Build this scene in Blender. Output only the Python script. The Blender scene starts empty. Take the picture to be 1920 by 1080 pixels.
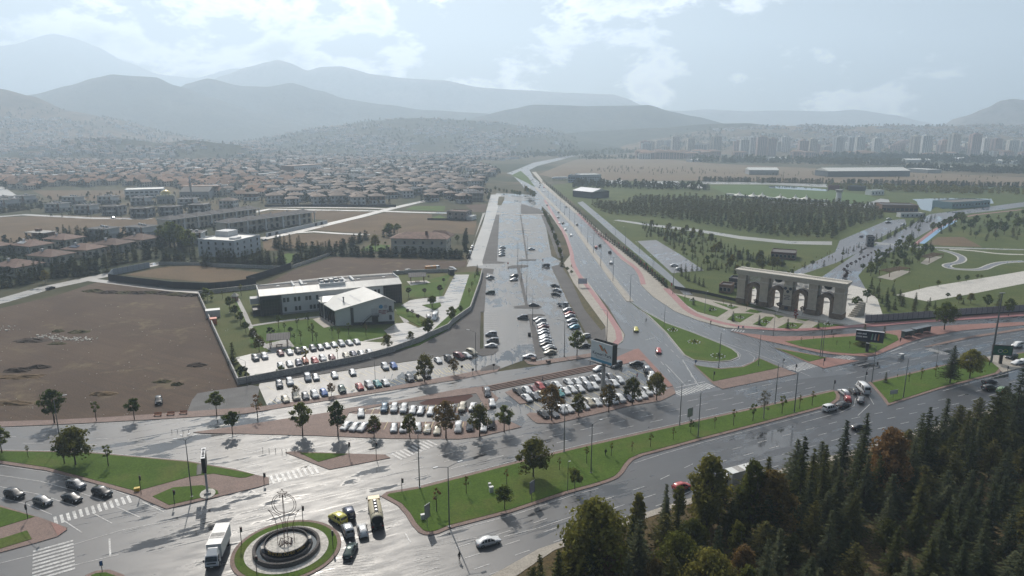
import bpy, math, random
from mathutils import Vector, Matrix, noise
R = math.radians
rnd = random.Random(7)
S = bpy.context.scene
COL = S.collection

# ------------------------------------------------------------------ camera
CAM_H, PITCH = 72.0, R(13.0)
cam = bpy.data.cameras.new('camera'); cam.lens = 24.0; cam.sensor_width = 36.0
cam.clip_start = 1.0; cam.clip_end = 60000
co = bpy.data.objects.new('camera', cam); COL.objects.link(co)
co.location = (0, 0, CAM_H); co.rotation_euler = (R(90) - PITCH, 0, 0)
S.camera = co

# ------------------------------------------------------------------ light, sky, exposure
SUN_AZ, SUN_EL = R(18.5), R(40)          # sun stands to the left of straight ahead
sl = bpy.data.lights.new('sun', 'SUN'); sl.energy = 5.0; sl.angle = R(0.6); sl.color = (1.0, .93, .835)
so = bpy.data.objects.new('sun', sl); COL.objects.link(so)
sun_dir = Vector((-math.sin(SUN_AZ) * math.cos(SUN_EL), math.cos(SUN_AZ) * math.cos(SUN_EL), math.sin(SUN_EL)))
so.rotation_euler = (-sun_dir).to_track_quat('-Z', 'Y').to_euler(); so.location = (0, 0, 500)

W = bpy.data.worlds.new('World'); S.world = W; W.use_nodes = True
wt = W.node_tree; wt.nodes.clear()
def wn(t, **k):
    n = wt.nodes.new(t)
    for a, b in k.items(): setattr(n, a, b)
    return n
def wl(a, b): wt.links.new(a, b)
def wmath(op, a, b=None, c=None):
    n = wn('ShaderNodeMath', operation=op)
    for i, q in enumerate((a, b, c)):
        if q is None: continue
        if isinstance(q, (int, float)): n.inputs[i].default_value = q
        else: wl(q, n.inputs[i])
    return n.outputs[0]
sky = wn('ShaderNodeTexSky', sky_type='NISHITA', sun_disc=False, sun_elevation=SUN_EL, sun_rotation=-SUN_AZ,
         altitude=1050, air_density=1.0, dust_density=3.0, ozone_density=1.0)
tc = wn('ShaderNodeTexCoord')
sep = wn('ShaderNodeSeparateXYZ'); wl(tc.outputs['Generated'], sep.inputs[0])
zz = wmath('MAXIMUM', sep.outputs[2], 0.0)
# cloud field: heaped clouds, a little flattened
cmb = wn('ShaderNodeMapping'); cmb.inputs['Scale'].default_value = (1.0, 1.0, 1.9); cmb.inputs['Location'].default_value = (.37, .11, .23); wl(tc.outputs['Generated'], cmb.inputs[0])
n1 = wn('ShaderNodeTexNoise'); n1.inputs['Scale'].default_value = 7.5; n1.inputs['Detail'].default_value = 10; n1.inputs['Roughness'].default_value = .58; n1.inputs['Distortion'].default_value = .15
wl(cmb.outputs[0], n1.inputs['Vector'])
n2 = wn('ShaderNodeTexNoise'); n2.inputs['Scale'].default_value = 3.0; n2.inputs['Detail'].default_value = 3
wl(cmb.outputs[0], n2.inputs['Vector'])
dotn = wn('ShaderNodeVectorMath', operation='DOT_PRODUCT'); wl(tc.outputs['Generated'], dotn.inputs[0]); dotn.inputs[1].default_value = sun_dir
cov = wmath('ADD', wmath('ADD', n1.outputs[0], wmath('MULTIPLY', wmath('SUBTRACT', n2.outputs[0], .5), .6)), wmath('MULTIPLY', wmath('SUBTRACT', dotn.outputs['Value'], .72), .35))
dens = wn('ShaderNodeMapRange'); dens.interpolation_type = 'SMOOTHSTEP'
dens.inputs['From Min'].default_value = .505; dens.inputs['From Max'].default_value = .6
wl(cov, dens.inputs['Value'])
# clouds are bright at their rims and greyer where thick
thick = wn('ShaderNodeMapRange'); thick.inputs['From Min'].default_value = .55; thick.inputs['From Max'].default_value = .72
thick.inputs['To Min'].default_value = 1.0; thick.inputs['To Max'].default_value = .16
wl(cov, thick.inputs['Value'])
# forward scattering round the sun lights the cloud veil
glow = wn('ShaderNodeMapRange'); glow.inputs['From Min'].default_value = .2; glow.inputs['From Max'].default_value = 1.0
glow.inputs['To Min'].default_value = .75; glow.inputs['To Max'].default_value = 1.75
wl(dotn.outputs['Value'], glow.inputs['Value'])
CLOUD = 46.0
cb = wmath('MULTIPLY', wmath('MULTIPLY', thick.outputs[0], glow.outputs[0]), CLOUD)
ccol = wn('ShaderNodeVectorMath', operation='SCALE'); ccol.inputs[0].default_value = (1.0, .975, .955); wl(cb, ccol.inputs['Scale'])
mixc = wn('ShaderNodeMix', data_type='RGBA'); wl(wmath('MULTIPLY', dens.outputs[0], .85), mixc.inputs['Factor'])
wl(sky.outputs[0], mixc.inputs['A']); wl(ccol.outputs[0], mixc.inputs['B'])
bg = wn('ShaderNodeBackground'); bg.inputs['Strength'].default_value = .05
wl(mixc.outputs['Result'], bg.inputs['Color'])
wo = wn('ShaderNodeOutputWorld'); wl(bg.outputs[0], wo.inputs['Surface'])

S.view_settings.view_transform = 'Standard'; S.view_settings.look = 'None'
S.view_settings.exposure = 0.0; S.view_settings.gamma = 1.0; S.view_settings.use_curve_mapping = False
S.render.engine = 'CYCLES'
S.cycles.use_denoising = True
S.cycles.max_bounces = 4; S.cycles.diffuse_bounces = 2; S.cycles.glossy_bounces = 2
S.cycles.transmission_bounces = 2; S.cycles.transparent_max_bounces = 6; S.cycles.volume_bounces = 2
S.cycles.caustics_reflective = False; S.cycles.caustics_refractive = False

# ------------------------------------------------------------------ helpers
CP, SP = math.cos(PITCH), math.sin(PITCH)
def G(u, v, z=0.0):
    """point of the level ground (or of the level z) seen at a position measured on the photograph"""
    x = (u - 960) / 1280; y = (v - 540) / 1280
    t = (z - CAM_H) / (-SP - y * CP)
    return Vector((x * t, (CP - y * SP) * t, z))
def K(x0, y0, s):
    """reads positions measured on an enlarged crop of the photograph"""
    return lambda x, y: (x0 + x / s, y0 + y / s)
def hgt(u, vb, vt):
    """height in metres of an upright thing whose foot is at (u,vb) and top at row vt"""
    p = G(u, vb); b = math.atan((vt - 540) / 1280) + PITCH
    return CAM_H - math.tan(b) * p.y

class MB:
    """collects shapes into one mesh"""
    def __init__(s): s.v = []; s.f = []; s.m = []
    def add(s, vs, fs, m=0):
        o = len(s.v); s.v.extend(tuple(q) for q in vs)
        for f in fs: s.f.append([i + o for i in f]); s.m.append(m)
    def box(s, c, d, m=0, rz=0):
        x, y, z = d[0] / 2, d[1] / 2, d[2] / 2; ca, sa = math.cos(rz), math.sin(rz)
        vs = []
        for k in (-z, z):
            for i, j in ((-x, -y), (x, -y), (x, y), (-x, y)):
                vs.append((c[0] + i * ca - j * sa, c[1] + i * sa + j * ca, c[2] + k))
        s.add(vs, [(3, 2, 1, 0), (4, 5, 6, 7), (0, 1, 5, 4), (1, 2, 6, 5), (2, 3, 7, 6), (3, 0, 4, 7)], m)
    def prism(s, poly, z0, z1, m=0, bottom=False, mtop=None):
        n = len(poly)
        if sum(poly[i][0] * poly[(i + 1) % n][1] - poly[(i + 1) % n][0] * poly[i][1] for i in range(n)) < 0: poly = poly[::-1]
        o = [(p[0], p[1], z0) for p in poly] + [(p[0], p[1], z1) for p in poly]
        s.add(o, [(i, (i + 1) % n, n + (i + 1) % n, n + i) for i in range(n)], m)
        s.add([q for q in o[n:]], [tuple(range(n))], m if mtop is None else mtop)
        if bottom: s.add(o[:n], [tuple(range(n))[::-1]], m)
    def flat(s, poly, z, m=0):
        n = len(poly)
        if sum(poly[i][0] * poly[(i + 1) % n][1] - poly[(i + 1) % n][0] * poly[i][1] for i in range(n)) < 0: poly = poly[::-1]
        s.add([(p[0], p[1], z) for p in poly], [tuple(range(n))], m)
    def tube(s, p, q, r0, r1=None, n=6, m=0, cap=True):
        p = Vector(p); q = Vector(q); r1 = r0 if r1 is None else r1
        d = (q - p); d = d.normalized() if d.length > 1e-9 else Vector((0, 0, 1))
        a = d.orthogonal().normalized(); b = d.cross(a)
        vs = []
        for c, r in ((p, r0), (q, r1)):
            for i in range(n):
                t = 2 * math.pi * i / n; vs.append(c + a * (r * math.cos(t)) + b * (r * math.sin(t)))
        fs = [(i, (i + 1) % n, n + (i + 1) % n, n + i) for i in range(n)]
        if cap: fs += [tuple(range(n, 2 * n)), tuple(range(n))[::-1]]
        s.add(vs, fs, m)
    def pipe(s, pts, r, n=5, m=0):
        for a, b in zip(pts, pts[1:]): s.tube(a, b, r, r, n, m)
    def quad(s, a, b, c, d, m=0): s.add([a, b, c, d], [(0, 1, 2, 3)], m)
    def strip(s, pts, w, z, m=0, dash=None):
        """a flat painted line of width w along ground points; dash=(on,off)"""
        if dash:
            on, off = dash; acc = 0.0
            for a, b in zip(pts, pts[1:]):
                a = Vector(a[:2]); b = Vector(b[:2]); L = (b - a).length
                if L < 1e-6: continue
                d = (b - a) / L; t = -acc
                while t < L:
                    x0, x1 = max(t, 0), min(t + on, L)
                    if x1 > x0 + .05: s.strip([a + d * x0, a + d * x1], w, z, m)
                    t += on + off
                acc = (L + acc) % (on + off)
            return
        L, Rr = offset_line(pts, w / 2)
        for i in range(len(pts) - 1):
            s.add([(L[i][0], L[i][1], z), (Rr[i][0], Rr[i][1], z), (Rr[i + 1][0], Rr[i + 1][1], z), (L[i + 1][0], L[i + 1][1], z)], [(0, 1, 2, 3)], m)
    def lathe(s, prof, n=24, c=(0, 0), m=0):
        o = len(s.v); k = len(prof)
        for r, z in prof:
            for i in range(n):
                t = 2 * math.pi * i / n; s.v.append((c[0] + r * math.cos(t), c[1] + r * math.sin(t), z))
        for j in range(k - 1):
            for i in range(n):
                s.f.append([o + j * n + i, o + j * n + (i + 1) % n, o + (j + 1) * n + (i + 1) % n, o + (j + 1) * n + i]); s.m.append(m)
    def mesh(s, name, mats, smooth=False):
        me = bpy.data.meshes.new(name); me.from_pydata(s.v, [], s.f)
        for mt in (mats if isinstance(mats, (list, tuple)) else [mats]): me.materials.append(mt)
        if any(s.m): me.polygons.foreach_set('material_index', s.m)
        if smooth: me.polygons.foreach_set('use_smooth', [True] * len(s.f))
        me.update(); return me

def offset_line(pts, w):
    P = [Vector(p[:2]) for p in pts]; L, Rr = [], []
    for i, p in enumerate(P):
        d = Vector((0, 0))
        if i: d += (p - P[i - 1]).normalized()
        if i < len(P) - 1: d += (P[i + 1] - p).normalized()
        d = d.normalized() if d.length > 1e-9 else Vector((1, 0))
        n = Vector((-d.y, d.x)); L.append(p + n * w); Rr.append(p - n * w)
    return L, Rr
def inset(poly, w):
    """shrinks an outline by w metres"""
    P = [Vector(p[:2]) for p in poly]; n = len(P)
    if sum(P[i].x * P[(i + 1) % n].y - P[(i + 1) % n].x * P[i].y for i in range(n)) < 0: P = P[::-1]
    out = []
    for i in range(n):
        a = (P[i] - P[i - 1]).normalized(); b = (P[(i + 1) % n] - P[i]).normalized()
        na, nb = Vector((-a.y, a.x)), Vector((-b.y, b.x)); m = na + nb
        k = max(.35, 1 + na.dot(nb)); out.append(P[i] + m * (w / k))
    return out
def smooth_poly(pts, it=2, closed=True):
    for _ in range(it):
        q = []; n = len(pts)
        for i in range(n if closed else n - 1):
            a, b = pts[i], pts[(i + 1) % n]
            q += [(a[0] * .75 + b[0] * .25, a[1] * .75 + b[1] * .25), (a[0] * .25 + b[0] * .75, a[1] * .25 + b[1] * .75)]
        pts = q if closed else [pts[0]] + q + [pts[-1]]
    return pts
def gp(pix, z=0.0): return [G(u, v, z) for u, v in pix]
def inside(p, poly):
    x, y = p[0], p[1]; r = False; n = len(poly); j = n - 1
    for i in range(n):
        a, b = poly[i], poly[j]
        if (a[1] > y) != (b[1] > y) and x < (b[0] - a[0]) * (y - a[1]) / (b[1] - a[1]) + a[0]: r = not r
        j = i
    return r

def link(name, me, parent=None, loc=None, rz=0, sc=None):
    o = bpy.data.objects.new(name, me); COL.objects.link(o)
    if parent is not None: o.parent = parent
    if loc is not None: o.location = loc
    if rz: o.rotation_euler = (0, 0, rz)
    if sc is not None: o.scale = sc if isinstance(sc, (tuple, list, Vector)) else (sc, sc, sc)
    return o
def tag(o, label=None, cat=None, group=None, kind=None):
    if label: o['label'] = label
    if cat: o['category'] = cat
    if group: o['group'] = group
    if kind: o['kind'] = kind
    return o
def thing(name, label, cat, loc=(0, 0, 0), rz=0, group=None, sc=None):
    return tag(link(name, None, None, loc, rz, sc), label, cat, group)
def part(name, mb, mats, parent, smooth=False, label=None):
    o = link(name, mb.mesh(name, mats, smooth) if isinstance(mb, MB) else mb, parent)
    if label: o['label'] = label
    return o
def struct(name, mb, mats, smooth=False): return tag(link(name, mb.mesh(name, mats, smooth)), kind='structure')
def dup(root, loc, rz=0, label=None, sc=None, cat=None, group=None):
    r = root.copy(); COL.objects.link(r); r.location = loc; r.rotation_euler = (0, 0, rz)
    if sc is not None: r.scale = sc if isinstance(sc, (tuple, list, Vector)) else (sc, sc, sc)
    tag(r, label, cat, group)
    for ch in root.children:
        c = ch.copy(); COL.objects.link(c); c.parent = r
        for g in ch.children:
            d = g.copy(); COL.objects.link(d); d.parent = c
    return r
ORD = ['zeroth', 'first', 'second', 'third', 'fourth', 'fifth', 'sixth', 'seventh', 'eighth', 'ninth', 'tenth', 'eleventh', 'twelfth', 'thirteenth', 'fourteenth',
       'fifteenth', 'sixteenth', 'seventeenth', 'eighteenth', 'nineteenth', 'twentieth'] + ['twenty-' + q for q in 'first second third fourth fifth sixth seventh eighth ninth'.split()]

# ------------------------------------------------------------------ materials
class NT:
    def __init__(s, name):
        s.mat = bpy.data.materials.new(name); s.mat.use_nodes = True; s.t = s.mat.node_tree
        s.b = s.t.nodes['Principled BSDF']; s.out = s.t.nodes['Material Output']
    def n(s, t, **k):
        q = s.t.nodes.new(t)
        for a, b in k.items(): setattr(q, a, b)
        return q
    def l(s, a, b): s.t.links.new(a, b)
    def pos(s, stretch=None, rot=0):
        g = s.n('ShaderNodeNewGeometry')
        if not stretch: return g.outputs['Position']
        m = s.n('ShaderNodeMapping'); s.l(g.outputs['Position'], m.inputs['Vector'])
        m.vector_type = 'TEXTURE'; m.inputs['Rotation'].default_value = (0, 0, rot); m.inputs['Scale'].default_value = stretch
        return m.outputs[0]
    def obj(s): return s.n('ShaderNodeTexCoord').outputs['Object']
    def noise(s, vec, scale, detail=4, rough=.55, dist=0):
        q = s.n('ShaderNodeTexNoise'); q.inputs['Scale'].default_value = scale; q.inputs['Detail'].default_value = detail
        q.inputs['Roughness'].default_value = rough; q.inputs['Distortion'].default_value = dist
        s.l(vec, q.inputs['Vector']); return q.outputs[0]
    def ramp(s, fac, stops):
        q = s.n('ShaderNodeValToRGB'); e = q.color_ramp.elements
        while len(e) < len(stops): e.new(.5)
        for i, (p, c) in enumerate(stops):
            e[i].position = p; e[i].color = (*c, 1) if isinstance(c, tuple) else (c, c, c, 1)
        s.l(fac, q.inputs[0]); return q.outputs[0]
    def rng(s, fac, a, b, c, d):
        q = s.n('ShaderNodeMapRange'); q.interpolation_type = 'SMOOTHSTEP'
        for k, v in zip(('From Min', 'From Max', 'To Min', 'To Max'), (a, b, c, d)): q.inputs[k].default_value = v
        s.l(fac, q.inputs['Value']); return q.outputs[0]
    def mix(s, f, a, b):
        q = s.n('ShaderNodeMix', data_type='RGBA')
        for k, v in (('Factor', f), ('A', a), ('B', b)):
            if isinstance(v, (int, float)): q.inputs[k].default_value = v
            elif isinstance(v, tuple): q.inputs[k].default_value = (*v, 1)
            else: s.l(v, q.inputs[k])
        return q.outputs['Result']
    def math(s, op, a, b):
        q = s.n('ShaderNodeMath', operation=op)
        for i, v in enumerate((a, b)):
            if isinstance(v, (int, float)): q.inputs[i].default_value = v
            else: s.l(v, q.inputs[i])
        return q.outputs[0]
    def base(s, c, rough=None, spec=None, metal=None):
        if isinstance(c, tuple): s.b.inputs['Base Color'].default_value = (*c, 1)
        else: s.l(c, s.b.inputs['Base Color'])
        for k, v in (('Roughness', rough), ('Specular IOR Level', spec), ('Metallic', metal)):
            if v is None: continue
            if isinstance(v, (int, float)): s.b.inputs[k].default_value = v
            else: s.l(v, s.b.inputs[k])
        return s.mat
    def bump(s, h, strength=.3, dist=.1):
        q = s.n('ShaderNodeBump'); q.inputs['Strength'].default_value = strength; q.inputs['Distance'].default_value = dist
        s.l(h, q.inputs['Height']); s.l(q.outputs[0], s.b.inputs['Normal'])
def shade(c, k): return tuple(min(1, q * k) for q in c)
def ground_mat(name, c1, c2, scale=.15, rough=.9, fine=3.0, spec=.3, c3=None, s3=.03):
    n = NT(name); p = n.pos(); a = n.noise(p, scale, 6, .62)
    col = n.mix(n.rng(a, .36, .64, 0, 1), c1, c2)
    if c3: col = n.mix(n.rng(n.noise(p, s3, 5, .6, .4), .52, .64, 0, .85), col, c3)
    f = n.noise(p, fine, 3, .7)
    col = n.mix(.5, col, n.mix(n.rng(f, .3, .7, 0, 1), shade(c1, .55), shade(c2, 1.35)))
    return n.base(col, rough, spec)
def plain(name, c, rough=.6, spec=.4, metal=0.0, var=.12, scale=1.5, rand=0.0, coat=0.0):
    n = NT(name); p = n.obj(); a = n.noise(p, scale, 5, .6)
    col = n.mix(n.rng(a, .3, .7, 0, 1), shade(c, 1 - var), shade(c, 1 + var))
    if rand:
        oi = n.n('ShaderNodeObjectInfo'); h = n.n('ShaderNodeHueSaturation')
        h.inputs['Hue'].default_value = .5
        n.l(n.rng(oi.outputs['Random'], 0, 1, 1 - rand, 1 + rand), h.inputs['Value']); n.l(col, h.inputs['Color']); col = h.outputs[0]
    n.b.inputs['Coat Weight'].default_value = coat; n.b.inputs['Coat Roughness'].default_value = .06
    return n.base(col, rough, spec, metal)
def wet_asphalt(name, base, dry_rough=(.38, .56), puddle=.54, rot=R(26), stretch=(9, 2.2, 1), spec=.66):
    """damp asphalt: rough film that glares towards the sun, smooth standing water that mirrors the sky"""
    n = NT(name); p = n.pos(); ps = n.pos(stretch, rot)
    big = n.noise(p, .022, 5, .6, .3); st = n.noise(ps, .55, 7, .62, .25); fine = n.noise(p, 4.0, 3, .7)
    w = n.math('ADD', n.math('MULTIPLY', big, .5), n.math('MULTIPLY', st, .5))
    lines = n.rng(n.noise(n.pos((16, .7, 1), rot), .8, 5, .65, .3), .56, .62, 0, .8)   # wet wheel tracks
    water = n.math('MAXIMUM', n.rng(w, puddle, puddle + .045, 0, 1), n.math('MULTIPLY', lines, n.rng(big, .42, .55, 0, 1)))
    damp = n.noise(ps, 1.3, 5, .65)
    tone = n.mix(n.rng(damp, .3, .72, 0, 1), shade(base, .72), shade(base, 1.4))
    patch = n.n('ShaderNodeTexVoronoi'); patch.inputs['Scale'].default_value = .035; n.l(p, patch.inputs['Vector'])
    tone = n.mix(.35, tone, n.mix(patch.outputs['Color'], shade(base, .6), shade(base, 1.5)))
    col = n.mix(water, tone, shade(base, .55))
    r = n.rng(n.math('ADD', n.math('MULTIPLY', damp, .7), n.math('MULTIPLY', fine, .3)), .3, .7, dry_rough[0], dry_rough[1])
    rr = n.n('ShaderNodeMix', data_type='FLOAT'); n.l(water, rr.inputs['Factor']); n.l(r, rr.inputs['A']); rr.inputs['B'].default_value = .1
    n.bump(n.math('MULTIPLY', fine, n.math('SUBTRACT', 1.0, water)), .22, .05)
    return n.base(col, rr.outputs['Result'], spec)
M = {}
M['asphalt'] = wet_asphalt('wet_asphalt', (.036, .038, .043))
M['asphalt_lot'] = wet_asphalt('wet_lot_asphalt', (.085, .084, .084), rot=R(92), puddle=.51, stretch=(7, 3, 1))
M['asphalt_hwy'] = wet_asphalt('damp_highway_asphalt', (.06, .062, .067), rot=R(93), puddle=.55, stretch=(16, 2, 1), dry_rough=(.3, .45))
M['concrete_road'] = wet_asphalt('pale_wet_concrete', (.24, .23, .215), rot=R(24), puddle=.55, dry_rough=(.35, .55))
M['asphalt_park'] = wet_asphalt('park_asphalt', (.1, .1, .112), rot=R(55), puddle=.54)
M['dark_gravel'] = ground_mat('dark_gravel', (.075, .07, .068), (.115, .108, .103), .1, .85, 5)
M['grey_gravel'] = ground_mat('grey_gravel', (.12, .115, .11), (.17, .165, .16), .2, .9, 5)
M['brick'] = ground_mat('brick_paving', (.15, .098, .08), (.21, .14, .115), .35, .75, 4, .4)
M['brick_red'] = ground_mat('red_paving', (.2, .1, .08), (.27, .14, .115), .3, .75, 4, .4)
M['bike'] = ground_mat('red_cycle_path', (.25, .09, .09), (.31, .14, .135), .25, .6, 3, .5)
M['beige'] = ground_mat('beige_paving', (.27, .24, .2), (.35, .315, .265), .3, .7, 3, .4)
M['grass'] = ground_mat('lawn_grass', (.048, .09, .01), (.072, .12, .016), .12, .9, 3, .15, (.115, .115, .034), .06)
M['grass_dry'] = ground_mat('rough_grass', (.06, .085, .022), (.1, .105, .035), .08, .9, 2, .15, (.14, .12, .05), .04)
M['park_grass'] = ground_mat('park_grass', (.05, .074, .017), (.08, .098, .024), .05, .9, 1.2, .15, (.12, .12, .04), .02)
M['oval'] = ground_mat('oval_lawn', (.07, .115, .035), (.085, .13, .04), .02, .9, 1, .15)
M['mulch'] = ground_mat('bark_mulch', (.055, .022, .018), (.085, .035, .026), .5, .9, 5)
M['straw'] = ground_mat('dry_straw_field', (.1, .072, .045), (.165, .115, .068), .035, .95, 1.5, .15, (.11, .075, .05), .02)
M['plain'] = ground_mat('far_dry_plain', (.14, .108, .073), (.19, .143, .094), .008, .95, .5, .15)
M['kerb'] = ground_mat('kerb_stone', (.3, .28, .26), (.38, .355, .33), .5, .7, 3)
M['concrete'] = ground_mat('concrete', (.32, .31, .29), (.42, .4, .375), .25, .8, 2)
M['pale_stone'] = ground_mat('pale_stone_paving', (.42, .4, .36), (.55, .52, .47), .3, .7, 2)
M['soil_dark'] = ground_mat('dark_soil_heap', (.04, .028, .022), (.075, .055, .042), .5, .95, 3)
M['weeds'] = ground_mat('weeds', (.045, .05, .022), (.12, .095, .045), .6, .95, 3)
M['forest_floor'] = ground_mat('needle_litter', (.055, .045, .026), (.12, .088, .045), .15, .95, 2, .1, (.05, .065, .02), .07)
def dirt():
    n = NT('ploughed_dirt'); p = n.pos(); a = n.noise(p, .03, 6, .62, .5); b = n.noise(p, .25, 6, .7); f = n.noise(p, 2.2, 4, .75)
    tr = n.noise(n.pos((1.1, 24, 1), R(62)), .8, 3, .6)
    col = n.mix(n.rng(a, .3, .7, 0, 1), (.08, .052, .035), (.13, .088, .06))
    col = n.mix(n.rng(tr, .4, .66, 0, .45), col, (.055, .04, .033))
    straw = n.math('MULTIPLY', n.rng(n.noise(p, .045, 5, .6, .8), .53, .66, 0, 1), n.rng(b, .42, .6, 0, 1))
    col = n.mix(straw, col, (.2, .155, .09))
    speck = n.rng(n.noise(p, 1.6, 2, .5), .76, .79, 0, .6)
    col = n.mix(speck, col, (.3, .27, .24))
    col = n.mix(.4, col, n.mix(n.rng(f, .3, .7, 0, 1), (.045, .034, .027), (.15, .115, .09)))
    n.bump(f, .5, .2)
    return n.base(col, .95, .2)
M['dirt'] = dirt()
def terrain():
    n = NT('valley_ground'); p = n.pos(); a = n.noise(p, .004, 8, .62, .4); b = n.noise(p, .03, 6, .65)
    col = n.mix(n.rng(a, .4, .62, 0, 1), (.045, .055, .03), (.14, .11, .07))
    col = n.mix(n.rng(b, .42, .66, 0, .8), col, (.05, .056, .03))
    return n.base(col, .95, .1)
M['terrain'] = terrain()
def hillmat(name, c1, c2, c3):
    n = NT(name); p = n.pos(); a = n.noise(p, .003, 8, .62, .5); b = n.noise(p, .018, 8, .7)
    col = n.mix(n.rng(a, .4, .62, 0, 1), c1, c2); col = n.mix(n.rng(b, .46, .62, 0, .85), col, c3)
    n.bump(b, .6, 25); return n.base(col, .95, .05)
M['hill_green'] = hillmat('wooded_hill', (.05, .056, .032), (.085, .08, .05), (.035, .042, .026))
M['hill_tan'] = hillmat('dry_hill', (.19, .135, .085), (.13, .1, .065), (.06, .06, .036))
M['haze_rock'] = hillmat('haze_paled_mountain', (.26, .24, .22), (.2, .18, .16), (.14, .135, .11))  # rock paled towards the haze colour; part of the far fading is painted in
M['water'] = NT('pond_water').base((.03, .045, .05), .06, .5)
M['paint'] = ground_mat('road_paint', (.2, .2, .2), (.66, .65, .62), .6, .5, 2.5, .5)
M['paint_worn'] = ground_mat('worn_road_paint', (.2, .2, .2), (.55, .54, .52), .8, .5, 3, .5)
M['yellow_paint'] = ground_mat('yellow_road_paint', (.42, .33, .1), (.6, .48, .16), .6, .5, 3, .5)
# ------------------------------------------------------------------ lettering
GOLD = NT('gilt_letters').base((.55, .36, .08), .35, .5, .5); DARKP = NT('dark_print').base((.03, .035, .05), .6, .3); WHITEI = NT('white_print').base((.75, .75, .75), .5, .3); MAROON = NT('maroon_letters').base((.22, .03, .05), .5, .3)
def text_mesh(txt, size, depth=.02):
    c = bpy.data.curves.new('text', 'FONT'); c.body = txt; c.size = size; c.extrude = depth; c.align_x = 'CENTER'; c.align_y = 'CENTER'; c.resolution_u = 3
    o = bpy.data.objects.new('text', c); COL.objects.link(o); dg = bpy.context.evaluated_depsgraph_get(); me = bpy.data.meshes.new_from_object(o.evaluated_get(dg))
    bpy.data.objects.remove(o); bpy.data.curves.remove(c); return me
TEXTS = {}
for t_, z_ in [('Kayseri Park', 1.35)] + [(c_, .72) for c_ in set('ŞEHİTLERÖLMEZVATAN')]: TEXTS[t_, z_] = text_mesh(t_, z_)
def lettering(txt, size, m, parent, loc, rot, name='lettering'):
    me = TEXTS[txt, size].copy(); me.materials.clear(); me.materials.append(m); o = link(name, me, parent); o.location = loc; o.rotation_euler = rot; return o

# ------------------------------------------------------------------ people
SKIN = NT('skin').base((.35, .2, .14), .6); CLOTH = {k: plain(k + '_clothes', c, .85, .2) for k, c in dict(black=(.02, .02, .022), navy=(.03, .04, .08), grey=(.12, .12, .12), red=(.3, .04, .04)).items()}
def person_mesh(stride):
    V = [(0, 0, .95), (0, 0, 1.2), (0, 0, 1.42), (0, 0, 1.52), (0, 0, 1.66), (.1, 0, .9), (.11, stride * .28, .5), (.11, stride * .1, .08), (.11, stride * .1 + .16, .05), (-.1, 0, .9), (-.11, -stride * .1 + .05, .5), (-.11, -stride * .42, .1), (-.11, -stride * .42 + .14, .05), (.2, 0, 1.4), (.25, -stride * .12, 1.12), (.23, -stride * .1 + .1, .86), (-.2, 0, 1.4), (-.25, stride * .12, 1.12), (-.23, stride * .2 + .06, .88)]
    E_ = [(0, 1), (1, 2), (2, 3), (3, 4), (0, 5), (5, 6), (6, 7), (7, 8), (0, 9), (9, 10), (10, 11), (11, 12), (2, 13), (13, 14), (14, 15), (2, 16), (16, 17), (17, 18)]
    rad = [.15, .15, .17, .07, .115, .1, .075, .05, .045, .1, .075, .05, .045, .075, .055, .045, .075, .055, .045]
    me = bpy.data.meshes.new('body'); me.from_pydata(V, E_, []); o = bpy.data.objects.new('body', me); COL.objects.link(o); md = o.modifiers.new('skin', 'SKIN'); sv = me.skin_vertices[0].data
    for i, r_ in enumerate(rad): sv[i].radius = (r_, r_ * .8); sv[i].use_root = i == 0
    sb = o.modifiers.new('sub', 'SUBSURF'); sb.levels = 1; sb.render_levels = 1; dg = bpy.context.evaluated_depsgraph_get(); m2 = bpy.data.meshes.new_from_object(o.evaluated_get(dg)); bpy.data.objects.remove(o); return m2
PMS = [person_mesh(.2), person_mesh(.9)]; HAIRM = NT('dark_hair').base((.02, .015, .012), .7)
def person(u, v, rz, cloth, label, walk=1):
    o = thing('person', label, 'person', G(u, v) + Vector((0, 0, .03)), rz); me = PMS[walk].copy(); me.materials.clear(); me.materials.append(CLOTH[cloth]); me.materials.append(SKIN)
    for f in me.polygons:
        c = f.center
        if c.z > 1.53 or (c.z < .93 and abs(c.x) > .2): f.material_index = 1
    link('body', me, o); mb = MB(); mb.lathe([(.0, 1.8), (.08, 1.785), (.122, 1.72), (.125, 1.66), (.1, 1.62)], 10); h = part('hair', mb, HAIRM, o, True)
def scrawl(mb, cx, z, w, h, y, r):   # a line of lettering too small to read
    x = cx - w / 2
    while x < cx + w / 2 - h * .3:
        d = h * r.uniform(.35, .6); mb.box((x + d / 2, y, z), (d, .03, h * r.choice((1, .85)))); x += d + h * r.choice((.14, .14, .14, .5))
# ------------------------------------------------------------------ the ground and everything laid on it
def sheet(name, pix, z, m, label=None, world=False):
    mb = MB(); mb.flat(pix if world else gp(pix), z); return struct(name, mb, M[m])
def slab(name, pix, mside, mtop, h=.13, z0=-.05, world=False):
    mb = MB(); P = pix if world else gp(pix); mb.prism(P, z0, h, 0, mtop=1); return struct(name, mb, [M[mside], M[mtop]])
def lawn(pix, h=.19, name='lawn', m='grass', world=False):
    mb = MB(); mb.prism(pix if world else gp(pix), .0, h, 0); return struct(name, mb, M[m])

# base terrain reaching past the horizon, finer near the camera
gm = MB()
ring = [(-11000, -350), (11000, -350), (11000, 10100), (-11000, 10100)]
gm.flat(ring, -.06); struct('ground', gm, M['terrain'])

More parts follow.
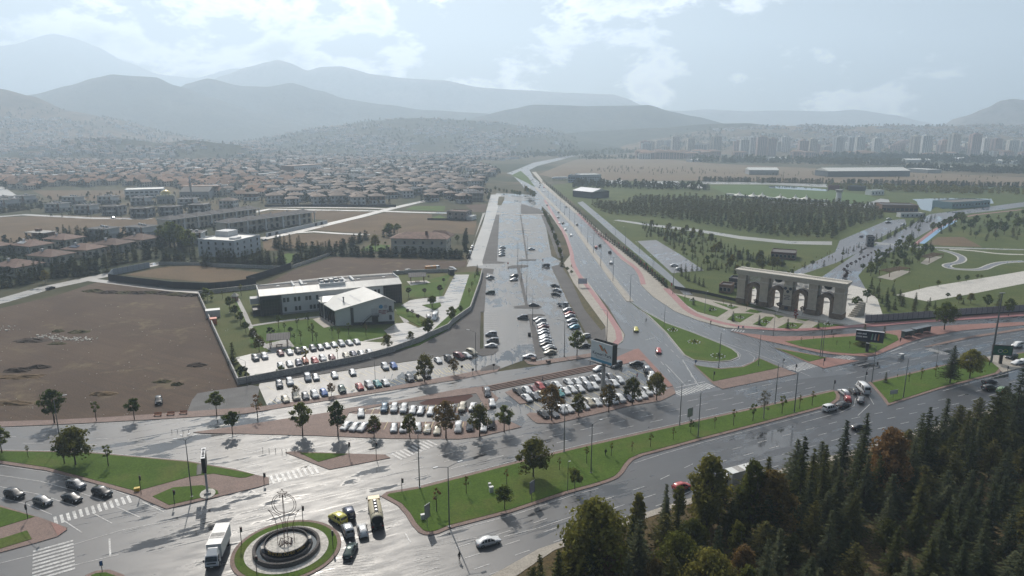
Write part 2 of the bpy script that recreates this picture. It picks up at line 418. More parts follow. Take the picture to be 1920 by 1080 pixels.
C1 = K(0, 700, 4); C2 = K(360, 480, 4); C3 = K(800, 480, 4); C4 = K(1200, 480, 4); C5 = K(1100, 640, 4); C6 = K(460, 640, 4.8); C7 = K(840, 640, 4.364)
D1 = K(0, 810, 4); D2 = K(360, 860, 4.8); D3 = K(600, 860, 4); D4 = K(700, 720, 4); D6 = K(1480, 600, 4.354); D7 = K(960, 810, 4)
E4 = K(0, 300, 4); E5 = K(400, 300, 4); E6 = K(800, 300, 4); E7 = K(1200, 300, 5.333); E8 = K(1500, 300, 4.571); F5 = K(1560, 480, 5.333); N0 = K(0, 520, 4); Z6 = K(880, 290, 8.71)

# wide natural grounds
sheet('dirt_field', [(-700, 560), (0, 578), (100, 556), (185, 528), (372, 553), (447, 722), (480, 735), (480, 768), (0, 800), (-900, 880)], .0, 'dirt')
sheet('gravel_apron', [C1(1480, 150), C1(1600, 130), C1(1780, 105), (470, 722), (487, 725), (480, 764), C1(1400, 300), C1(1440, 200)], .004, 'grey_gravel')
sheet('straw_field', [(-400, 432), (0, 407), (120, 404), (290, 408), (300, 425), (250, 440), (190, 455), (100, 462), (-400, 470)], .004, 'straw')
sheet('straw_field', [E4(940, 860), E4(1240, 800), E4(1480, 790), E4(1920, 840), E5(430, 850), E5(400, 880), E5(0, 915), (480, 524), (400, 530), (300, 522)], .004, 'straw')
sheet('straw_field', [E5(740, 520), E5(1300, 392), E5(1640, 405), E5(1640, 450), E5(1920, 455), (894, 415), (889, 440), E5(1700, 540), E5(1170, 555)], .004, 'straw')
sheet('straw_field', [E5(330, 405), E5(500, 375), E5(1230, 390), E5(1130, 420), E5(870, 480), E5(840, 450), E5(700, 440)], .004, 'straw')
sheet('straw_field', [E5(370, 610), E5(600, 555), E5(740, 552), E5(1150, 570), E5(900, 660), E5(740, 640), E5(500, 680), E5(380, 680)], .004, 'straw')
sheet('bare_lot', [E5(900, 725), E5(1900, 760), E5(1890, 800), E5(1340, 850), E5(400, 930), E5(590, 830)], .004, 'dirt')
sheet('straw_field', [(60, 357), (230, 357), (235, 369), (190, 377), (100, 375)], .004, 'straw')
sheet('bare_lot', [E6(290, 335), E6(450, 330), E6(440, 390), E6(350, 390), E6(300, 345)], .004, 'dirt')
sheet('dry_plain', [(1010, 327), (1060, 306), (1085, 298), (1240, 297), (1330, 306), (1560, 318), (1920, 332), (2500, 348), (2500, 365), (1920, 349), (1540, 342), (1330, 338), (1190, 340), (1105, 336), (1040, 334)], .0, 'plain')
sheet('dry_plain', [(1105, 293), (1180, 290), (1370, 296), (1300, 300), (1240, 298)], -.01, 'plain')

# the park
PARK = [(1035, 347), (1110, 338), (1330, 341), (1920, 352), (2600, 372), (2600, 575), (1920, 583), (1720, 603), (1640, 606), (1580, 612), (1380, 568), (1290, 545), (1250, 535), (1200, 485), (1120, 415), (1050, 360)]
sheet('park_lawn', PARK, .0, 'park_grass')
sheet('oval_lawn', [(1329, 349), (1390, 346), (1480, 350), (1560, 357), (1630, 366), (1645, 374), (1600, 382), (1520, 376), (1440, 372), (1370, 366), (1350, 358)], .01, 'oval')
sheet('service_lane', [E6(1130, 320), E6(1170, 310), E6(1340, 450), E6(1520, 600), E6(1760, 800), E6(1920, 940), E6(2000, 1010), E6(1930, 1010), E6(1880, 960), E6(1640, 760), E6(1400, 560), E6(1290, 460)], .008, 'asphalt_hwy')
sheet('park_car_park', [(1195, 452), (1230, 450), (1280, 480), (1320, 507), (1260, 512), (1225, 480)], .012, 'asphalt_park')
sheet('park_path', [(1160, 412), E7(100, 640), E7(560, 690), E7(1000, 760), E7(1500, 810), E7(1920, 815), E7(1920, 850), E7(1500, 840), E7(1000, 790), E7(560, 715), E7(100, 660), (1150, 413)], .008, 'concrete_road')
sheet('park_road', [E8(-60, 960), E8(300, 790), E8(340, 690), E8(740, 520), E8(900, 505), E8(910, 550), E8(640, 690), E8(560, 765), E8(300, 885), E8(0, 985), (1460, 520), (1425, 512), (1440, 508)], .008, 'asphalt_park')
sheet('park_avenue', [E8(160, 1020), E8(560, 750), E8(640, 735), E8(1110, 465), E8(1300, 440), E8(1620, 400), E8(1920, 360), E8(1920, 400), E8(1700, 430), E8(1340, 470), E8(820, 770), E8(700, 830), E8(560, 920), E8(500, 990), E8(560, 1100), E8(300, 1130)], .008, 'asphalt_park')
sheet('park_promenade', [F5(640, 390), F5(960, 455), F5(1440, 370), F5(2100, 240), F5(2100, 120), F5(1600, 205), F5(960, 310)], .01, 'pale_stone')
sheet('park_path', [E8(640, 700), E8(1000, 740), E8(1920, 765), E8(1920, 772), E8(1000, 752), E8(640, 720)], .012, 'concrete_road')
for k, (pix, w, mm) in enumerate([([E8(1200, 768), E8(1330, 800), E8(1400, 840), E8(1370, 880), E8(1250, 895), E8(1270, 925), E8(1400, 940), E8(1560, 940), E8(1640, 900), E8(1740, 875), E8(1930, 868)], 3.2, 'asphalt_park'),
                          ([E8(1280, 765), E8(1480, 775), E8(1700, 805), E8(1920, 810)], 1.6, 'pale_stone')]):
    mb = MB(); mb.strip(smooth_poly([G(*q) for q in pix], 2, False), w, .016, 0); struct('winding_path', mb, M[mm])
    mb = MB(); mb.strip(smooth_poly([G(*q) for q in pix], 2, False), w + 1.6, .012, 0); struct('path_edging', mb, M['pale_stone'])
mb = MB(); mb.strip([G(*E8(990, 722)), G(*E8(1150, 600)), G(*E8(1330, 505)), G(*E8(1500, 470)), G(*E8(1900, 425))], 2.5, .014); struct('red_cycle_path', mb, M['bike'])
mb = MB(); mb.strip([G(*E8(1040, 716)), G(*E8(1190, 600)), G(*E8(1330, 520))], 3.5, .012); struct('blue_court', mb, plain('blue_court_paint', (.18, .33, .5), .5))
sheet('sand_play_area', [E8(1090, 720), E8(1180, 660), E8(1400, 660), E8(1560, 745), E8(1230, 735)], .02, 'straw')
for q in ([E8(1030, 885), E8(1110, 820), E8(1220, 830), E8(1090, 900)], [E8(660, 1005), E8(860, 940), E8(950, 955), E8(790, 1030)]): sheet('paved_garden_bed', q, .02, 'beige')
sheet('pond', [E8(960, 335), E8(1250, 325), E8(1640, 332), E8(1660, 372), E8(1400, 385), E8(1300, 372), E8(1170, 385), E8(1120, 440), E8(1040, 425), E8(1010, 385), E8(1000, 355)], .02, 'water')
sheet('pond', [E7(1280, 258), E7(1500, 262), E7(1900, 296), E7(1880, 312), E7(1450, 290), E7(1300, 280)], .016, 'water')
sheet('paved_court', [E7(20, 215), E7(380, 212), E7(410, 240), E7(400, 262), E7(70, 268)], .012, 'concrete_road')
sheet('paved_court', [E6(1300, 155), E6(1480, 150), E6(1530, 180), E6(1320, 180)], .012, 'concrete_road')
sheet('turquoise_pool', [E8(1190, 405), E8(1290, 385), E8(1300, 410), E8(1220, 420)], .03, 'water')
sheet('park_road', [E8(540, 385), E8(690, 330), E8(760, 340), E8(770, 365), E8(640, 400), E8(560, 410), (1580, 388), (1420, 381), (1420, 377), (1580, 383)], .012, 'concrete_road')
sheet('far_car_park', [E7(600, 215), E7(1300, 225), E7(1920, 245), E7(1920, 275), E7(1300, 245), E7(640, 240)], .006, 'concrete_road')

# lanes between the plots on the left
def lane(name, pix, w, m='concrete_road', z=.012):
    mb = MB(); mb.strip([G(*q) for q in pix], w, z); struct(name, mb, M[m])
lane('plot_road', [(-200, 612), (0, 565), E4(340, 960), E4(600, 905), E4(760, 870), E4(1200, 772)], 9)
lane('plot_road', [E4(690, 900), E4(900, 925), E4(1300, 975), E4(1500, 990), (395, 551)], 5, z=.016)
lane('plot_road', [(-300, 440), (0, 406), E4(180, 410), E4(700, 436), E4(1130, 442)], 9)
lane('plot_road', [E5(365, 590), E5(620, 540), E5(860, 482), E5(1100, 425), E5(1300, 372), E5(1480, 330), E5(1600, 305)], 9)
lane('plot_road', [E5(240, 405), E5(420, 368), E5(800, 375), E5(1230, 382), E5(1500, 392), E5(1760, 398)], 8, z=.016)
lane('plot_road', [E5(390, 352), E5(1150, 360), E5(1300, 366)], 6, z=.02)
lane('plot_road', [E5(620, 545), E5(760, 538), E5(960, 552), E5(1170, 560)], 5, z=.016)
lane('wide_avenue', [(-60, 405), (30, 377), (0, 356), (-20, 342)], 16, z=.016)
lane('footpath', [E5(0, 985), E5(400, 935), E5(880, 880), E5(1340, 850)], 3, 'concrete', .02)

# main carriageways ------------------------------------------------
sheet('boulevard', [(-500, 1400), (-700, 830), (0, 801), (120, 796), (270, 788), (480, 773), (710, 736), (860, 712), (932, 697), (1007, 686), (1113, 670), (1150, 655), (1300, 640), (1500, 640), (1640, 640), (1735, 630), (1920, 604), (2600, 520), (2600, 720), (1920, 770), (1600, 850), (1000, 1060), (700, 1400)], .0, 'asphalt')
sheet('highway', [(1187, 655), (1145, 652), (1167, 642), (1172, 628), (1140, 575), (1100, 527), (1072, 500), (1075, 490), E6(1100, 725), E6(1050, 560), E6(900, 380), E6(790, 280), E6(700, 170), E6(640, 110), E6(600, 100), E6(680, 70), E6(800, 20), E6(960, -10), (1100, 283), (1100, 287), E6(830, 45), E6(770, 75), E6(800, 130), E6(900, 210), E6(1000, 290), E6(1150, 420), E6(1300, 560), E6(1420, 690), E6(1560, 800), E6(1620, 940), (1225, 557), (1267, 585), (1312, 602), (1362, 617), (1400, 628), (1472, 650), (1540, 665), (1600, 700), (1420, 720), (1270, 745), (1240, 700)], .006, 'asphalt_hwy')
sheet('branch_road', [(1360, 616), (1450, 616), (1550, 620), (1590, 612), (1635, 609), (1710, 604), (1822, 598), (1920, 590), (2600, 530), (2600, 550), (1920, 607), (1822, 612), (1747, 618), (1640, 627), (1520, 634), (1430, 634), (1370, 624)], .010, 'asphalt')
sheet('car_park', [(485, 725), (487, 719), (585, 705), (710, 686), (810, 672), (890, 656), (937, 652), (1010, 668), (1107, 650), (1113, 664), (1010, 678), (985, 674), (936, 692), (860, 705), (710, 731), (502, 763)], .012, 'asphalt_lot')
sheet('car_park', [(932, 362), (1010, 366), (1020, 405), (1034, 480), (1052, 490), (1046, 500), (1034, 502), (1108, 654), (1020, 672), (937, 656), (907, 656), (907, 505), (893, 500), (880, 488), (905, 440), (921, 370)], .016, 'asphalt_lot')
sheet('frontage_road', [E6(480, 260), E6(560, 255), E6(520, 410), E6(430, 740), E6(420, 790), E6(300, 800), E6(420, 480)], .020, 'concrete_road')
sheet('car_park', [(909, 727), (1115, 691), (1130, 685), (1152, 686), (1207, 675), (1230, 697), (1262, 726), (1248, 742), (1032, 784), (992, 782), (975, 803), (940, 796), (640, 799), (655, 775), (720, 764), (900, 762), (925, 752)], .012, 'asphalt_lot')
sheet('brick_parking_bays', [(655, 775), (680, 768), (905, 764), (905, 770), (850, 775), (700, 776), (680, 777)], .016, 'brick')
sheet('brick_parking_bays', [(640, 799), (650, 793), (700, 792), (870, 790), (945, 787), (965, 797), (900, 806), (660, 806)], .016, 'brick')

# raised islands, pavements and lawns
def island(pix, w=1.1, name='traffic_island', m='brick', grass=True, ml='grass', sm=0):
    P = gp(smooth_poly(pix, sm) if sm else pix)
    slab(name, P, 'kerb', m, world=True)
    if grass: lawn(inset(P, w), world=True, m=ml)
island([(714, 931), (725, 923), (785, 913), (967, 866), (1100, 834), (1310, 787), (1480, 750), (1560, 732), (1570, 734), (1575, 742), (1574, 750), (1562, 759), (1545, 765), (1425, 797), (1310, 827), (1240, 846), (1205, 855), (1187, 863), (1178, 873), (1170, 886), (1160, 896), (1145, 903), (1120, 911), (1065, 926), (960, 961), (845, 991), (822, 1001), (807, 1004), (795, 1003), (785, 999), (772, 985), (760, 965), (745, 948)], 1.0, 'grass_median')
island([(1664, 761), (1655, 748), (1628, 717), (1700, 701), (1762, 686), (1850, 670), (1880, 692), (1872, 701), (1765, 729)], .9, 'grass_median')
slab('paved_crossing', [(1850, 669.5), (1885, 664), (1915, 690), (1880, 699)], 'kerb', 'beige', .16)
island([(1895, 664), (1960, 655), (2300, 590), (2300, 620), (1960, 680), (1915, 688)], .9, 'grass_median')
slab('brick_pavement', [(-500, 905), (0, 845), (160, 848), (350, 864.5), (440, 880), (480, 891), (504, 896), (505, 908), (480, 915), (312, 955), (270, 938), (257, 931), (170, 905), (87, 883), (0, 870), (-500, 960)], 'kerb', 'brick')
lawn([(-500, 910), (0, 847), (160, 850), (350, 867), (440, 883), (478, 891), (462, 896), (450, 897), (400, 889), (355, 895), (256, 922), (155, 895), (87, 877), (0, 864), (-500, 950)])
lawn([(286, 932), (325, 915), (380, 911), (408, 921), (410, 927), (317, 948)])
slab('brick_pavement', [(-80, 935), (0, 948), (80, 973), (126, 990), (107, 1007), (70, 1018), (0, 1037), (-80, 1060)], 'kerb', 'brick')
slab('brick_ramp', [D1(380, 685), D1(420, 690), D1(505, 735), D1(435, 785)], 'kerb', 'brick_red', .19)
lawn([(-80, 942), (0, 952), (65, 970), (0, 990), (-80, 1012)]); lawn([(-80, 1030), (0, 1012), (51, 996), (60, 1012), (0, 1030), (-80, 1050)])
slab('traffic_island', [(535, 849), (548, 847), (680, 852), (722, 853), (732, 859), (618, 881), (604, 876)], 'kerb', 'brick'); lawn([(562, 850), (652, 852), (597, 867)])
island([D1(640, 1078), D1(720, 1045), D1(820, 1035), D1(930, 1075), D1(960, 1120), D1(650, 1130)], .8)
slab('brick_pavement', [(-500, 815), (0, 791), (100, 788), (200, 783), (290, 777), (350, 772), (460, 765), (502, 761), (610, 745), (710, 729.6), (860, 702.5), (930, 688), (938, 690), (932, 697), (860, 712), (710, 736), (460, 776), (355, 783), (270, 788), (120, 796), (0, 801), (-700, 832)], 'kerb', 'brick')
slab('brick_pavement', [(982, 675), (995, 679), (1030, 674), (1075, 668), (1112, 662), (1114, 669), (1060, 677), (1007, 685), (990, 683)], 'kerb', 'brick')
slab('gravel_bed', [(903, 690), (925, 683), (938, 688), (933, 693), (900, 697)], 'kerb', 'dark_gravel', .16)
slab('brick_pavement', [(362, 811), (460, 797), (540, 785), (620, 773), (656, 765), (720, 757), (860, 730), (909, 724.5), (935, 747), (927, 757), (915, 770), (908, 764), (905, 756), (893, 738), (720, 760), (655, 774), (641, 797), (655, 806), (900, 806), (948, 787), (978, 801), (897, 820), (860, 824), (799, 823.5), (731, 823), (606, 818), (460, 814), (380, 813)], 'kerb', 'brick')
sheet('gravel_bed', [(735, 760), (790, 748), (850, 737), (897, 735), (903, 750), (902, 763), (835, 762)], .02, 'grey_gravel')
sheet('mulch_bed', smooth_poly([(778, 759), (808, 747), (850, 738), (893, 739), (870, 754), (835, 760)], 1), .03, 'mulch')
slab('brick_pavement', [(947, 736), (959, 731), (991, 756), (975, 758)], 'kerb', 'brick')
slab('brick_pavement', [(987, 778), (993, 774), (1020, 776), (1032, 779), (1069, 773), (1218, 743), (1246, 733), (1262, 725), (1267, 738), (1256, 744), (1239, 752), (1184, 761), (1115, 777.5), (1039, 795), (1007, 794), (1000, 790)], 'kerb', 'brick')
slab('brick_pavement', [(1128, 684), (1150, 673), (1188, 656), (1197, 654), (1210, 668), (1262, 724), (1252, 727), (1230, 700), (1208, 676), (1152, 686)], 'kerb', 'brick_red')
# three low brick steps between the lower road and the sunken car park
for k in range(4):
    o = .9 * k
    a, b = G(905, 730 + o * 2), G(1126, 686 + o * 2)
    mb = MB(); mb.strip([a, b], .7, .16 + .13 * (2 - k) if k < 3 else .03); L, Rr = offset_line([a, b], .36)
    mb = MB(); mb.prism([L[0], L[1], Rr[1], Rr[0]], 0, .75 - .18 * k); struct('brick_step', mb, M['brick'])
# tongue and U-turn islands on the highway
island([(1181, 566), (1200, 579), (1250, 606), (1300, 624), (1350, 644), (1374, 655), (1385, 664), (1386, 670), (1370, 677), (1337, 679.5), (1300, 675.5), (1282, 666), (1247, 623), (1215, 592)], .5, m='kerb')
slab('brick_pavement', [(1300, 684), (1325, 689), (1350, 691), (1390, 688), (1413, 678), (1422, 671), (1467, 690), (1495, 701), (1355, 730), (1338, 722)], 'kerb', 'brick')
lawn([(1303, 686), (1350, 693), (1395, 689), (1416, 679), (1424, 673), (1463, 690), (1337, 716)])
slab('brick_pavement', [(1450, 652), (1475, 656), (1553, 671), (1610, 677), (1545, 691), (1517, 681)], 'kerb', 'brick_red'); lawn([(1453, 653), (1475, 658), (1550, 671), (1517, 679)])
slab('brick_pavement', [(1370, 621), (1385, 624), (1450, 631), (1525, 631), (1610, 625), (1690, 619), (1747, 613), (1822, 608), (1920, 604), (2500, 552), (2500, 562), (1920, 610), (1804, 620), (1734, 633), (1699, 644), (1642, 667), (1625, 669), (1575, 666), (1537, 662), (1472, 647), (1425, 637)], 'kerb', 'brick_red')
lawn([(1472, 641), (1525, 636), (1600, 631), (1665, 626), (1682, 630), (1685, 638), (1639, 662), (1600, 664), (1560, 661), (1500, 650)])
slab('traffic_island', [(1732, 650.5), (1785, 638), (1822, 630), (1920, 615), (2500, 566), (2500, 572), (1920, 619), (1822, 634), (1790, 641), (1740, 651)], 'kerb', 'brick')
# highway median and pavements beside it
hm = [E6(790, 200), E6(900, 310), E6(1000, 400), E6(1110, 500), (1112, 480), (1150, 525), (1181, 566)]
mb = MB(); L, Rr = offset_line([G(*q) for q in [E6(815, 205), E6(900, 292), E6(1000, 392), E6(1110, 500), E6(1250, 700), E6(1400, 900), E6(1525, 1062)]], 1.5); mb.prism(L + Rr[::-1], -.05, .15); struct('highway_median', mb, M['beige'])
slab('grass_median', [E6(635, 115), E6(705, 82), E6(760, 130), E6(815, 205), E6(740, 165)], 'kerb', 'grass')
slab('beige_pavement', [E6(870, 300), E6(940, 430), E6(1030, 560), E6(1060, 640), E6(1075, 715), (1057, 494), (1075, 530), (1135, 612), (1137, 641), (1147, 655), (1168, 640), (1171, 628), (1120, 553), (1098, 523), (1070, 500), (1073, 490), E6(1060, 560), E6(940, 410)], 'kerb', 'beige')
mb = MB(); mb.strip(smooth_poly([G(*q) for q in [E6(885, 300), E6(960, 430), E6(1040, 560), E6(1090, 700), E6(1093, 770), E6(1150, 880), (1100, 535), (1140, 588), (1166, 632), (1148, 651)]], 1, False), 2.2, .14); struct('red_cycle_path', mb, M['bike'])
slab('beige_pavement', [E6(790, 90), E6(820, 90), E6(900, 190), E6(1000, 280), E6(1150, 400), E6(1350, 580), E6(1500, 700), E6(1700, 860), E6(1840, 1000), (1275, 552), (1300, 556), (1380, 572), (1480, 590), (1590, 609), (1525, 617), (1475, 621), (1362, 615), (1312, 602), (1267, 585), (1225, 557), (1202, 535), E6(1590, 880), E6(1560, 820), E6(1450, 740), E6(1300, 560), E6(1150, 430), E6(900, 220)], 'kerb', 'beige')
mb = MB(); mb.strip(smooth_poly([G(*q) for q in [E6(1130, 400), E6(1320, 580), E6(1460, 735), E6(1560, 800), E6(1610, 870), E6(1625, 935)]], 1, False), 2.4, .14)
mb.strip(smooth_poly([G(*q) for q in [C4(195, 245), C4(290, 340), C4(360, 412), C4(460, 462), C4(680, 522), C4(960, 552), C4(1180, 556), C4(1400, 545), C4(1560, 530), F5(330, 705), F5(800, 660), F5(1400, 625), F5(1920, 590)]], 1, False), 3.0, .145); struct('red_cycle_path', mb, M['bike'])
slab('red_pavement', [(1590, 611), (1632, 606), (1720, 602), (1920, 583), (2500, 540), (2500, 548), (1920, 590), (1820, 599), (1710, 604.5), (1635, 609.5), (1592, 613)], 'kerb', 'brick_red', .12)
# forecourt of the gate
sheet('plaza', [(1383, 562), (1400, 548), (1460, 520), (1500, 512), (1560, 525), (1625, 542), (1645, 560), (1655, 590), (1640, 605), (1580, 611), (1480, 590)], .02, 'pale_stone')
mb = MB()
for k in range(9):
    a = G(1400 + k * 24, 556 + k * 2.2)
    for j in range(5): mb.flat([(a.x + 3 * j, a.y + 9 * j, 0), (a.x + 5 + 3 * j, a.y + 2 + 9 * j, 0), (a.x + 2 + 3 * j, a.y + 5.5 + 9 * j, 0)], .026 + .0005 * j)
struct('plaza_inlay', mb, M['grey_gravel'])
for q in ([(270, 290), (660, 410), (580, 460), (430, 420), (350, 370)], [(545, 345), (740, 385), (690, 402)], [(650, 480), (710, 432), (860, 435), (750, 500)], [(845, 515), (940, 457), (1005, 460), (940, 530)], [(1030, 540), (1110, 500), (1225, 510), (1180, 550)], [(1290, 540), (1350, 502), (1530, 520), (1400, 537)], [(790, 420), (830, 400), (920, 420), (880, 432)], [(1000, 440), (1080, 455), (1040, 470)], [(1160, 472), (1270, 480), (1240, 492)]):
    mb = MB(); mb.prism(gp([C4(*p) for p in q]), 0, .2); struct('lawn', mb, M['grass'])
# gravel strips of the long car park
slab('gravel_bed', [E6(520, 410), E6(545, 412), E6(528, 760), E6(592, 768), E6(580, 775), E6(420, 778), E6(418, 760)], 'kerb', 'dark_gravel')
slab('gravel_bed', [E6(540, 275), E6(585, 275), E6(580, 300), E6(560, 340), E6(530, 340)], 'kerb', 'weeds')
slab('gravel_bed', [E6(700, 412), E6(708, 412), E6(760, 745), E6(822, 745), E6(818, 755), E6(690, 756), E6(688, 748), E6(745, 745)], 'kerb', 'dark_gravel')
slab('gravel_bed', [E6(662, 522), E6(775, 521), E6(775, 526), E6(662, 527)], 'kerb', 'kerb'); slab('gravel_bed', [E6(668, 541), E6(785, 540), E6(785, 545), E6(668, 546)], 'kerb', 'kerb')
slab('gravel_bed', [E6(655, 408), E6(915, 405), E6(915, 410), E6(655, 413)], 'kerb', 'kerb'); slab('gravel_bed', [E6(525, 400), E6(605, 400), E6(605, 406), E6(525, 406)], 'kerb', 'kerb')
slab('gravel_bed', [E6(708, 330), E6(850, 370), E6(880, 405), E6(708, 405)], 'kerb', 'dark_gravel')
slab('gravel_bed', [E6(858, 415), E6(880, 412), E6(930, 480), E6(1000, 620), E6(1030, 728), E6(985, 735), E6(920, 560)], 'kerb', 'dark_gravel')
slab('gravel_bed', [C3(675, 92), C3(610, 92), C3(605, 84), C3(640, 72), C3(760, 68), C3(765, 80), C3(700, 90), C3(760, 368), C3(850, 374), C3(862, 384), C3(840, 394), C3(660, 392), C3(650, 380), C3(738, 370)], 'kerb', 'dark_gravel')
slab('gravel_bed', [C3(700, 440), C3(860, 437), C3(888, 448), C3(790, 455), C3(880, 740), C3(940, 735), C3(830, 778), C3(770, 790), C3(725, 780), C3(820, 770), C3(765, 468)], 'kerb', 'dark_gravel')
slab('gravel_bed', [C3(935, 80), C3(1010, 60), C3(1030, 62), C3(1340, 540), C3(1348, 640), C3(1250, 690), C3(1230, 640), C3(1060, 330)], 'kerb', 'dark_gravel', .1)
sheet('muddy_verge', [C3(1000, 60), C3(1030, 62), C3(1200, 320), C3(1340, 540), C3(1310, 560), C3(1180, 400), C3(1090, 200)], .11, 'weeds')
slab('gravel_bed', [(907, 503), (926, 505), (924, 514), (913, 512), (908, 585), (900, 585), (900, 655), (908, 653), (930, 652), (935, 657), (925, 665), (905, 668), (893, 664), (895, 585), (902, 512)], 'kerb', 'dark_gravel')
sheet('gravel_yard', [(904, 508), (899, 660), (890, 655), (810, 671), (710, 685), (585, 704), (487, 718), (470, 722), (475, 712), (585, 693), (735, 660), (785, 642), (840, 618), (882, 584), (900, 532)], .024, 'dark_gravel')
slab('brick_pavement', [E6(300, 780), E6(420, 400), E6(440, 395), E6(360, 590), E6(330, 720)], 'kerb', 'concrete')

# paint -------------------------------------------------------------
pm = MB()
def line(pix, w=.15, dash=None, z=.03): pm.strip([G(*q) for q in pix], w, z, 0, dash)
def off(pix, d):   # a line parallel to pix, d metres to its left
    L, Rr = offset_line([G(*q) for q in pix], d); return [Vector((p[0], p[1], 0)) for p in L]
hl = [E6(715, 185), E6(800, 290), E6(910, 390), E6(1060, 560), E6(1110, 720), (1090, 505), (1130, 556), (1180, 630), (1265, 725)]
hc = [E6(815, 205), E6(900, 292), E6(1000, 392), E6(1110, 500), E6(1250, 700), E6(1400, 900), E6(1525, 1062)]
for d in (-3.6, -7.2, -10.6): pm.strip(off(hc, d), .16, .03, 0, (3, 6))
for d in (3.6, 7.2, 10.8): pm.strip(off(hc, d), .16, .03, 0, (3, 6))
pm.strip(off(hc, 1.9), .15, .03); pm.strip(off(hc, -1.9), .15, .03)
line([(1181, 567), (1214, 593), (1246, 624), (1281, 667)], .15); line([(1183, 565), (1250, 605), (1300, 622), (1350, 642), (1376, 654), (1389, 665), (1386, 673), (1370, 679), (1337, 681.5)], .15)
line([(1281, 674), (1310, 684), (1350, 689.5), (1390, 686), (1412, 678), (1415, 670), (1405, 663)], .16)
line(C4(190, 640) and [C4(190, 660), C4(330, 800), C4(420, 960)], .15, (3, 3)); line([C4(320, 780), C4(440, 975)], .2); line([C4(190, 810), C4(340, 970)], .2); line([C4(110, 740), C4(250, 900)], .2, (3, 4))
line([C4(270, 988), C4(490, 942)], .35); line([C4(40, 630), C4(110, 612)], .3)
for a, b in ((C4(370, 380), C4(900, 560)), ): line([a, b], .14, (3, 5))
for k, (a, b) in enumerate([((1225, 575), (1470, 668)), ((1240, 594), (1440, 668))]): line([a, (a[0] + 90, a[1] + 34), b, (b[0] + 70, b[1] + 20)], .16, (3, 5))
line([(1350, 640), (1440, 672), (1520, 706)], .2)
# boulevard
ma = [(785, 913), (967, 866), (1100, 834), (1310, 787), (1560, 732)]
pm.strip(off(ma, .5), .15, .03)
for d, ds in ((4.0, (4, 5)), (7.6, (4, 5)), (11.0, (4, 5))): pm.strip(off(ma, d), .17, .03, 0, ds)
mbt = [(820, 1004), (845, 994), (960, 964), (1065, 929), (1120, 914)]
pm.strip(off(mbt, -.4), .15, .03)
mb2 = [(1187, 867), (1240, 850), (1310, 830), (1425, 800), (1545, 768), (1664, 765), (1765, 732), (1870, 704), (2100, 640)]
pm.strip(off(mb2[:5], -.4), .15, .03); pm.strip(off(mb2[6:], -.4), .15, .03)
low = [(760, 1030), (960, 968), (1190, 895), (1310, 840), (1545, 780), (1765, 735), (2100, 650)]
for d, ds in ((-4, (3, 5)), (-7.5, (3, 5)), (-11, (3, 5)), (-14.5, (3, 5))): pm.strip(off(low, d), .16, .03, 0, ds)
pm.strip(off(low[:4], -17.5), .16, .03)
m2 = [(1628, 717), (1762, 686), (1850, 670), (2200, 610)]
for d in (4.0, 7.6, 11.2, 14.6): pm.strip(off(m2, d), .17, .03, 0, (5, 5))
line([D6(660, 555), D6(650, 620), D6(690, 690)], .15); line([D6(540, 640), D6(530, 700), D6(430, 750), D6(100, 840)], .15); line([D6(655, 690), D6(560, 780)], .15)
line([(1699, 647), (1740, 636), (1810, 623), (1920, 611)], .15); line([(1640, 671), (1690, 651)], .2); line([F5(470, 1000), F5(740, 900), F5(930, 835)], .15)
# left arm and junction
line([D1(0, 250), D1(350, 300), D1(700, 380), D1(1000, 490)], .16); line([D1(0, 325), D1(300, 370), D1(560, 440), D1(780, 520)], .16); line([D1(0, 410), D1(300, 470), D1(575, 560)], .16); line([D1(0, 495), D1(200, 540), D1(390, 620)], .16)
line([D1(1070, 525), D1(1230, 600)], .2); line([D1(480, 665), D1(615, 755)], .2); line([D1(690, 605), D1(840, 685)], .18); line([D1(870, 560), D1(1050, 640)], .18)
line([D1(0, 135), D1(640, 145), D1(1400, 215), D1(1760, 275), D1(1960, 330)], .16); line([D1(0, 34), D1(400, 40), D1(860, 55), D1(1290, 80)], .14, (4, 4)); line([D1(170, 84), D1(500, 88), D1(1000, 105), (330, 848)], .14, (5, 8)); line([(0, 803), (120, 798), (270, 790), (350, 786)], .15)
line([D1(1760, 120), D1(1920, 150)], .2); line([D2(420, 10), D2(650, 75)], .16); line([D2(820, 0), D2(1080, 70)], .16); line([(362, 815), (460, 816.5), (606, 820.5), (731, 825.5), (800, 825), (897, 822)], .15)
line([(465, 797), (620, 775)], .15); line([D1(0, 985), D1(500, 860), D1(900, 740), D1(1400, 640)], .15); line([D1(510, 1010), D1(890, 920)], .15); line([D1(820, 800), D1(828, 930)], .3)
line([D2(0, 600), D2(700, 440), D2(1500, 230)], .14, (6, 4)); line([D2(380, 590), D2(640, 520)], .2); line([D3(640, 560), D3(680, 630)], .25); line([D3(1270, 870), D3(1750, 705)], .15)
line([D3(1380, 585), D3(1620, 525), D3(1920, 425)], .15); line([D3(870, 650), D3(1180, 590)], .12)
for k in range(7): line([D3(0, 780 + k * 16), D3(900, 640 + k * 30)], .07, (9, 7))
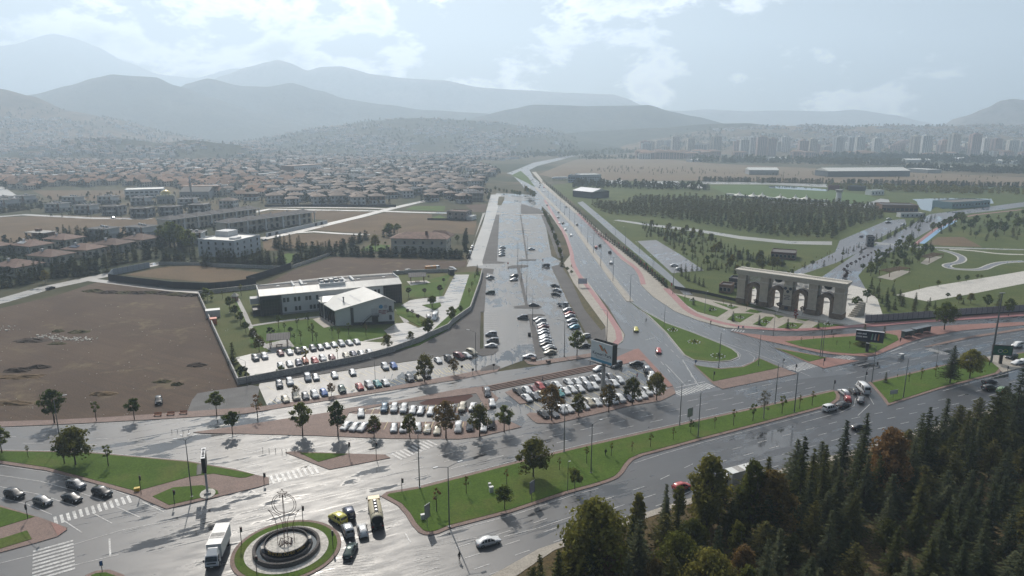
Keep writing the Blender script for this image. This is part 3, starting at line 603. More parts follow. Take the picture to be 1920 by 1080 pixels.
# lot edges
line([(487, 720), (585, 706), (710, 687), (810, 673), (888, 657)], .15); line([C3(1130, 700), C3(1240, 695)], .2)
struct('road_markings', pm, M['paint_worn'])
ym = MB()
def bays(a, b, n, du, dv, L=4.8, mm=None, w=.11):
    A, B = G(*a), G(*b); r = (B - A).normalized()
    d = (G(a[0] + du, a[1] + dv) - A).normalized()
    for k in range(n + 1):
        p = A.lerp(B, k / n); (mm or ym).strip([p, p + d * L], w, .032)
bays((500, 724), (800, 677), 22, 12, 7); bays((520, 757), (880, 699), 27, -12, -7)
bays((680, 779), (900, 768), 15, 8, -14); bays((690, 806), (895, 806), 14, 8, -14); bays((965, 735), (1190, 693), 15, 12, 8); bays((985, 758), (1225, 712), 16, 12, 8); bays((1030, 778), (1215, 742), 13, -12, -8)
for k in range(4):
    a = G(820 + 19 * k, 702.5 - 3.4 * k)
    for j in range(3): ym.strip([a + Vector((j * .8, j * .4, 0)), a + Vector((j * .8 - 1.9, j * .4 + 4.2, 0))], .12, .033)
struct('bay_markings', ym, M['yellow_paint'])
wm = MB()
for a, b, n in (((908, 515), (908, 650), 46), ((937, 408), (933, 484), 50), ((1033, 502), (1103, 645), 46), ((1016, 406), (1044, 480), 50)): bays(a, b, n, 10 if a[0] < 1000 else -10, 0, 5, wm, .1)
for a, b, n in (((969, 506), (984, 570), 28), ((993, 600), (1006, 668), 26), ((976, 415), (987, 484), 44)): bays(a, b, n, -10, 0, 5, wm, .1); bays((a[0] + 8, a[1]), (b[0] + 9, b[1]), n, 10, 0, 5, wm, .1)
struct('bay_markings', wm, M['paint_worn'])
# zebra crossings: every bar its own piece
def zebra(label, a, b, n, L, w=.5, worn=False, du=None, fat=None):
    A, B = G(*a), G(*b); r = (B - A).normalized(); pn = Vector((-r.y, r.x, 0))
    if du: pn = (G(a[0] + du[0], a[1] + du[1]) - A).normalized()
    root = tag(link('zebra_crossing', None, None, A), label, 'crossing'); me = None
    for k in range(n):
        if me is None:
            m_ = MB(); s = (B - A).length / n * .5
            c = [r * 0 - pn * L / 2, r * s - pn * L / 2, r * s + pn * L / 2, pn * L / 2]; m_.flat(c, .034); me = m_.mesh('stripe', M['paint_worn' if worn else 'paint'])
        link('stripe', me, root, (B - A) * (k / n))
zebra('white zebra crossing before the five queuing dark cars', D1(405, 668), D1(1000, 495), 13, 3.4)
zebra('zebra crossing beside the tall billboard island and small triangular island', D2(710, 190), D2(1150, 85), 9, 4.2)
zebra('faded zebra crossing below the triangular brick car park island', (742, 857), (815, 828), 10, 4, worn=True)
zebra('wide faded zebra crossing in the wet lower left corner', D1(400, 850), D1(405, 1090), 9, 6, worn=True)
zebra('zebra crossing at the mouth of the highway beside the brick corner', C4(275, 1035), C4(540, 965), 14, 3.6)
zebra('zebra crossing between the two brick islands on the northbound lanes', C4(1130, 850), C4(1290, 810), 9, 5, worn=True)
zebra('zebra crossing over the slip lane under the dark billboard lawn', (1562, 676), (1597, 668), 7, 4, worn=True)
zebra('zebra crossing over the boulevard near the bus shelters', F5(960, 930), F5(1160, 985), 12, 3, worn=True)
zebra('short zebra crossing where the branch road leaves below the gate', C4(690, 553), C4(790, 568), 5, 3, worn=True)
# roundabout
RC = G(538, 1031); RC = Vector((RC.x, RC.y, 0))
def circ(r, n=72, c=None): c = c or RC; return [Vector((c.x + r * math.cos(2 * math.pi * i / n), c.y + r * math.sin(2 * math.pi * i / n), 0)) for i in range(n)]
slab('roundabout', circ(9.3), 'kerb', 'brick', .15, world=True); lawn(circ(8.6), .2, world=True)
mb = MB(); mb.prism(circ(7.1), .1, .24); struct('stone_ring', mb, M['pale_stone'])
# woodland floor in the lower right
sheet('forest_floor', [(930, 1400), (960, 1085), (1040, 1030), (1230, 965), (1480, 885), (1660, 838), (1800, 795), (1920, 755), (2700, 560), (2900, 1000), (2900, 1500)], .05, 'forest_floor')
slab('stone_pavement', [(880, 1400), (900, 1092), (1010, 1030), (1230, 955), (1480, 876), (1660, 829), (1800, 786), (1920, 747), (2600, 570), (2600, 580), (1920, 755), (1660, 838), (1480, 886), (1230, 966), (1040, 1032), (960, 1086), (940, 1400)], 'kerb', 'beige', .12)
# building compound
COMP = [(372, 555), (447, 721), (580, 696), (670, 678), (735, 661), (785, 641), (840, 617), (882, 583), (900, 530), (904, 512), (905, 508), (842, 512), (737, 516), (475, 543)]
sheet('compound_lawn', COMP, .03, 'grass_dry')
sheet('compound_lawn', [C2(350, 330), C2(440, 530), C2(960, 470), C2(1080, 540), C2(1420, 540), C2(1480, 600), C2(1270, 640), C2(560, 720), C2(440, 690), C2(430, 560), C2(320, 350)], .038, 'grass')
sheet('compound_lawn', [C2(1590, 230), C2(1920, 140), C3(180, 135), C3(110, 305), C2(1640, 305)], .038, 'grass'); 
sheet('compound_drive', [C2(320, 765), C2(440, 735), C2(900, 690), C2(1260, 640), C2(1440, 650), C2(1490, 610), C2(1440, 560), C2(1530, 505), C2(1610, 500), C2(1700, 540), C2(1760, 520), C2(1800, 490), C2(1700, 440), C2(1600, 400), C2(1570, 370), C2(1640, 330), C2(1800, 310), C3(130, 300), C3(210, 140), C3(320, 140), C3(270, 350), C3(160, 510), C2(1850, 545), C2(1640, 660), C2(1380, 735), C2(900, 840), C2(450, 910)], .044, 'concrete_road')
for q in ([C2(1525, 390), C2(1580, 375), C2(1760, 510), C2(1740, 530), C2(1700, 525), C2(1540, 440)], [C2(1725, 370), C2(1860, 350), C2(1870, 375), C2(1820, 408)], [C3(0, 600), C3(240, 380), C3(320, 140), C3(410, 120), C3(390, 220), C3(330, 395), C3(190, 510), C3(0, 615)], [C2(1380, 735), C2(1700, 655), C2(1920, 540), C2(1920, 555), C2(1700, 672), C2(1480, 725), C2(1230, 780), C2(900, 850), C2(480, 905), C2(470, 890), C2(900, 835)]):
    mb = MB(); mb.prism(gp(q), 0, .16); struct('lawn', mb, M['grass'])
lane('garden_path', [C2(440, 525), C2(660, 490), C2(960, 455)], 2.2, 'concrete', .06); lane('garden_path', [C2(340, 320), C2(400, 440), C2(450, 560), C2(560, 690)], 1.6, 'concrete', .064); lane('garden_path', [C2(1290, 640), C2(1480, 600)], 1.2, 'concrete', .06); lane('garden_path', [C2(1540, 400), C2(1610, 500)], 2, 'concrete', .06)
sheet('paved_court', [C2(905, 475), C2(980, 455), C2(1085, 520), C2(990, 540)], .068, 'beige'); sheet('paved_court', [C2(1610, 190), C2(1760, 185), C2(1790, 200), C2(1640, 222)], .07, 'pale_stone'); sheet('paved_court', [C2(520, 670), C2(720, 620), C2(770, 680), C2(600, 720)], .07, 'concrete')
# ------------------------------------------------------------------ hills round the valley (each a body with front and back slopes)
def interp(prof, u):
    for (a, b), (c, d) in zip(prof, prof[1:]):
        if a <= u <= c:
            t = (u - a) / (c - a); t = t * t * (3 - 2 * t) * .5 + t * .5
            return b + (d - b) * t
    return prof[0][1] if u < prof[0][0] else prof[-1][1]
def ridge(name, prof, D, front, back, m, du=8, rough=.06, seed=0):
    """a ridge D metres ahead; its crest heights come from the skyline, its flanks run out front and back"""
    u0, u1 = prof[0][0], prof[-1][0]; nu = int((u1 - u0) / du); rows = []
    FR = [-1, -.82, -.66, -.52, -.4, -.3, -.21, -.13, -.06, 0, .12, .3, .6, 1]
    mb = MB()
    for j, f in enumerate(FR):
        y = D + (f * front if f < 0 else f * back)
        for i in range(nu + 1):
            u = u0 + (u1 - u0) * i / nu; v = interp(prof, u)
            top = G(u, v, 0)  # ray through the skyline
            x = (u - 960) / 1280; yy = (v - 540) / 1280; t = D / (CP - yy * SP); h = CAM_H + (-SP - yy * CP) * t
            X = x * t * (y / D) ** .35
            q = abs(f); sh = (1 - q) ** 1.25 if f < 0 else (1 - q ** 1.4)
            nz = noise.fractal(Vector((X * .004 + seed, y * .004, seed * 3.1)), 1.0, 2.1, 6)
            gul = abs(noise.noise(Vector((X * .006 + seed, y * .0012, seed)))) * -.5
            z = max(h, 4) * sh * (1 + (nz * rough * 4 + gul * rough * 6) * (q * (1 - q) * 4)) + nz * rough * max(h, 30) * .18 * (1 - q)
            mb.v.append((X, y, z if q < 1 else -8))
    n = nu + 1
    for j in range(len(FR) - 1):
        for i in range(nu): mb.f.append([j * n + i, j * n + i + 1, (j + 1) * n + i + 1, (j + 1) * n + i]); mb.m.append(0)
    return struct(name, mb, M[m], True)
ridge('hill', [(-500, 130), (-200, 150), (0, 166), (60, 180), (130, 208), (230, 226), (330, 252), (400, 272), (450, 279)], 2850, 1000, 500, 'hill_tan', seed=1)
ridge('hill', [(-100, 215), (60, 177), (130, 160), (180, 146), (210, 140), (250, 142), (290, 144), (330, 160), (400, 184), (460, 206), (540, 228), (640, 250), (720, 268), (760, 268)], 4000, 800, 500, 'hill_green', seed=2)
ridge('hill', [(180, 270), (240, 230), (300, 190), (350, 156), (390, 146), (450, 161), (500, 163), (545, 155), (600, 171), (650, 186), (720, 196), (800, 206), (900, 212), (1000, 224), (1100, 245), (1200, 265)], 4500, 700, 500, 'hill_green', seed=3)
ridge('hill', [(330, 286), (480, 262), (600, 240), (700, 226), (790, 221), (870, 225), (950, 232), (1020, 242), (1090, 256), (1180, 275), (1240, 280)], 2850, 800, 300, 'hill_green', seed=4)
ridge('hill', [(720, 272), (800, 240), (880, 222), (960, 204), (1000, 196), (1100, 199), (1200, 198), (1215, 197), (1260, 210), (1300, 218), (1380, 236), (1460, 258), (1520, 270)], 3900, 600, 500, 'hill_green', seed=5)
ridge('mountain', [(200, 262), (300, 200), (380, 156), (420, 141), (470, 124), (500, 116), (521, 112), (545, 118), (575, 132), (600, 126), (640, 124), (700, 140), (780, 148), (830, 150), (900, 164), (970, 168), (1060, 174), (1150, 177), (1175, 184), (1200, 196), (1240, 206), (1280, 208), (1330, 205), (1400, 209), (1470, 207), (1560, 209), (1600, 205), (1680, 216), (1730, 228), (1775, 238), (1830, 256), (1880, 260)], 6600, 900, 900, 'haze_rock', seed=6)
ridge('mountain', [(-500, 110), (-200, 104), (-60, 96), (30, 82), (80, 66), (104, 62), (130, 69), (180, 86), (240, 118), (300, 140), (370, 146), (440, 128), (500, 132), (620, 150), (800, 220), (880, 258)], 9000, 1200, 900, 'haze_rock', seed=7)
ridge('mountain', [(1660, 268), (1740, 248), (1775, 235), (1800, 220), (1830, 212), (1850, 202), (1878, 188), (1900, 185), (1940, 190), (2050, 215), (2300, 225), (2600, 240)], 3900, 500, 600, 'haze_rock', seed=8)
ridge('hill', [(1100, 276), (1230, 258), (1330, 244), (1420, 238), (1500, 236), (1580, 239), (1640, 236), (1750, 237), (1850, 235), (1960, 236), (2200, 232), (2600, 240)], 2900, 900, 400, 'hill_tan', seed=9)
ridge('hill', [(920, 275), (1000, 260), (1100, 246), (1240, 240), (1330, 232), (1400, 231), (1480, 240), (1560, 260), (1620, 275)], 3050, 500, 300, 'hill_green', seed=10)
ridge('hill', [(-40, 296), (60, 276), (150, 262), (230, 260), (300, 268), (360, 262), (430, 270), (520, 284), (580, 296)], 1900, 260, 200, 'hill_green', seed=11)

# ------------------------------------------------------------------ the hazy air of the valley
HAZE = 0.00026
hb = MB(); hb.box((0, 4900, 674), (24000, 10600, 1352), 0)
hz = NT('haze_air'); hz.t.nodes.remove(hz.b); hv = hz.n('ShaderNodeVolumePrincipled')
hv.inputs['Color'].default_value = (.71, .855, 1, 1); hv.inputs['Density'].default_value = HAZE; hv.inputs['Anisotropy'].default_value = .35
hz.l(hv.outputs[0], hz.out.inputs['Volume'])
tag(link('haze', hb.mesh('haze', hz.mat)), kind='stuff')
# ------------------------------------------------------------------ trees and shrubs
def leafmat(name, c, trans=.3, var=.45, rand=.3, hue=.02):
    n = NT(name); o = n.obj(); a = n.noise(o, 1.1, 3, .6); b = n.noise(o, 6, 2, .6)
    col = n.mix(n.rng(a, .3, .7, 0, 1), shade(c, 1 - var), shade(c, 1 + var))
    col = n.mix(n.rng(b, .35, .7, 0, .6), col, (c[0] * 1.9, c[1] * 1.6, c[2] * 1.2))
    oi = n.n('ShaderNodeObjectInfo'); h = n.n('ShaderNodeHueSaturation')
    n.l(n.rng(oi.outputs['Random'], 0, 1, 1 - rand, 1 + rand), h.inputs['Value']); n.l(n.rng(oi.outputs['Random'], 0, 1, .5 + hue, .5 - hue), h.inputs['Hue']); n.l(col, h.inputs['Color'])
    n.t.nodes.remove(n.b)
    d = n.n('ShaderNodeBsdfDiffuse'); t = n.n('ShaderNodeBsdfTranslucent'); m = n.n('ShaderNodeMixShader'); m.inputs[0].default_value = trans
    n.l(h.outputs[0], d.inputs[0]); n.l(h.outputs[0], t.inputs[0]); n.l(d.outputs[0], m.inputs[1]); n.l(t.outputs[0], m.inputs[2]); n.l(m.outputs[0], n.out.inputs[0])
    return n.mat
LM = dict(dark=leafmat('conifer_needles', (.058, .068, .027)), pine=leafmat('pine_needles', (.078, .084, .031)), blue=leafmat('cedar_needles', (.06, .074, .043)),
          green=leafmat('green_leaves', (.085, .115, .027), .55), olive=leafmat('olive_leaves', (.13, .128, .034), .55), fresh=leafmat('fresh_leaves', (.125, .135, .035), .5), lime=leafmat('yellow_green_leaves', (.15, .15, .022), .4),
          rust=leafmat('autumn_leaves', (.145, .105, .042), .5), plum=leafmat('purple_leaves', (.05, .028, .03), .25), red=leafmat('red_leaves', (.2, .05, .03), .3), pale=leafmat('thin_pale_leaves', (.16, .14, .1), .3), hedge=leafmat('hedge_leaves', (.024, .036, .018), .15))
BARK = plain('bark', (.085, .065, .05), .9, .2, var=.3, scale=3); BARK_PALE = plain('pale_bark', (.4, .37, .33), .8, .2, var=.3, scale=3)
def rv(r): return Vector((r.gauss(0, 1), r.gauss(0, 1), r.gauss(0, 1))).normalized()
def leaf(mb, p, n, s, r, asp=1.5):
    a = n.orthogonal().normalized(); b = n.cross(a); t = r.uniform(0, 6.28)
    u = a * math.cos(t) + b * math.sin(t); w = n.cross(u); u = u * (s * asp * .5); w = w * (s * .5)
    mb.add([p - u, p + w * .9 - u * .1, p + u, p - w * .9 + u * .15], [(0, 1, 2, 3)])
def limb(mb, a, b, r0, r1, r, bend=.12, n=3):
    pts = [a.lerp(b, i / n) + (rv(r) * (b - a).length * bend * (0 < i < n)) for i in range(n + 1)]
    for i in range(n): mb.tube(pts[i], pts[i + 1], r0 + (r1 - r0) * i / n, r0 + (r1 - r0) * (i + 1) / n, 6, 0, False)
    return pts
def broadleaf(seed, h=8, cw=2.4, ch=None, bole=.25, n=900, leafs=.42, lumps=16, mat='green', bark=None, sparse=False, upright=0.0):
    r = random.Random(seed); tr, cr = MB(), MB(); z0 = h * bole; ch = (h - z0)
    top = Vector((r.uniform(-.3, .3), r.uniform(-.3, .3), z0 + ch * .55)); limb(tr, Vector((0, 0, -.2)), Vector((0, 0, z0)), .022 * h, .016 * h, r, .02); limb(tr, Vector((0, 0, z0)), top, .016 * h, .006 * h, r, .06)
    cen = []
    for k in range(lumps):
        t = (k + .5) / lumps; zz = z0 + ch * (.12 + .82 * t ** .9); prof = math.sin(math.pi * min(1, .18 + .8 * t) ** .85) ** .7
        a = k * 2.4 + r.uniform(-.4, .4); rr = cw * prof * r.uniform(.35, .95)
        c = Vector((math.cos(a) * rr, math.sin(a) * rr, zz)); cen.append((c, cw * r.uniform(.22, .52) * (.55 + .45 * prof)))
        limb(tr, Vector((0, 0, z0 + (zz - z0) * r.uniform(.1, .5))), c, .007 * h, .002 * h, r)
    for i in range(n):
        c, s = cen[r.randrange(lumps)]; d = rv(r); d.z *= .8; q = s * (r.random() ** .45) * (r.uniform(1.2, 1.6) if r.random() < .18 else 1)
        p = c + d * q
        if p.z < z0 * .8: p.z = z0 * .8 + r.random()
        leaf(cr, p, (d + rv(r) * .8 + Vector((0, 0, .4))).normalized(), leafs * r.uniform(.6, 1.3), r)
    return tr.mesh('trunk', bark or BARK, True), cr.mesh('crown', LM[mat])
def conifer(seed, h=12, w=2.6, n=26, per=9, low=.08, mat='dark', nl=.5, droop=.25, flat=.2, pointy=1.0):
    r = random.Random(seed); tr, cr = MB(), MB(); tr.tube((0, 0, -.2), (0, 0, h * .97), .016 * h, .02, 7, 0, False)
    for k in range(n):
        t = (k + r.uniform(-.3, .3)) / n; z = h * (low + (1 - low) * t); L = w * (1 - max(t, 0) ** 1.15) ** pointy * r.uniform(.6, 1.2) + .18
        nb = max(4, int(per * (1 - t * .45)))
        for b in range(nb):
            a = 6.283 * (b + r.uniform(-.35, .35)) / nb + k * 1.3; Lb = L * r.uniform(.5, 1.15)
            d = Vector((math.cos(a), math.sin(a), 0)); m = max(3, int(Lb / (nl * .34)))
            if Lb > 1.2 and r.random() < .5: tr.tube((0, 0, z), Vector((0, 0, z)) + d * Lb * .8 + Vector((0, 0, -droop * Lb * .4)), .03, .012, 3, 0, False)
            for q in range(m):
                f = (q + r.random()) / m; p = Vector((0, 0, z)) + d * (Lb * (.12 + .88 * f)) + Vector((0, 0, Lb * (.12 * f - droop * f * f)))
                side = Vector((-d.y, d.x, 0)) * (r.choice((-1, 1)) * (1 - f * .6) * Lb * .22 * r.random()); p += side
                nrm = (Vector((0, 0, 1)) + rv(r) * (.45 + flat)).normalized(); s = nl * r.uniform(.65, 1.25)
                u = (d + side * (.9 / max(Lb, .3)) + rv(r) * .35); u = (u - nrm * u.dot(nrm)).normalized(); v = nrm.cross(u)
                u *= s * .62; v *= s * .26; cr.add([p - u, p + v, p + u, p - v], [(0, 1, 2, 3)])
    return tr.mesh('trunk', BARK, True), cr.mesh('crown', LM[mat])
def place(pr, name, loc, sc=1.0, label=None, cat='tree', group=None):
    o = thing(name, label, cat, loc, rnd.uniform(0, 6.28), group, sc)
    link('trunk', pr[0], o); link('crown', pr[1], o); return o
def at_tree(u, vb, vt): p = G(u, vb); return p, max(.8, hgt(u, vb, vt))

# big street trees between the car parks and the boulevard
ST = [broadleaf(11, 8, 2.3, mat='green', n=1500, leafs=.36, lumps=20), broadleaf(12, 8, 2.0, mat='green', n=1500, leafs=.34, lumps=22), broadleaf(13, 8, 2.6, mat='olive', n=1500, leafs=.38, lumps=20), broadleaf(14, 8, 2.5, mat='rust', n=1200, leafs=.36, lumps=20)]
SAP = [broadleaf(21, 4, .55, n=90, leafs=.26, lumps=6, bole=.5, mat='olive'), broadleaf(22, 4, .6, n=80, leafs=.26, lumps=6, bole=.45, mat='rust'), broadleaf(23, 4, .55, n=110, leafs=.24, lumps=7, bole=.5, mat='lime'), broadleaf(24, 4, .75, n=170, leafs=.26, lumps=8, bole=.4, mat='green')]
WIDE = broadleaf(31, 8, 3.6, n=2300, leafs=.4, lumps=26, bole=.22, mat='olive'); ROUND = broadleaf(32, 5, 2.2, n=1300, leafs=.3, lumps=14, bole=.38, mat='green')
BALL = broadleaf(33, 4.5, 1.5, n=1100, leafs=.26, lumps=14, bole=.4, mat='green'); PLUM = broadleaf(34, 3.4, .95, n=420, leafs=.24, lumps=9, bole=.45, mat='plum')
BIG = [broadleaf(41, 13, 4.6, n=6500, leafs=.42, lumps=44, bole=.12, mat='fresh'), broadleaf(42, 13, 3.0, n=5000, leafs=.4, lumps=40, bole=.1, mat='fresh'), broadleaf(43, 11, 3.4, n=4200, leafs=.36, lumps=34, bole=.12, mat='rust'), broadleaf(44, 12, 2.0, n=3600, leafs=.38, lumps=34, bole=.08, mat='fresh')]
CON = [conifer(51, 13, 2.7, 34, 10, mat='dark'), conifer(52, 13, 2.2, 34, 9, mat='blue', droop=.32), conifer(53, 12, 3.2, 26, 10, mat='pine', low=.2, droop=.05, flat=.6, pointy=.75), conifer(54, 13, 1.5, 38, 8, mat='dark', droop=.4), conifer(55, 11, 2.9, 24, 10, mat='pine', low=.25, droop=.0, flat=.7, pointy=.6), conifer(56, 12, 3.1, 28, 10, mat='blue', droop=.2)]
PINE = [conifer(61, 4.5, 1.25, 11, 6, mat='pine', nl=.55, droop=.02, flat=.6, low=.12, pointy=.7), conifer(62, 4.5, 1.1, 12, 6, mat='dark', nl=.55, droop=.05, flat=.5, low=.1), conifer(63, 4.5, 1.4, 10, 6, mat='pine', nl=.6, droop=.0, flat=.7, low=.15, pointy=.6)]
SPR = [conifer(71, 5, 1.3, 16, 8, mat='dark', nl=.4, low=.03), conifer(72, 5, 1.1, 16, 8, mat='blue', nl=.4, low=.03)]
HB = [conifer(81, 3.2, .95, 11, 8, mat='hedge', nl=.4, low=.02, pointy=.55, flat=.6), conifer(82, 3.2, .85, 11, 8, mat='hedge', nl=.4, low=.02, pointy=.65, flat=.6)]
BUSH = broadleaf(91, 2, 1.0, n=220, leafs=.3, lumps=9, bole=.05, mat='green'); BUSHD = broadleaf(92, 2, 1.1, n=220, leafs=.3, lumps=9, bole=.05, mat='hedge')

T6, T7 = C6, C7
def row(items, crop, names, phrase, cat='tree', name='street_tree', group=None):
    """(x, foot y, top y, prototype, looks) measured on one crop; labels count from the left within the phrase"""
    its = sorted(items, key=lambda q: q[0]); n = len(its)
    for k, (x, yb, yt, pr, look) in enumerate(its):
        u, vb = crop(x, yb); vt = crop(x, yt)[1]; p, h = at_tree(u, vb, vt)
        ph = max(v.co.z for v in pr[1].vertices)
        where = ('%s from the left ' % ORD[k + 1] if n > 1 else '') + phrase
        place(pr, name, p, h / ph, '%s, %s' % (look, where), cat, group)
G_, O_, R_ = 'leafy green tree', 'olive green tree', 'brown autumn tree'
row([(517, 850, 545, ST[0], 'dense green tree'), (835, 855, 530, ST[1], 'tall dense green tree'), (1160, 855, 660, ST[2], 'small olive tree'), (1480, 870, 645, ST[2], O_), (1807, 875, 525, ST[3], 'big brown green tree')], C6, None, 'by the triangular brick island kerb', group='street trees along the boulevard')
row([(260, 780, 505, ST[2], O_), (460, 740, 520, ST[0], G_)], C7, None, 'at the right tip of the triangular brick island', group='street trees along the boulevard')
row([(848, 650, 345, ST[3], 'tall brown tree'), (1067, 610, 420, ST[2], 'small olive tree'), (1315, 580, 345, ST[3], 'thin rusty tree'), (1507, 520, 285, ST[2], 'round olive tree'), (1705, 485, 245, ST[2], 'wide olive tree')], C7, None, 'along the full right car park kerb', group='street trees along the boulevard')
row([(1127, 748, 555, ST[0], 'dense round green tree')], C3, None, 'at the foot of the long car park', group='street trees along the boulevard')
row([(110, 680, 470, broadleaf(15, 5, 1.2, n=160, leafs=.25, lumps=9, mat='rust'), 'nearly bare reddish tree'), (455, 500, 395, ST[3], 'small rusty tree'), (775, 490, 370, ST[3], 'small brown tree'), (1615, 370, 108, ST[2], 'tall dark olive tree'), (1877, 300, 150, ST[3], 'small brown green tree')], C6, None, 'on the brick strip', group='street trees along the brick strip')
row([(410, 375, 115, ST[0], 'ragged dark green tree'), (725, 360, 210, SAP[3], 'thin small tree'), (1010, 350, 185, BALL, 'round small tree'), (1627, 315, 135, BALL, 'narrow small tree')], C1, None, 'along the dirt field pavement', group='street trees along the dirt field')
row([(1745, 460, 280, BALL, 'small green tree on the left tip of the triangular island')], C1, None, 'beside the wet road', group='street trees along the dirt field')
row([(213, 635, 540, SAP[2], 'thin yellow sapling'), (485, 680, 480, ST[0], 'low dark tree'), (568, 690, 385, WIDE, 'tall ragged tree'), (815, 700, 535, SAP[3], 'small thin tree')], C1, None, 'on the lawn above five dark cars', group='trees on the left lawn')
row([(15, 600, 390, ST[0], 'leafy green tree cut by the left frame edge')], C1, None, 'above the left lawn')
row([(1200, 700, 390, WIDE, 'wide dark tree on worn grass'), (985, 945, 770, ROUND, 'low round dark tree'), (1510, 790, 635, ROUND, 'small bushy tree like a pollard')], D4, None, 'on the long grass median', group='trees on the long median')
row([(475, 960, 780, SAP[1], 'thin brown sapling'), (698, 825, 690, SAP[1], 'thin rusty sapling'), (1000, 760, 635, SAP[1], 'thin reddish sapling'), (1395, 650, 550, SAP[1], 'bare thin sapling'), (1600, 600, 470, SAP[2], 'small yellow sapling'), (1785, 545, 440, SAP[2], 'small yellow green sapling')], D4, None, 'on the wide end of the long median', group='saplings on the long median')
row([(340, 830, 750, SAP[1], 'rusty sapling'), (478, 795, 690, SAP[1], 'dark brown sapling'), (650, 740, 645, SAP[1], 'brown sapling'), (780, 690, 585, SAP[3], 'green sapling'), (960, 660, 565, SAP[2], 'pale yellow sapling'), (1100, 635, 505, SAP[0], 'tall olive sapling'), (1245, 600, 465, SAP[3], 'bushy green sapling'), (1465, 545, 405, SAP[3], 'tall green sapling'), (1595, 510, 400, SAP[0], 'olive sapling'), (1690, 485, 370, SAP[0], 'olive green sapling')], C5, None, 'on the narrow end of the long median', group='saplings on the long median')
row([(1325, 582, 365, broadleaf(16, 8, 1.7, n=420, leafs=.24, lumps=16, bole=.3, mat='pale', bark=BARK_PALE), 'nearly bare tree with white branches on the long median')], C5, None, 'beside a lamp post')
row([(1310, 520, 205, conifer(17, 11, 3.3, 30, 10, mat='dark', low=.16), 'big dark conifer'), (1470, 480, 232, broadleaf(18, 9, 3.5, n=3000, leafs=.36, lumps=28, bole=.22, mat='lime'), 'big round yellow green tree')], D6, None, 'on the right grass median', group='big trees on the right median')
row([(783, 513, 425, SPR[0], 'narrow dark sapling'), (880, 480, 438, SAP[0], 'olive sapling'), (975, 510, 428, SAP[2], 'pale sapling'), (1075, 490, 388, SAP[2], 'yellowish sapling'), (1190, 465, 365, SAP[1], 'brown sapling')], D6, None, 'on the right grass median', group='saplings on the right median')
row([(600, 215, 35, conifer(19, 9, 3.2, 24, 10, mat='pine', low=.05), 'broad dark conifer behind the dark billboard'), (770, 148, 50, SPR[0], 'dense conical conifer right of the dark billboard')], D6, None, 'on the triangular lawn', group='conifers on the billboard lawn')
row([(1120, 738, 455, broadleaf(20, 9, 3.6, n=2200, leafs=.4, lumps=26, bole=.25, mat='green'), 'large dark tree leaning over the branch road'), ], F5, None, 'right of the shelters')
row([(95, 195, 140, SAP[0], 'thin sapling'), (195, 165, 135, SAP[0], 'thin sapling'), (355, 170, 120, SAP[0], 'tiny sapling'), (490, 235, 170, SAP[0], 'thin bare sapling'), (385, 210, 165, SAP[0], 'bent thin sapling')], D6, None, 'on the triangular lawn of the dark billboard', group='saplings on the billboard lawn')
# garden of the white building
row([(285, 420, 300, BALL, G_), (325, 470, 365, BALL, G_), (365, 520, 415, BALL, G_), (405, 580, 490, BALL, G_), (465, 650, 535, ST[2], 'pale leafy tree'), (505, 720, 590, ST[2], 'pale leafy tree'), (115, 335, 235, BUSH, 'round pale shrub'), (230, 320, 262, SAP[2], 'thin yellow tree'), (370, 300, 210, SAP[2], 'tall thin yellow tree')], C2, None, 'in the left garden of the white building', group='young trees in the left garden')
row([(310, 810, 648, SPR[0], 'dark conical conifer'), (375, 905, 820, BUSHD, 'big dark bush')], C2, None, 'at the front left corner of the walled compound')
row([(585, 590, 530, BUSHD, 'round dark bush'), (740, 590, 530, BALL, 'small round tree'), (768, 640, 580, SAP[3], 'small dark tree'), (790, 540, 460, SAP[3], 'dark slim tree'), (870, 520, 430, SAP[3], 'dark slim tree'), (905, 640, 500, SAP[3], 'tall slim tree'), (935, 640, 570, SAP[3], 'slim tree'), (1050, 600, 520, SAP[3], 'slim tree'), (1100, 620, 540, SAP[3], 'slim tree'), (1175, 590, 500, SAP[3], 'slim tree'), (1305, 600, 505, SAP[1], 'thin brown tree'), (650, 540, 440, SAP[3], 'slim tree'), (695, 570, 500, SAP[3], 'slim tree'), (815, 640, 560, SAP[3], 'slim tree')], C2, None, 'on the lawn in front of the white building', group='young trees on the front lawn')
row([(860, 850, 690, SAP[2], 'yellow green tree'), (665, 890, 818, BUSH, 'round yellow shrub'), (1093, 770, 680, SAP[2], 'thin yellow green tree'), (1465, 705, 580, ST[2], 'olive tree'), (1640, 650, 560, ST[2], 'light green tree'), (1770, 600, 465, ST[0], 'dark green tree')], C2, None, 'along the inner side of the front wall', group='trees along the front wall')
row([(1625, 310, 235, PLUM, 'purple lollipop tree'), (1745, 300, 240, PLUM, 'purple lollipop tree'), (1860, 295, 215, PLUM, 'purple lollipop tree'), (1775, 175, 145, PLUM, 'small purple tree'), (1888, 210, 165, PLUM, 'purple tree'), (1805, 385, 295, BALL, 'round green tree'), (1620, 445, 395, PLUM, 'dark tiny tree'), (1652, 450, 400, PLUM, 'dark tiny tree'), (1695, 490, 435, PLUM, 'dark tiny tree')], C2, None, 'in the right garden of the white building', group='trees in the right garden')
row([(380, 140, 65, SPR[0], 'pointed conifer'), (362, 190, 135, SAP[3], 'slim tree'), (340, 250, 190, SAP[3], 'slim tree'), (320, 300, 240, SAP[3], 'slim tree'), (255, 430, 370, ST[0], 'round green tree'), (190, 505, 375, ST[0], 'tall green tree'), (10, 605, 465, ST[0], 'dark green tree'), (40, 395, 300, BALL, 'small round tree')], C3, None, 'on the grass strip inside the curved wall', group='trees on the curved grass strip')
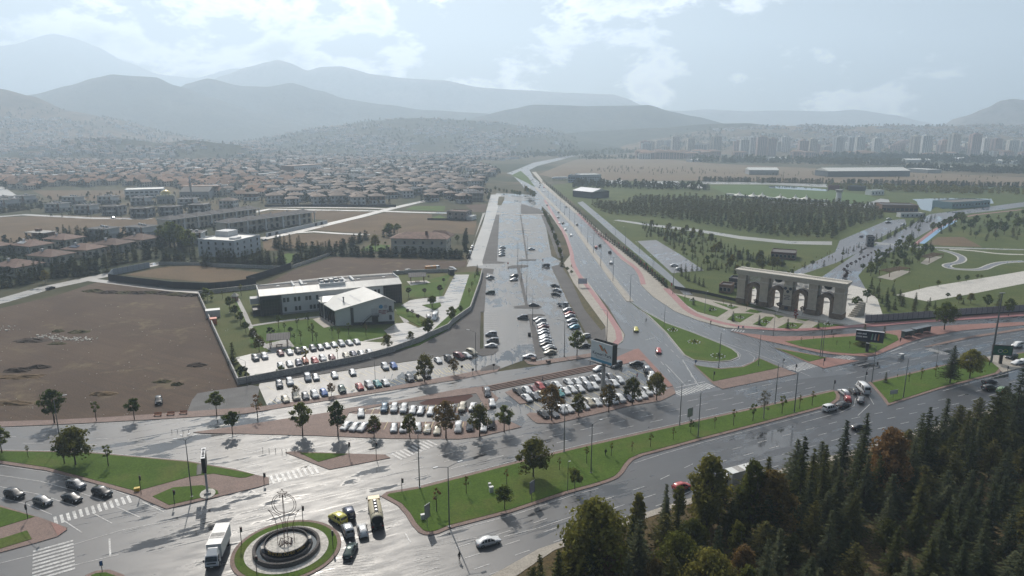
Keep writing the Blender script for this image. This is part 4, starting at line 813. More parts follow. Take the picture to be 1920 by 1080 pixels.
row([(1055, 842, 800, BALL, 'small round tree'), (1087, 862, 825, BALL, 'small round tree'), (1015, 800, 720, SPR[0], 'dark conifer')], E6, None, 'at the lower end of the long tree row')
for k in range(34):   # narrow tree row between the long car park and the highway
    t = k / 33; a, b = (868, 392), (1010, 745); x = a[0] + (b[0] - a[0]) * t + rnd.uniform(-4, 4); y = a[1] + (b[1] - a[1]) * (t ** 1.25)
    p = G(*E6(x, y)); place(rnd.choice([ST[2], ST[0], BALL, SPR[0]]), 'street_tree', p, rnd.uniform(.42, .62), 'slim tree in the close row between the long car park and the highway', group='tree row beside the highway')
for x, y, s in ((745, 250, 1.1), (760, 260, 1), (775, 270, 1), (790, 285, 1.1), (805, 292, 1.1), (640, 255, .7), (660, 268, .8), (680, 272, .8), (700, 278, .9), (580, 245, .6), (600, 255, .7), (545, 240, .6), (515, 230, .7), (480, 255, .8), (470, 290, .9), (462, 310, .8)):
    place(rnd.choice(ST[:3]), 'street_tree', G(*E6(x, y)), s, 'dark leafy tree clustered where the frontage road meets the long car park', group='trees at the far end of the car park')
for k in range(60):   # dark evergreen screen along the park fence
    t = k / 59; P0, P1, P2_ = (872, 160), (1300, 560), (1795, 945)
    x = (P0[0] + (P1[0] - P0[0]) * t * 2) if t < .5 else P1[0] + (P2_[0] - P1[0]) * (t * 2 - 1); y = (P0[1] + (P1[1] - P0[1]) * (t * 2) ** 1.2) if t < .5 else P1[1] + (P2_[1] - P1[1]) * (t * 2 - 1) ** 1.12
    place(rnd.choice(HB), 'evergreen_shrub', G(*E6(x, y + 12)), rnd.uniform(.95, 1.35), 'dark evergreen in the dense screen along the highway side of the park', 'shrub', 'evergreen screen beside the highway')
# clipped trees of the gate forecourt and the avenue
row([(400, 370, 310, SPR[1], 'tiny spruce'), (525, 415, 370, SPR[1], 'tiny spruce'), (695, 490, 415, SPR[1], 'small spruce'), (892, 520, 445, SPR[1], 'small spruce'), (1105, 545, 470, SPR[1], 'small spruce'), (1335, 545, 485, SPR[1], 'small spruce'), (335, 330, 290, SAP[1], 'thin brown tree'), (625, 370, 320, SAP[1], 'thin rusty tree'), (800, 400, 340, SAP[1], 'thin red tree')], C4, None, 'on the lawn patches before the arched gate', group='small trees before the gate')
row([(865, 385, 320, PLUM, 'dark purple tree'), (1040, 410, 345, PLUM, 'dark purple tree'), (1215, 445, 375, PLUM, 'dark purple tree'), (1163, 480, 395, broadleaf(25, 4, .9, n=500, leafs=.25, lumps=9, bole=.1, mat='red'), 'bright red leaved tree')], C4, None, 'right in front of the arches', group='purple trees before the gate')
row([(1130, 175, 95, BALL, 'round clipped tree behind the gate'), (1620, 415, 300, BALL, 'round clipped tree'), (1700, 350, 245, BALL, 'round clipped tree')], C4, None, 'around the plaza', group='clipped trees around the plaza')
for k, (x, y, h) in enumerate([(385, 1040, 60), (398, 1010, 50), (398, 985, 45), (375, 975, 50), (402, 945, 50), (435, 925, 50), (475, 905, 45), (510, 880, 42), (543, 860, 38), (577, 840, 32), (610, 815, 28), (640, 795, 24), (668, 780, 20)]):
    u, v = E8(x, y); p, hh = at_tree(u, v, E8(x, y - h)[1]); place(PLUM, 'avenue_tree', p, hh / 3.2, 'round dark purple tree, %s counted from the gate in the avenue row' % ORD[k + 1], 'tree', 'purple avenue trees')
# park pines: the ones that show largest as individuals, the rest far behind as one mass
def scatter(poly, spacing, n, seed=0, rowdir=None):
    r = random.Random(seed); xs = [p[0] for p in poly]; ys = [p[1] for p in poly]; out = []; grid = {}
    for _ in range(n * 40):
        p = (r.uniform(min(xs), max(xs)), r.uniform(min(ys), max(ys)))
        if not inside(p, poly): continue
        g = (int(p[0] // spacing), int(p[1] // spacing))
        if any((p[0] - q[0]) ** 2 + (p[1] - q[1]) ** 2 < spacing ** 2 for i in (-1, 0, 1) for j in (-1, 0, 1) for q in grid.get((g[0] + i, g[1] + j), ())): continue
        grid.setdefault(g, []).append(p); out.append(p)
        if len(out) >= n: break
    return out
wood = [p[:2] for p in gp([E7(-200, 470), E7(0, 400), E7(560, 400), E7(900, 430), E7(1500, 440), E7(1920, 450), (1640, 393), (1655, 410), (1600, 425), (1570, 440), E7(1920, 790), E7(1280, 760), E7(700, 660), E7(400, 600), E7(0, 560), (1140, 402), (1110, 385)])]
mid = [p[:2] for p in gp([E7(0, 640), E7(200, 680), E7(560, 740), E7(1000, 900), E7(1200, 1010), E7(1450, 1077), (1410, 520), (1370, 515), E7(640, 1077), E7(350, 900), E7(200, 800), E7(60, 780)])]
pts = scatter(wood, 5.0, 1400, 5); pts.sort(key=lambda p: p[1])
for i, p in enumerate(pts[:250]):
    place(rnd.choice(PINE), 'young_pine', (p[0], p[1], 0), rnd.uniform(1.1, 1.7), 'young dark pine in the planted park wood', 'tree', 'pines of the park wood')
def mass(name, pts, protos, sc, m, kind='stuff', thin=1):
    """far trees that read as one mass, joined in one mesh"""
    mb = MB(); src = []
    for pr in protos:
        me = pr[1]; src.append(([v.co.copy() for v in me.vertices], [list(f.vertices) for f in me.polygons]))
    for p in pts:
        vs, fs = rnd.choice(src); s = sc * rnd.uniform(.7, 1.3); a = rnd.uniform(0, 6.28); ca, sa = math.cos(a) * s, math.sin(a) * s
        mb.add([(p[0] + v.x * ca - v.y * sa, p[1] + v.x * sa + v.y * ca, v.z * s * 1.05) for v in vs], fs)
    return tag(link(name, mb.mesh(name, m)), kind=kind)
LITE = [conifer(101, 5, 1.35, 6, 5, mat='pine', nl=1.1, droop=.0, flat=.7, low=.1, pointy=.65), conifer(102, 5, 1.2, 6, 5, mat='pine', nl=1.0, droop=.0, flat=.7, low=.1, pointy=.65)]
LITEB = [broadleaf(103, 6, 2.4, n=46, leafs=1.5, lumps=8, bole=.1), broadleaf(104, 7, 2.0, n=46, leafs=1.4, lumps=8, bole=.1)]
mass('pine_wood', pts[250:], LITE, 1.3, LM['pine'])
mp = scatter(mid, 5.2, 290, 6)
for p in mp: place(rnd.choice([PINE[0], PINE[1], BALL, SPR[0], ST[2]]), 'park_tree', (p[0], p[1], 0), rnd.uniform(.5, .95), 'young mixed tree on the rough grass between park wood and car park', 'tree', 'trees on the rough park grass')
def line_trees(a, b, n, pr, s, name, label, group, jit=1.0, cat='tree'):
    A, B = G(*a), G(*b)
    for k in range(n):
        p = A.lerp(B, (k + .5) / n) + Vector((rnd.uniform(-jit, jit), rnd.uniform(-jit, jit), 0)); place(rnd.choice(pr), name, p, s * rnd.uniform(.8, 1.2), label, cat, group)
line_trees(E7(80, 700), E7(560, 880), 16, SPR, .9, 'spruce', 'dark spruce in the close row above the park car park', 'spruces above the park car park')
line_trees(E7(830, 960), E7(1440, 1060), 30, SPR, .95, 'spruce', 'dark spruce in the dense block left of the brown kiosk', 'spruces by the kiosk', 3)
line_trees(C4(300, 120), C4(660, 95), 10, SPR, .75, 'spruce', 'small dark spruce in the row behind the park car park', 'spruces behind the park car park')
line_trees(C4(310, 150), C4(480, 240), 6, SPR, .9, 'spruce', 'dark spruce beside the lane left of the gate', 'spruces left of the gate', 2)
willow = [p[:2] for p in gp([E8(520, 960), E8(560, 900), E8(760, 800), E8(900, 720), E8(1140, 740), E8(1130, 800), E8(980, 900), E8(700, 985), E8(580, 1010)])]
for p in scatter(willow, 5.0, 60, 8): place(rnd.choice([ST[0], BALL, SPR[1]]), 'park_tree', (p[0], p[1], 0), rnd.uniform(.6, .95), 'grey green tree in the dense grove right of the purple avenue', 'tree', 'grove right of the avenue')
line_trees(E8(560, 985), E8(1140, 490), 22, SPR + [BALL], .8, 'avenue_tree', 'small dark tree along the right edge of the purple avenue', 'trees along the avenue edge', 2)
line_trees(E8(640, 720), E8(1090, 490), 22, SPR, 1.0, 'avenue_tree', 'dark spruce between the two park roads', 'spruces between the park roads', 2)
line_trees(E8(1150, 630), E8(1340, 520), 12, SPR + [ST[0]], .9, 'park_tree', 'dark tree beside the blue court', 'trees beside the blue court', 3)
rp = [p[:2] for p in gp([E8(1230, 620), E8(1350, 540), E8(1920, 480), E8(1920, 690), E8(1600, 700), E8(1420, 650)])]
for p in scatter(rp, 9, 70, 9): place(rnd.choice([PINE[0], PINE[2], BALL, ST[0]]), 'park_tree', (p[0], p[1], 0), rnd.uniform(.8, 1.3), 'dark round pine on the bright lawn beyond the play area', 'tree', 'pines on the far right lawn')
line_trees(E8(20, 960), E8(500, 760), 26, [SAP[0], SAP[1], SPR[0], BALL], .75, 'park_tree', 'small brownish tree along the park road left of the avenue', 'small trees along the park road', 6)
lp = [p[:2] for p in gp([F5(380, 320), F5(640, 350), F5(640, 400), F5(960, 490), F5(1100, 520), F5(900, 570), F5(560, 560), F5(420, 430)])]
for p in scatter(lp, 4.5, 26, 10): place(rnd.choice(SPR), 'spruce', (p[0], p[1], 0), rnd.uniform(.7, 1.1), 'dark bluish spruce between the plaza and the pale promenade', 'tree', 'spruces right of the plaza')
row([(1155, 430, 365, BALL, 'small dark tree'), (1265, 470, 375, ST[2], 'olive tree'), (1385, 475, 365, ST[2], 'olive tree'), (1545, 525, 380, ST[0], 'big dark tree'), (1660, 525, 370, SPR[0], 'big dark conifer'), (1765, 600, 420, ST[0], 'large green tree'), (1310, 480, 420, SPR[0], 'tiny conifer'), (1050, 245 + 60, 240, SAP[0], 'thin tree'), (1260, 260, 190, ST[0], 'dark leafy tree'), (1345, 255, 185, ST[0], 'dark leafy tree'), (1450, 235, 180, BALL, 'round dark tree'), (1490, 230, 185, BALL, 'round dark tree'), (475, 290, 225, SAP[1], 'thin brown tree'), (620, 300, 230, SAP[0], 'thin tree'), (870, 340, 290, SAP[2], 'pale tree'), (1060, 310, 240, BALL, 'dark low tree')], F5, None, 'around the pale promenade', name='park_tree', group='trees around the promenade')
# belts of trees beyond the park
def belt(a, b, depth, n, s, m='pine', pr=None, name='tree_belt', seed=1):
    A, B = G(*a), G(*b); r = random.Random(seed); d = (B - A).normalized(); q = Vector((-d.y, d.x, 0))
    mass(name, [(A.lerp(B, r.random()) + q * r.uniform(0, depth)) for _ in range(n)], pr or LITE, s, LM[m])
belt(E7(580, 215), (1920, 352), 14, 420, 1.25, 'dark', seed=1); belt((1920, 352), (2400, 362), 20, 160, 1.3, 'dark', seed=2)
belt((1290, 304), (1700, 312), 90, 420, 1.9, 'dark', LITE + LITEB, seed=3); belt((1520, 300), (2300, 320), 260, 1100, 2.1, 'hedge', LITE + LITEB, seed=4)
belt((1690, 318), (2200, 338), 60, 500, 1.6, 'dark', LITE + LITEB, seed=5); belt((1100, 300), (1330, 296), 60, 120, 1.5, 'dark', LITE + LITEB, seed=6)
belt((1050, 296), (1250, 285), 200, 260, 1.7, 'dark', LITEB, seed=7); belt((1230, 287), (1900, 294), 400, 700, 2, 'dark', LITEB, seed=8)
belt((1070, 352), (1330, 358), 60, 240, 1.1, 'dark', LITE + LITEB, seed=9); belt((1560, 356), (1920, 363), 50, 260, .8, 'olive', LITEB, seed=10); belt((1660, 360), (2300, 380), 26, 160, .9, 'olive', LITEB, seed=11)
belt((1230, 327), (1920, 342), 120, 90, .7, 'dark', LITE, 'scattered_shrubs', 12); belt((1090, 325), (1320, 330), 220, 70, .8, 'dark', LITE, 'scattered_shrubs', 13)
belt((1340, 372), (1640, 392), 30, 60, .8, 'dark', LITE, seed=14)
# the dark wood in the lower right corner
wd = [p[:2] for p in gp([(1075, 1085), (1120, 1040), (1240, 985), (1400, 935), (1490, 905), (1660, 858), (1800, 812), (1930, 775), (2080, 740), (2150, 900), (2150, 1330), (960, 1330), (985, 1150)])]
fw = scatter(wd, 4.3, 520, 21)
LK = ['dark conifer in the dense wood of the lower right corner', 'bluish cedar in the dense wood of the lower right corner', 'bushy pine in the dense wood of the lower right corner', 'slim spire shaped conifer in the dense lower right wood', 'flat topped pine in the dense lower right wood', 'broad cedar in the dense lower right wood']
KN = ['conifer_tree', 'cedar_tree', 'pine_tree', 'spire_conifer', 'stone_pine', 'broad_cedar']
for p in fw:
    edge = p[0] < 40 and rnd.random() < .55
    if edge: k = rnd.choice((0, 2, 3, 3)); place(BIG[k], 'wood_edge_tree', (p[0], p[1], 0), rnd.uniform(.55, .85), ['olive leaved tree', '', 'rust coloured leafy tree', 'slim green leafy tree'][k] + ' at the left edge of the lower right wood', 'tree', 'leafy trees at the wood edge')
    else: k = rnd.choice((0, 0, 1, 1, 2, 2, 4, 4, 5, 5, 5)); place(CON[k], KN[k], (p[0], p[1], 0), (w_ := rnd.uniform(.85, 1.25), w_, rnd.uniform(.5, .98)), LK[k], 'tree', KN[k].replace('_', ' ') + 's of the lower right wood')
def single(u, vb, vt, pr, name, label):
    p, h = at_tree(u, vb, vt); place(pr, name, p, h / max(v.co.z for v in pr[1].vertices), label)
single(1112, 1105, 935, BIG[0], 'leafy_tree', 'large bushy olive tree covering the road edge below the white sedan')
single(1322, 1000, 850, BIG[1], 'leafy_tree', 'tall bright olive tree half hiding the red car')
single(1405, 1005, 862, BIG[3], 'leafy_tree', 'slim light green tree in front of the white truck')
single(1440, 1010, 880, BIG[2], 'leafy_tree', 'rusty brown tree right of the white truck')
single(1493, 985, 818, CON[3], 'spire_conifer', 'tallest thin spire conifer standing against the lower road')
single(1513, 985, 841, CON[3], 'spire_conifer', 'second thin spire conifer just right of the tallest one')
single(1535, 975, 834, CON[0], 'conifer_tree', 'pointed conifer right of the two thin spires')
single(1245, 1010, 908, CON[1], 'cedar_tree', 'pointed cedar left of the red car')
single(1268, 1015, 925, CON[3], 'spire_conifer', 'thin conifer just below the red car')
single(1605, 945, 821, CON[0], 'conifer_tree', 'dark bushy conifer at the wood edge below the lone black sedan')
single(1658, 930, 800, BIG[2], 'leafy_tree', 'golden brown pointed tree at the wood edge')
single(1727, 890, 763, CON[0], 'conifer_tree', 'conical conifer standing up against the lower carriageway')
single(1852, 870, 735, CON[2], 'pine_tree', 'dark pine against the road near the green car')
single(1800, 880, 770, CON[0], 'conifer_tree', 'conifer left of the dark pine at the wood edge')
single(1895, 830, 690, CON[5], 'broad_cedar', 'tall cedar at the right frame edge below the two black cars')
single(1012, 1100, 1040, SPR[0], 'small_spruce', 'small spruce alone at the bottom left tip of the wood')
# ------------------------------------------------------------------ cars, vans and lorries
PAINT = dict(w=('white', (.72, .72, .71)), i=('silver', (.42, .43, .44)), g=('grey', (.13, .135, .145)), k=('black', (.012, .012, .014)), r=('red', (.42, .03, .025)), d=('dark red', (.16, .018, .022)),
             b=('blue', (.04, .13, .42)), t=('teal', (.05, .27, .27)), n=('dark green', (.025, .05, .04)), c=('cream', (.56, .5, .38)), y=('yellow', (.62, .55, .08)), o=('orange red', (.5, .12, .04)), l=('light blue', (.12, .42, .55)), e=('dark blue', (.022, .028, .06)), q=('blue grey', (.1, .15, .2)), v=('green', (.16, .26, .12)))
CP_M = {k: plain('car_paint_' + v[0].replace(' ', '_'), v[1], .32, .5, .35 if k in 'igkenq' else 0.0, var=.04, coat=.7) for k, v in PAINT.items()}
GLASS = NT('car_glass').base((.012, .014, .017), .06, .6); TYRE = NT('tyre').base((.018, .018, .019), .8, .2); RIM = NT('wheel_rim').base((.35, .35, .36), .35, .5, .8)
LAMP_F = NT('headlight_lens').base((.6, .62, .64), .12, .6); LAMP_R = NT('tail_light_lens').base((.28, .012, .01), .2, .5); BLACKP = NT('black_plastic').base((.02, .02, .021), .6, .3); PLATE = NT('number_plate').base((.7, .7, .68), .5, .4)
# stations along the car: x, underside, waist, top, half width, half width at the top
SH = dict(
 s=('sedan', [(-2.25, .38, .72, .78, .70, .60), (-2.17, .26, .86, .98, .84, .70), (-1.62, .22, .90, 1.03, .88, .70), (-.98, .22, .91, 1.40, .89, .59), (-.42, .22, .91, 1.45, .89, .60), (.18, .22, .90, 1.43, .89, .60), (1.02, .22, .87, 1.0, .89, .70), (1.75, .22, .78, .87, .87, .66), (2.1, .26, .66, .74, .80, .60), (2.24, .34, .55, .60, .66, .5)], 2, 6, (1.38, -1.36)),
 h=('hatchback', [(-2.0, .38, .74, .8, .70, .62), (-1.94, .26, .92, 1.02, .85, .70), (-1.62, .22, .95, 1.38, .87, .58), (-.9, .22, .95, 1.49, .88, .60), (-.35, .22, .94, 1.51, .88, .61), (.25, .22, .93, 1.47, .88, .61), (1.05, .22, .89, 1.03, .88, .70), (1.6, .22, .8, .9, .86, .66), (1.95, .26, .66, .76, .79, .6), (2.06, .34, .56, .62, .66, .5)], 1, 6, (1.25, -1.25)),
 u=('SUV', [(-2.2, .42, .82, .9, .74, .66), (-2.14, .3, 1.02, 1.12, .88, .76), (-1.86, .27, 1.05, 1.55, .91, .64), (-1.0, .27, 1.05, 1.68, .92, .66), (-.38, .27, 1.04, 1.7, .92, .67), (.3, .27, 1.03, 1.66, .92, .66), (1.0, .27, 1.0, 1.14, .92, .76), (1.75, .27, .95, 1.05, .9, .74), (2.1, .3, .8, .9, .85, .7), (2.22, .4, .66, .72, .74, .6)], 1, 6, (1.36, -1.34)),
 v=('van', [(-2.15, .4, .9, 1.0, .78, .7), (-2.1, .27, 1.05, 1.2, .88, .78), (-2.02, .25, 1.08, 1.76, .9, .76), (-1.0, .25, 1.08, 1.84, .91, .77), (-.2, .25, 1.07, 1.84, .91, .77), (.55, .25, 1.06, 1.74, .91, .73), (1.2, .25, 1.02, 1.18, .91, .78), (1.75, .25, .9, 1.0, .88, .72), (2.05, .28, .72, .82, .82, .66), (2.16, .36, .6, .66, .72, .56)], 1, 6, (1.35, -1.3)),
 m=('minibus', [(-3.4, .45, 1.0, 1.2, .9, .84), (-3.35, .32, 1.2, 1.5, .98, .88), (-3.28, .3, 1.25, 2.45, 1.0, .84), (-1.2, .3, 1.25, 2.62, 1.0, .84), (.6, .3, 1.25, 2.62, 1.0, .84), (1.75, .3, 1.22, 2.45, 1.0, .82), (2.5, .3, 1.18, 1.38, .99, .84), (3.0, .3, 1.0, 1.1, .95, .78), (3.3, .34, .8, .9, .88, .7), (3.4, .42, .66, .72, .76, .6)], 1, 6, (2.25, -1.95)))
def car_meshes(kind, col):
    nm, ST_, c0, c1, ax = SH[kind]; bd, ws, rw, sw, jn = MB(), MB(), MB(), [MB() for _ in range(4)], MB()
    ring = []
    for x, zb, zw, zt, hw, ht in ST_: ring.append([(x, -hw * .86, zb), (x, -hw, zb + (zw - zb) * .45), (x, -hw * .975, zw), (x, -ht, zt - .02), (x, -ht * .5, zt + .03), (x, ht * .5, zt + .03), (x, ht, zt - .02), (x, hw * .975, zw), (x, hw, zb + (zw - zb) * .45), (x, hw * .86, zb)])
    n = len(ring)
    bd.add([p for r in ring for p in r], [(i * 10 + j, (i + 1) * 10 + j, (i + 1) * 10 + (j + 1) % 10, i * 10 + (j + 1) % 10) for i in range(n - 1) for j in range(10)] + [tuple(range(10)), tuple(range((n - 1) * 10, n * 10))[::-1]])
    def pane(mb, q, k=.84, o=.012):
        q = [Vector(p) for p in q]; c = sum(q, Vector()) / 4; nr = (q[1] - q[0]).cross(q[3] - q[0]); nr += (q[3] - q[2]).cross(q[1] - q[2]); nr.normalize()
        if nr.dot(c - Vector((c.x * .9, 0, .6))) < 0: nr = -nr
        mb.quad(*[c + (p - c) * k + nr * o for p in q])
    for i in range(c0, c1):
        a, b = ring[i], ring[i + 1]; s = 0 if (i - c0) * 2 < (c1 - c0) else 2
        for sd, (p, q) in enumerate(((2, 3), (7, 6))):
            pane(sw[s + sd], (a[p], b[p], b[q], a[q]), .86)
    a, b = ring[c1 - 1], ring[c1]; pane(ws, (a[3], a[6], b[6], b[3]), .9, .02)
    a, b = ring[c0], ring[c0 + 1]
    if kind == 's': pane(rw, (a[3], a[6], b[6], b[3]), .88, .02)
    else: a, b = ring[c0], ring[c0 + 1]; pane(rw, (a[3], a[6], b[6], b[3]), .86, .02)
    hw = ST_[4][4]; rr = .33 if kind in 'shv' else .37 if kind == 'u' else .4
    def wheel(mb, x, y):
        mb.tube((x, y - .1, rr), (x, y + .1, rr), rr, rr, 14, 0); s = 1 if y > 0 else -1; mb.tube((x, y + .09 * s, rr), (x, y + .115 * s, rr), rr * .62, rr * .55, 12, 1)
    wl4 = []
    for x in ax:
        for s in (-1, 1): w = MB(); wheel(w, x, s * (hw - .08)); wl4.append(w)
    L = ST_[-1][0]; B = ST_[0][0]; zf = ST_[-2][2]; zr = ST_[1][2]
    hl, tl = [], []
    for s in (-1, 1):
        a = MB(); a.box((L - .14, s * ST_[-2][4] * .78, zf + .01), (.2, .3, .14), 0, -s * .35); hl.append(a)
        a = MB(); a.box((B + .06, s * ST_[1][4] * .86, zr - .06), (.12, .2, .2 if kind != 'm' else .5), 0); tl.append(a)
    gr = MB(); gr.box((L - .03, 0, .5), (.1, .8, .16)); gr.box((B + .05, 0, .36), (.12, 1.0, .12)); gr.box((B - .005, 0, .62), (.03, .5, .11), 1); gr.box((L + .03, 0, .42), (.03, .5, .11), 1)
    for s in (-1, 1): gr.box((ST_[c1 - 1][0] + .62, s * (hw + .07), ST_[5][2] + .03), (.12, .16, .13))
    P = CP_M[col]; out = dict(body=bd.mesh('body', P, True), windscreen=ws.mesh('windscreen', GLASS), rear_window=rw.mesh('rear_window', GLASS), side=[m.mesh('side_window', GLASS) for m in sw], wheel=[w.mesh('wheel', [TYRE, RIM], False) for w in wl4], headlight=[m.mesh('headlight', LAMP_F) for m in hl], tail=[m.mesh('tail_light', LAMP_R) for m in tl], trim=gr.mesh('trim', [BLACKP, PLATE]))
    jw = MB()
    for x in (ws, rw, *sw): jw.add(x.v, x.f)
    jt = MB()
    for w in wl4: jt.add(w.v, w.f)
    out['glass'] = jw.mesh('windows', GLASS); out['tyres'] = jt.mesh('wheels', TYRE); return out
CARS = {}
def car(kind, col, loc, rz, label, level=2, group=None, sc=None):
    if (kind, col) not in CARS: CARS[kind, col] = car_meshes(kind, col)
    m = CARS[kind, col]; nm = SH[kind][0]; cat = {'m': 'minibus', 'v': 'van'}.get(kind, 'car')
    o = thing({'s': 'sedan_car', 'h': 'hatchback_car', 'u': 'suv_car', 'v': 'van', 'm': 'minibus'}[kind], label, cat, loc, rz, group, sc)
    link('body', m['body'], o)
    if level == 0: link('windows', m['glass'], o); link('wheels', m['tyres'], o); return o
    link('windscreen', m['windscreen'], o); link('rear_window', m['rear_window'], o)
    for q in m['side']: link('side_window', q, o)
    for q in m['wheel']: link('wheel', q, o)
    for q in m['headlight']: link('headlight', q, o)
    for q in m['tail']: link('tail_light', q, o)
    link('trim', m['trim'], o); return o
def heading(u, v, du, dv):
    a, b = G(u, v), G(u + du * .5, v + dv * .5); return math.atan2(b.y - a.y, b.x - a.x)
def cars(crop, phrase, items, face=None, ang=None, group=None, level=2, order='left'):
    """items (x, y, colour+kind) from one crop; face 'cam'/'away'/'left'/'right' square to the row, or ang=(du,dv) pixel heading"""
    its = sorted(items, key=lambda q: q[0]) if order == 'left' else sorted(items, key=lambda q: -q[1])
    pts = [G(*crop(x, y), .7) for x, y, c in its]; n = len(pts)
    if ang is None and n > 1:
        d = pts[-1] - pts[0]; a0 = math.atan2(d.y, d.x)
    for k, ((x, y, c), p) in enumerate(zip(its, pts)):
        if ang is not None: rz = heading(*crop(x, y), *ang)
        else:
            rz = a0 + math.pi / 2; f = Vector((math.cos(rz), math.sin(rz)))
            if (face == 'cam' and f.y > 0) or (face == 'away' and f.y < 0) or (face == 'left' and f.x > 0) or (face == 'right' and f.x < 0): rz += math.pi
        lab = '%s %s' % (PAINT[c[0]][0], SH[c[1]][0])
        if n > 1: lab += ', %s %s in %s' % (ORD[k + 1], 'from the left' if order == 'left' else 'from the near end', phrase)
        else: lab += ' ' + phrase
        car(c[1], c[0], (p.x, p.y, .02), rz + rnd.uniform(-.035, .035), lab, level, group)
def rowv(s):
    return [(float(a), float(b), c) for a, b, c in (q.split(',') for q in s.split())]
PK = 'cars parked in the lots'
cars(C2, 'rear row by the white building', rowv('475,762,gu 543,750,wu 663,727,dh 732,718,ws 795,710,ku 845,698,is 905,690,gu 962,683,ih 1012,670,ws 1065,662,ws 1120,655,wu 1180,648,ws 1235,640,ws'), 'cam', group=PK)
cars(C2, 'front row inside the wall', rowv('665,820,wh 732,806,ws 800,802,eu 848,783,oh 922,787,ru 980,767,wu 1050,760,dh 1155,740,cs 1210,731,es 1270,726,is 1330,717,ws'), 'cam', group=PK)
cars(C2, 'upper row below the wall', rowv('655,960,gu 733,942,wu 868,912,iv 928,905,is 1068,890,ws 1203,869,is 1447,827,wu 1512,821,bh 1845,780,ws 1922,772,kv'), 'cam', group=PK)
cars(C3, 'group left of the gravel tip', rowv('243,750,dv 298,743,wh 340,722,cv'), 'cam', group=PK)
cars(C2, 'lower row along the brick strip', rowv('700,1068,cs 780,1052,cu 850,1048,gh 920,1037,wu 988,1022,bh 1125,1000,nu 1257,977,rs 1327,964,wu 1390,954,ts 1450,946,ws 1632,915,gu 1697,906,cs 1755,893,ku'), 'cam', group=PK)
cars(D4, 'rear row of the brick lot', rowv('85,178,qu 158,178,wu 230,183,wu 297,190,ws 358,195,is 432,200,ws 515,185,wh 585,182,ws 668,172,cu 745,168,ws'), ang=(-3, 8), group=PK)
cars(C6, 'left end of the triangular brick lot', rowv('1040,640,ws'), ang=(0, 8), group=PK)
cars(C6, 'front row left of the brick lot', rowv('912,757,ws 990,764,ws 1065,767,ws 1155,772,dh'), ang=(-7, 6), group=PK)
cars(D4, 'front row of the brick lot', rowv('155,325,is 222,328,wh 335,325,wh 403,333,cs 478,343,cs 637,328,wv 725,315,gv 825,322,ws 885,302,kv'), ang=(-1, 8), group=PK)
cars(D4, 'right edge of the brick lot', rowv('855,66,gv 890,138,ws'), ang=(2, 8), group=PK)
cars(C7, 'by the steps of the full right lot', rowv('1233,220,ws 1378,194,gv'), ang=(-8, 3), group=PK)
cars(C7, 'alone by the red brick corner of the full right lot', rowv('1540,178,ks'), ang=(-9, 0), group=PK)
cars(C7, 'right edge of the full lot', rowv('1628,225,iu 1665,264,ws 1655,300,ws'), ang=(-2, -8), group=PK)
cars(C7, 'topmost row of the full lot', rowv('985,330,ws 1055,327,ws 1110,316,ws 1165,312,ks 1210,300,ws 1265,284,gs 1330,287,gh 1405,314,wh'), ang=(8, 6), group=PK)
cars(C7, 'second row of the full lot', rowv('575,408,ks 645,395,ws 700,387,ds 755,369,ru 815,364,ks 890,352,ws'), ang=(8, 6), group=PK)
cars(C7, 'third row of the full lot', rowv('645,460,ws 712,445,gs 765,432,cs 912,421,ts 962,404,ws 1015,390,ws 1080,383,ws 1145,369,iv 1195,360,ws 1300,340,gu 1360,338,ws'), ang=(8, 6), group=PK)
cars(C7, 'kerbside row of the full lot', rowv('780,592,ks 862,588,gs 932,560,wv 985,548,ws 1050,538,ks 1110,523,ws 1155,500,cu 1215,494,ws 1285,489,ws 1350,480,wv 1410,467,wu 1475,455,es 1540,450,ws 1590,434,ws 1630,412,wu 1690,400,ws'), ang=(8, 6), group=PK)
cars(C3, 'left side of the long lot', rowv('475,158,gs 477,275,nv 483,586,iv 495,636,gv 482,670,ws'), ang=(-9, 0), group=PK, order='near')
cars(C3, 'beside the middle strip of the long lot', rowv('655,150,ku 653,175,ws'), ang=(-9, 1), group=PK, order='near')
cars(C3, 'beyond the crossing of the long lot', rowv('805,365,gs'), ang=(9, 0), group=PK)
cars(C3, 'alone left of the busy centre row', rowv('720,460,gv'), ang=(-9, 0), group=PK)
cars(C3, 'lying across the bottom of the long lot', rowv('770,750,ws'), ang=(-9, 0), group=PK)
cars(C3, 'centre row of the long lot', rowv('835,470,gs 855,490,wv 868,514,ws 873,532,ds 872,557,ws 877,577,is 885,602,is 888,615,ws 890,637,ws 892,660,ks 915,682,ws 925,697,ks 925,720,cs'), ang=(-9, 1), group=PK, order='near', level=1)
cars(C3, 'right row of the long lot', rowv('1055,402,wh 1070,430,rs 1075,449,is 1090,480,ws 1095,515,es 1110,532,lh 1188,598,wh 1180,672,ks'), ang=(-9, 1), group=PK, order='near')
cars(C3, 'upper right of the long lot', rowv('965,220,ks 980,254,is 970,284,ks'), ang=(9, 1), group=PK, order='near')
cars(C3, 'turning at the far end crossing of the long lot', rowv('895,68,ku'), ang=(-9, -1), group=PK)
cars(E6, 'far part of the long lot', rowv('570,655,wh 563,676,ws 563,694,ws 563,711,ws'), ang=(9, -1), group=PK, level=0, order='near')
cars(E6, 'alone in the far half of the long lot', rowv('787,667,is'), ang=(9, 0), level=0)
cars(E6, 'queue on the left frontage road', rowv('343,645,ws 338,661,ks 325,690,wu 320,706,ks 315,727,ks'), ang=(2, -9), group='cars along the frontage road', level=0, order='near')
TR = 'cars driving on the highway'
cars(E6, 'traffic leaving town', rowv('903,338,ks 988,391,ks 987,428,gs 1023,468,ks 997,471,ws 1040,518,ws 1085,561,ws'), ang=(3, 9), group=TR, level=0, order='near')
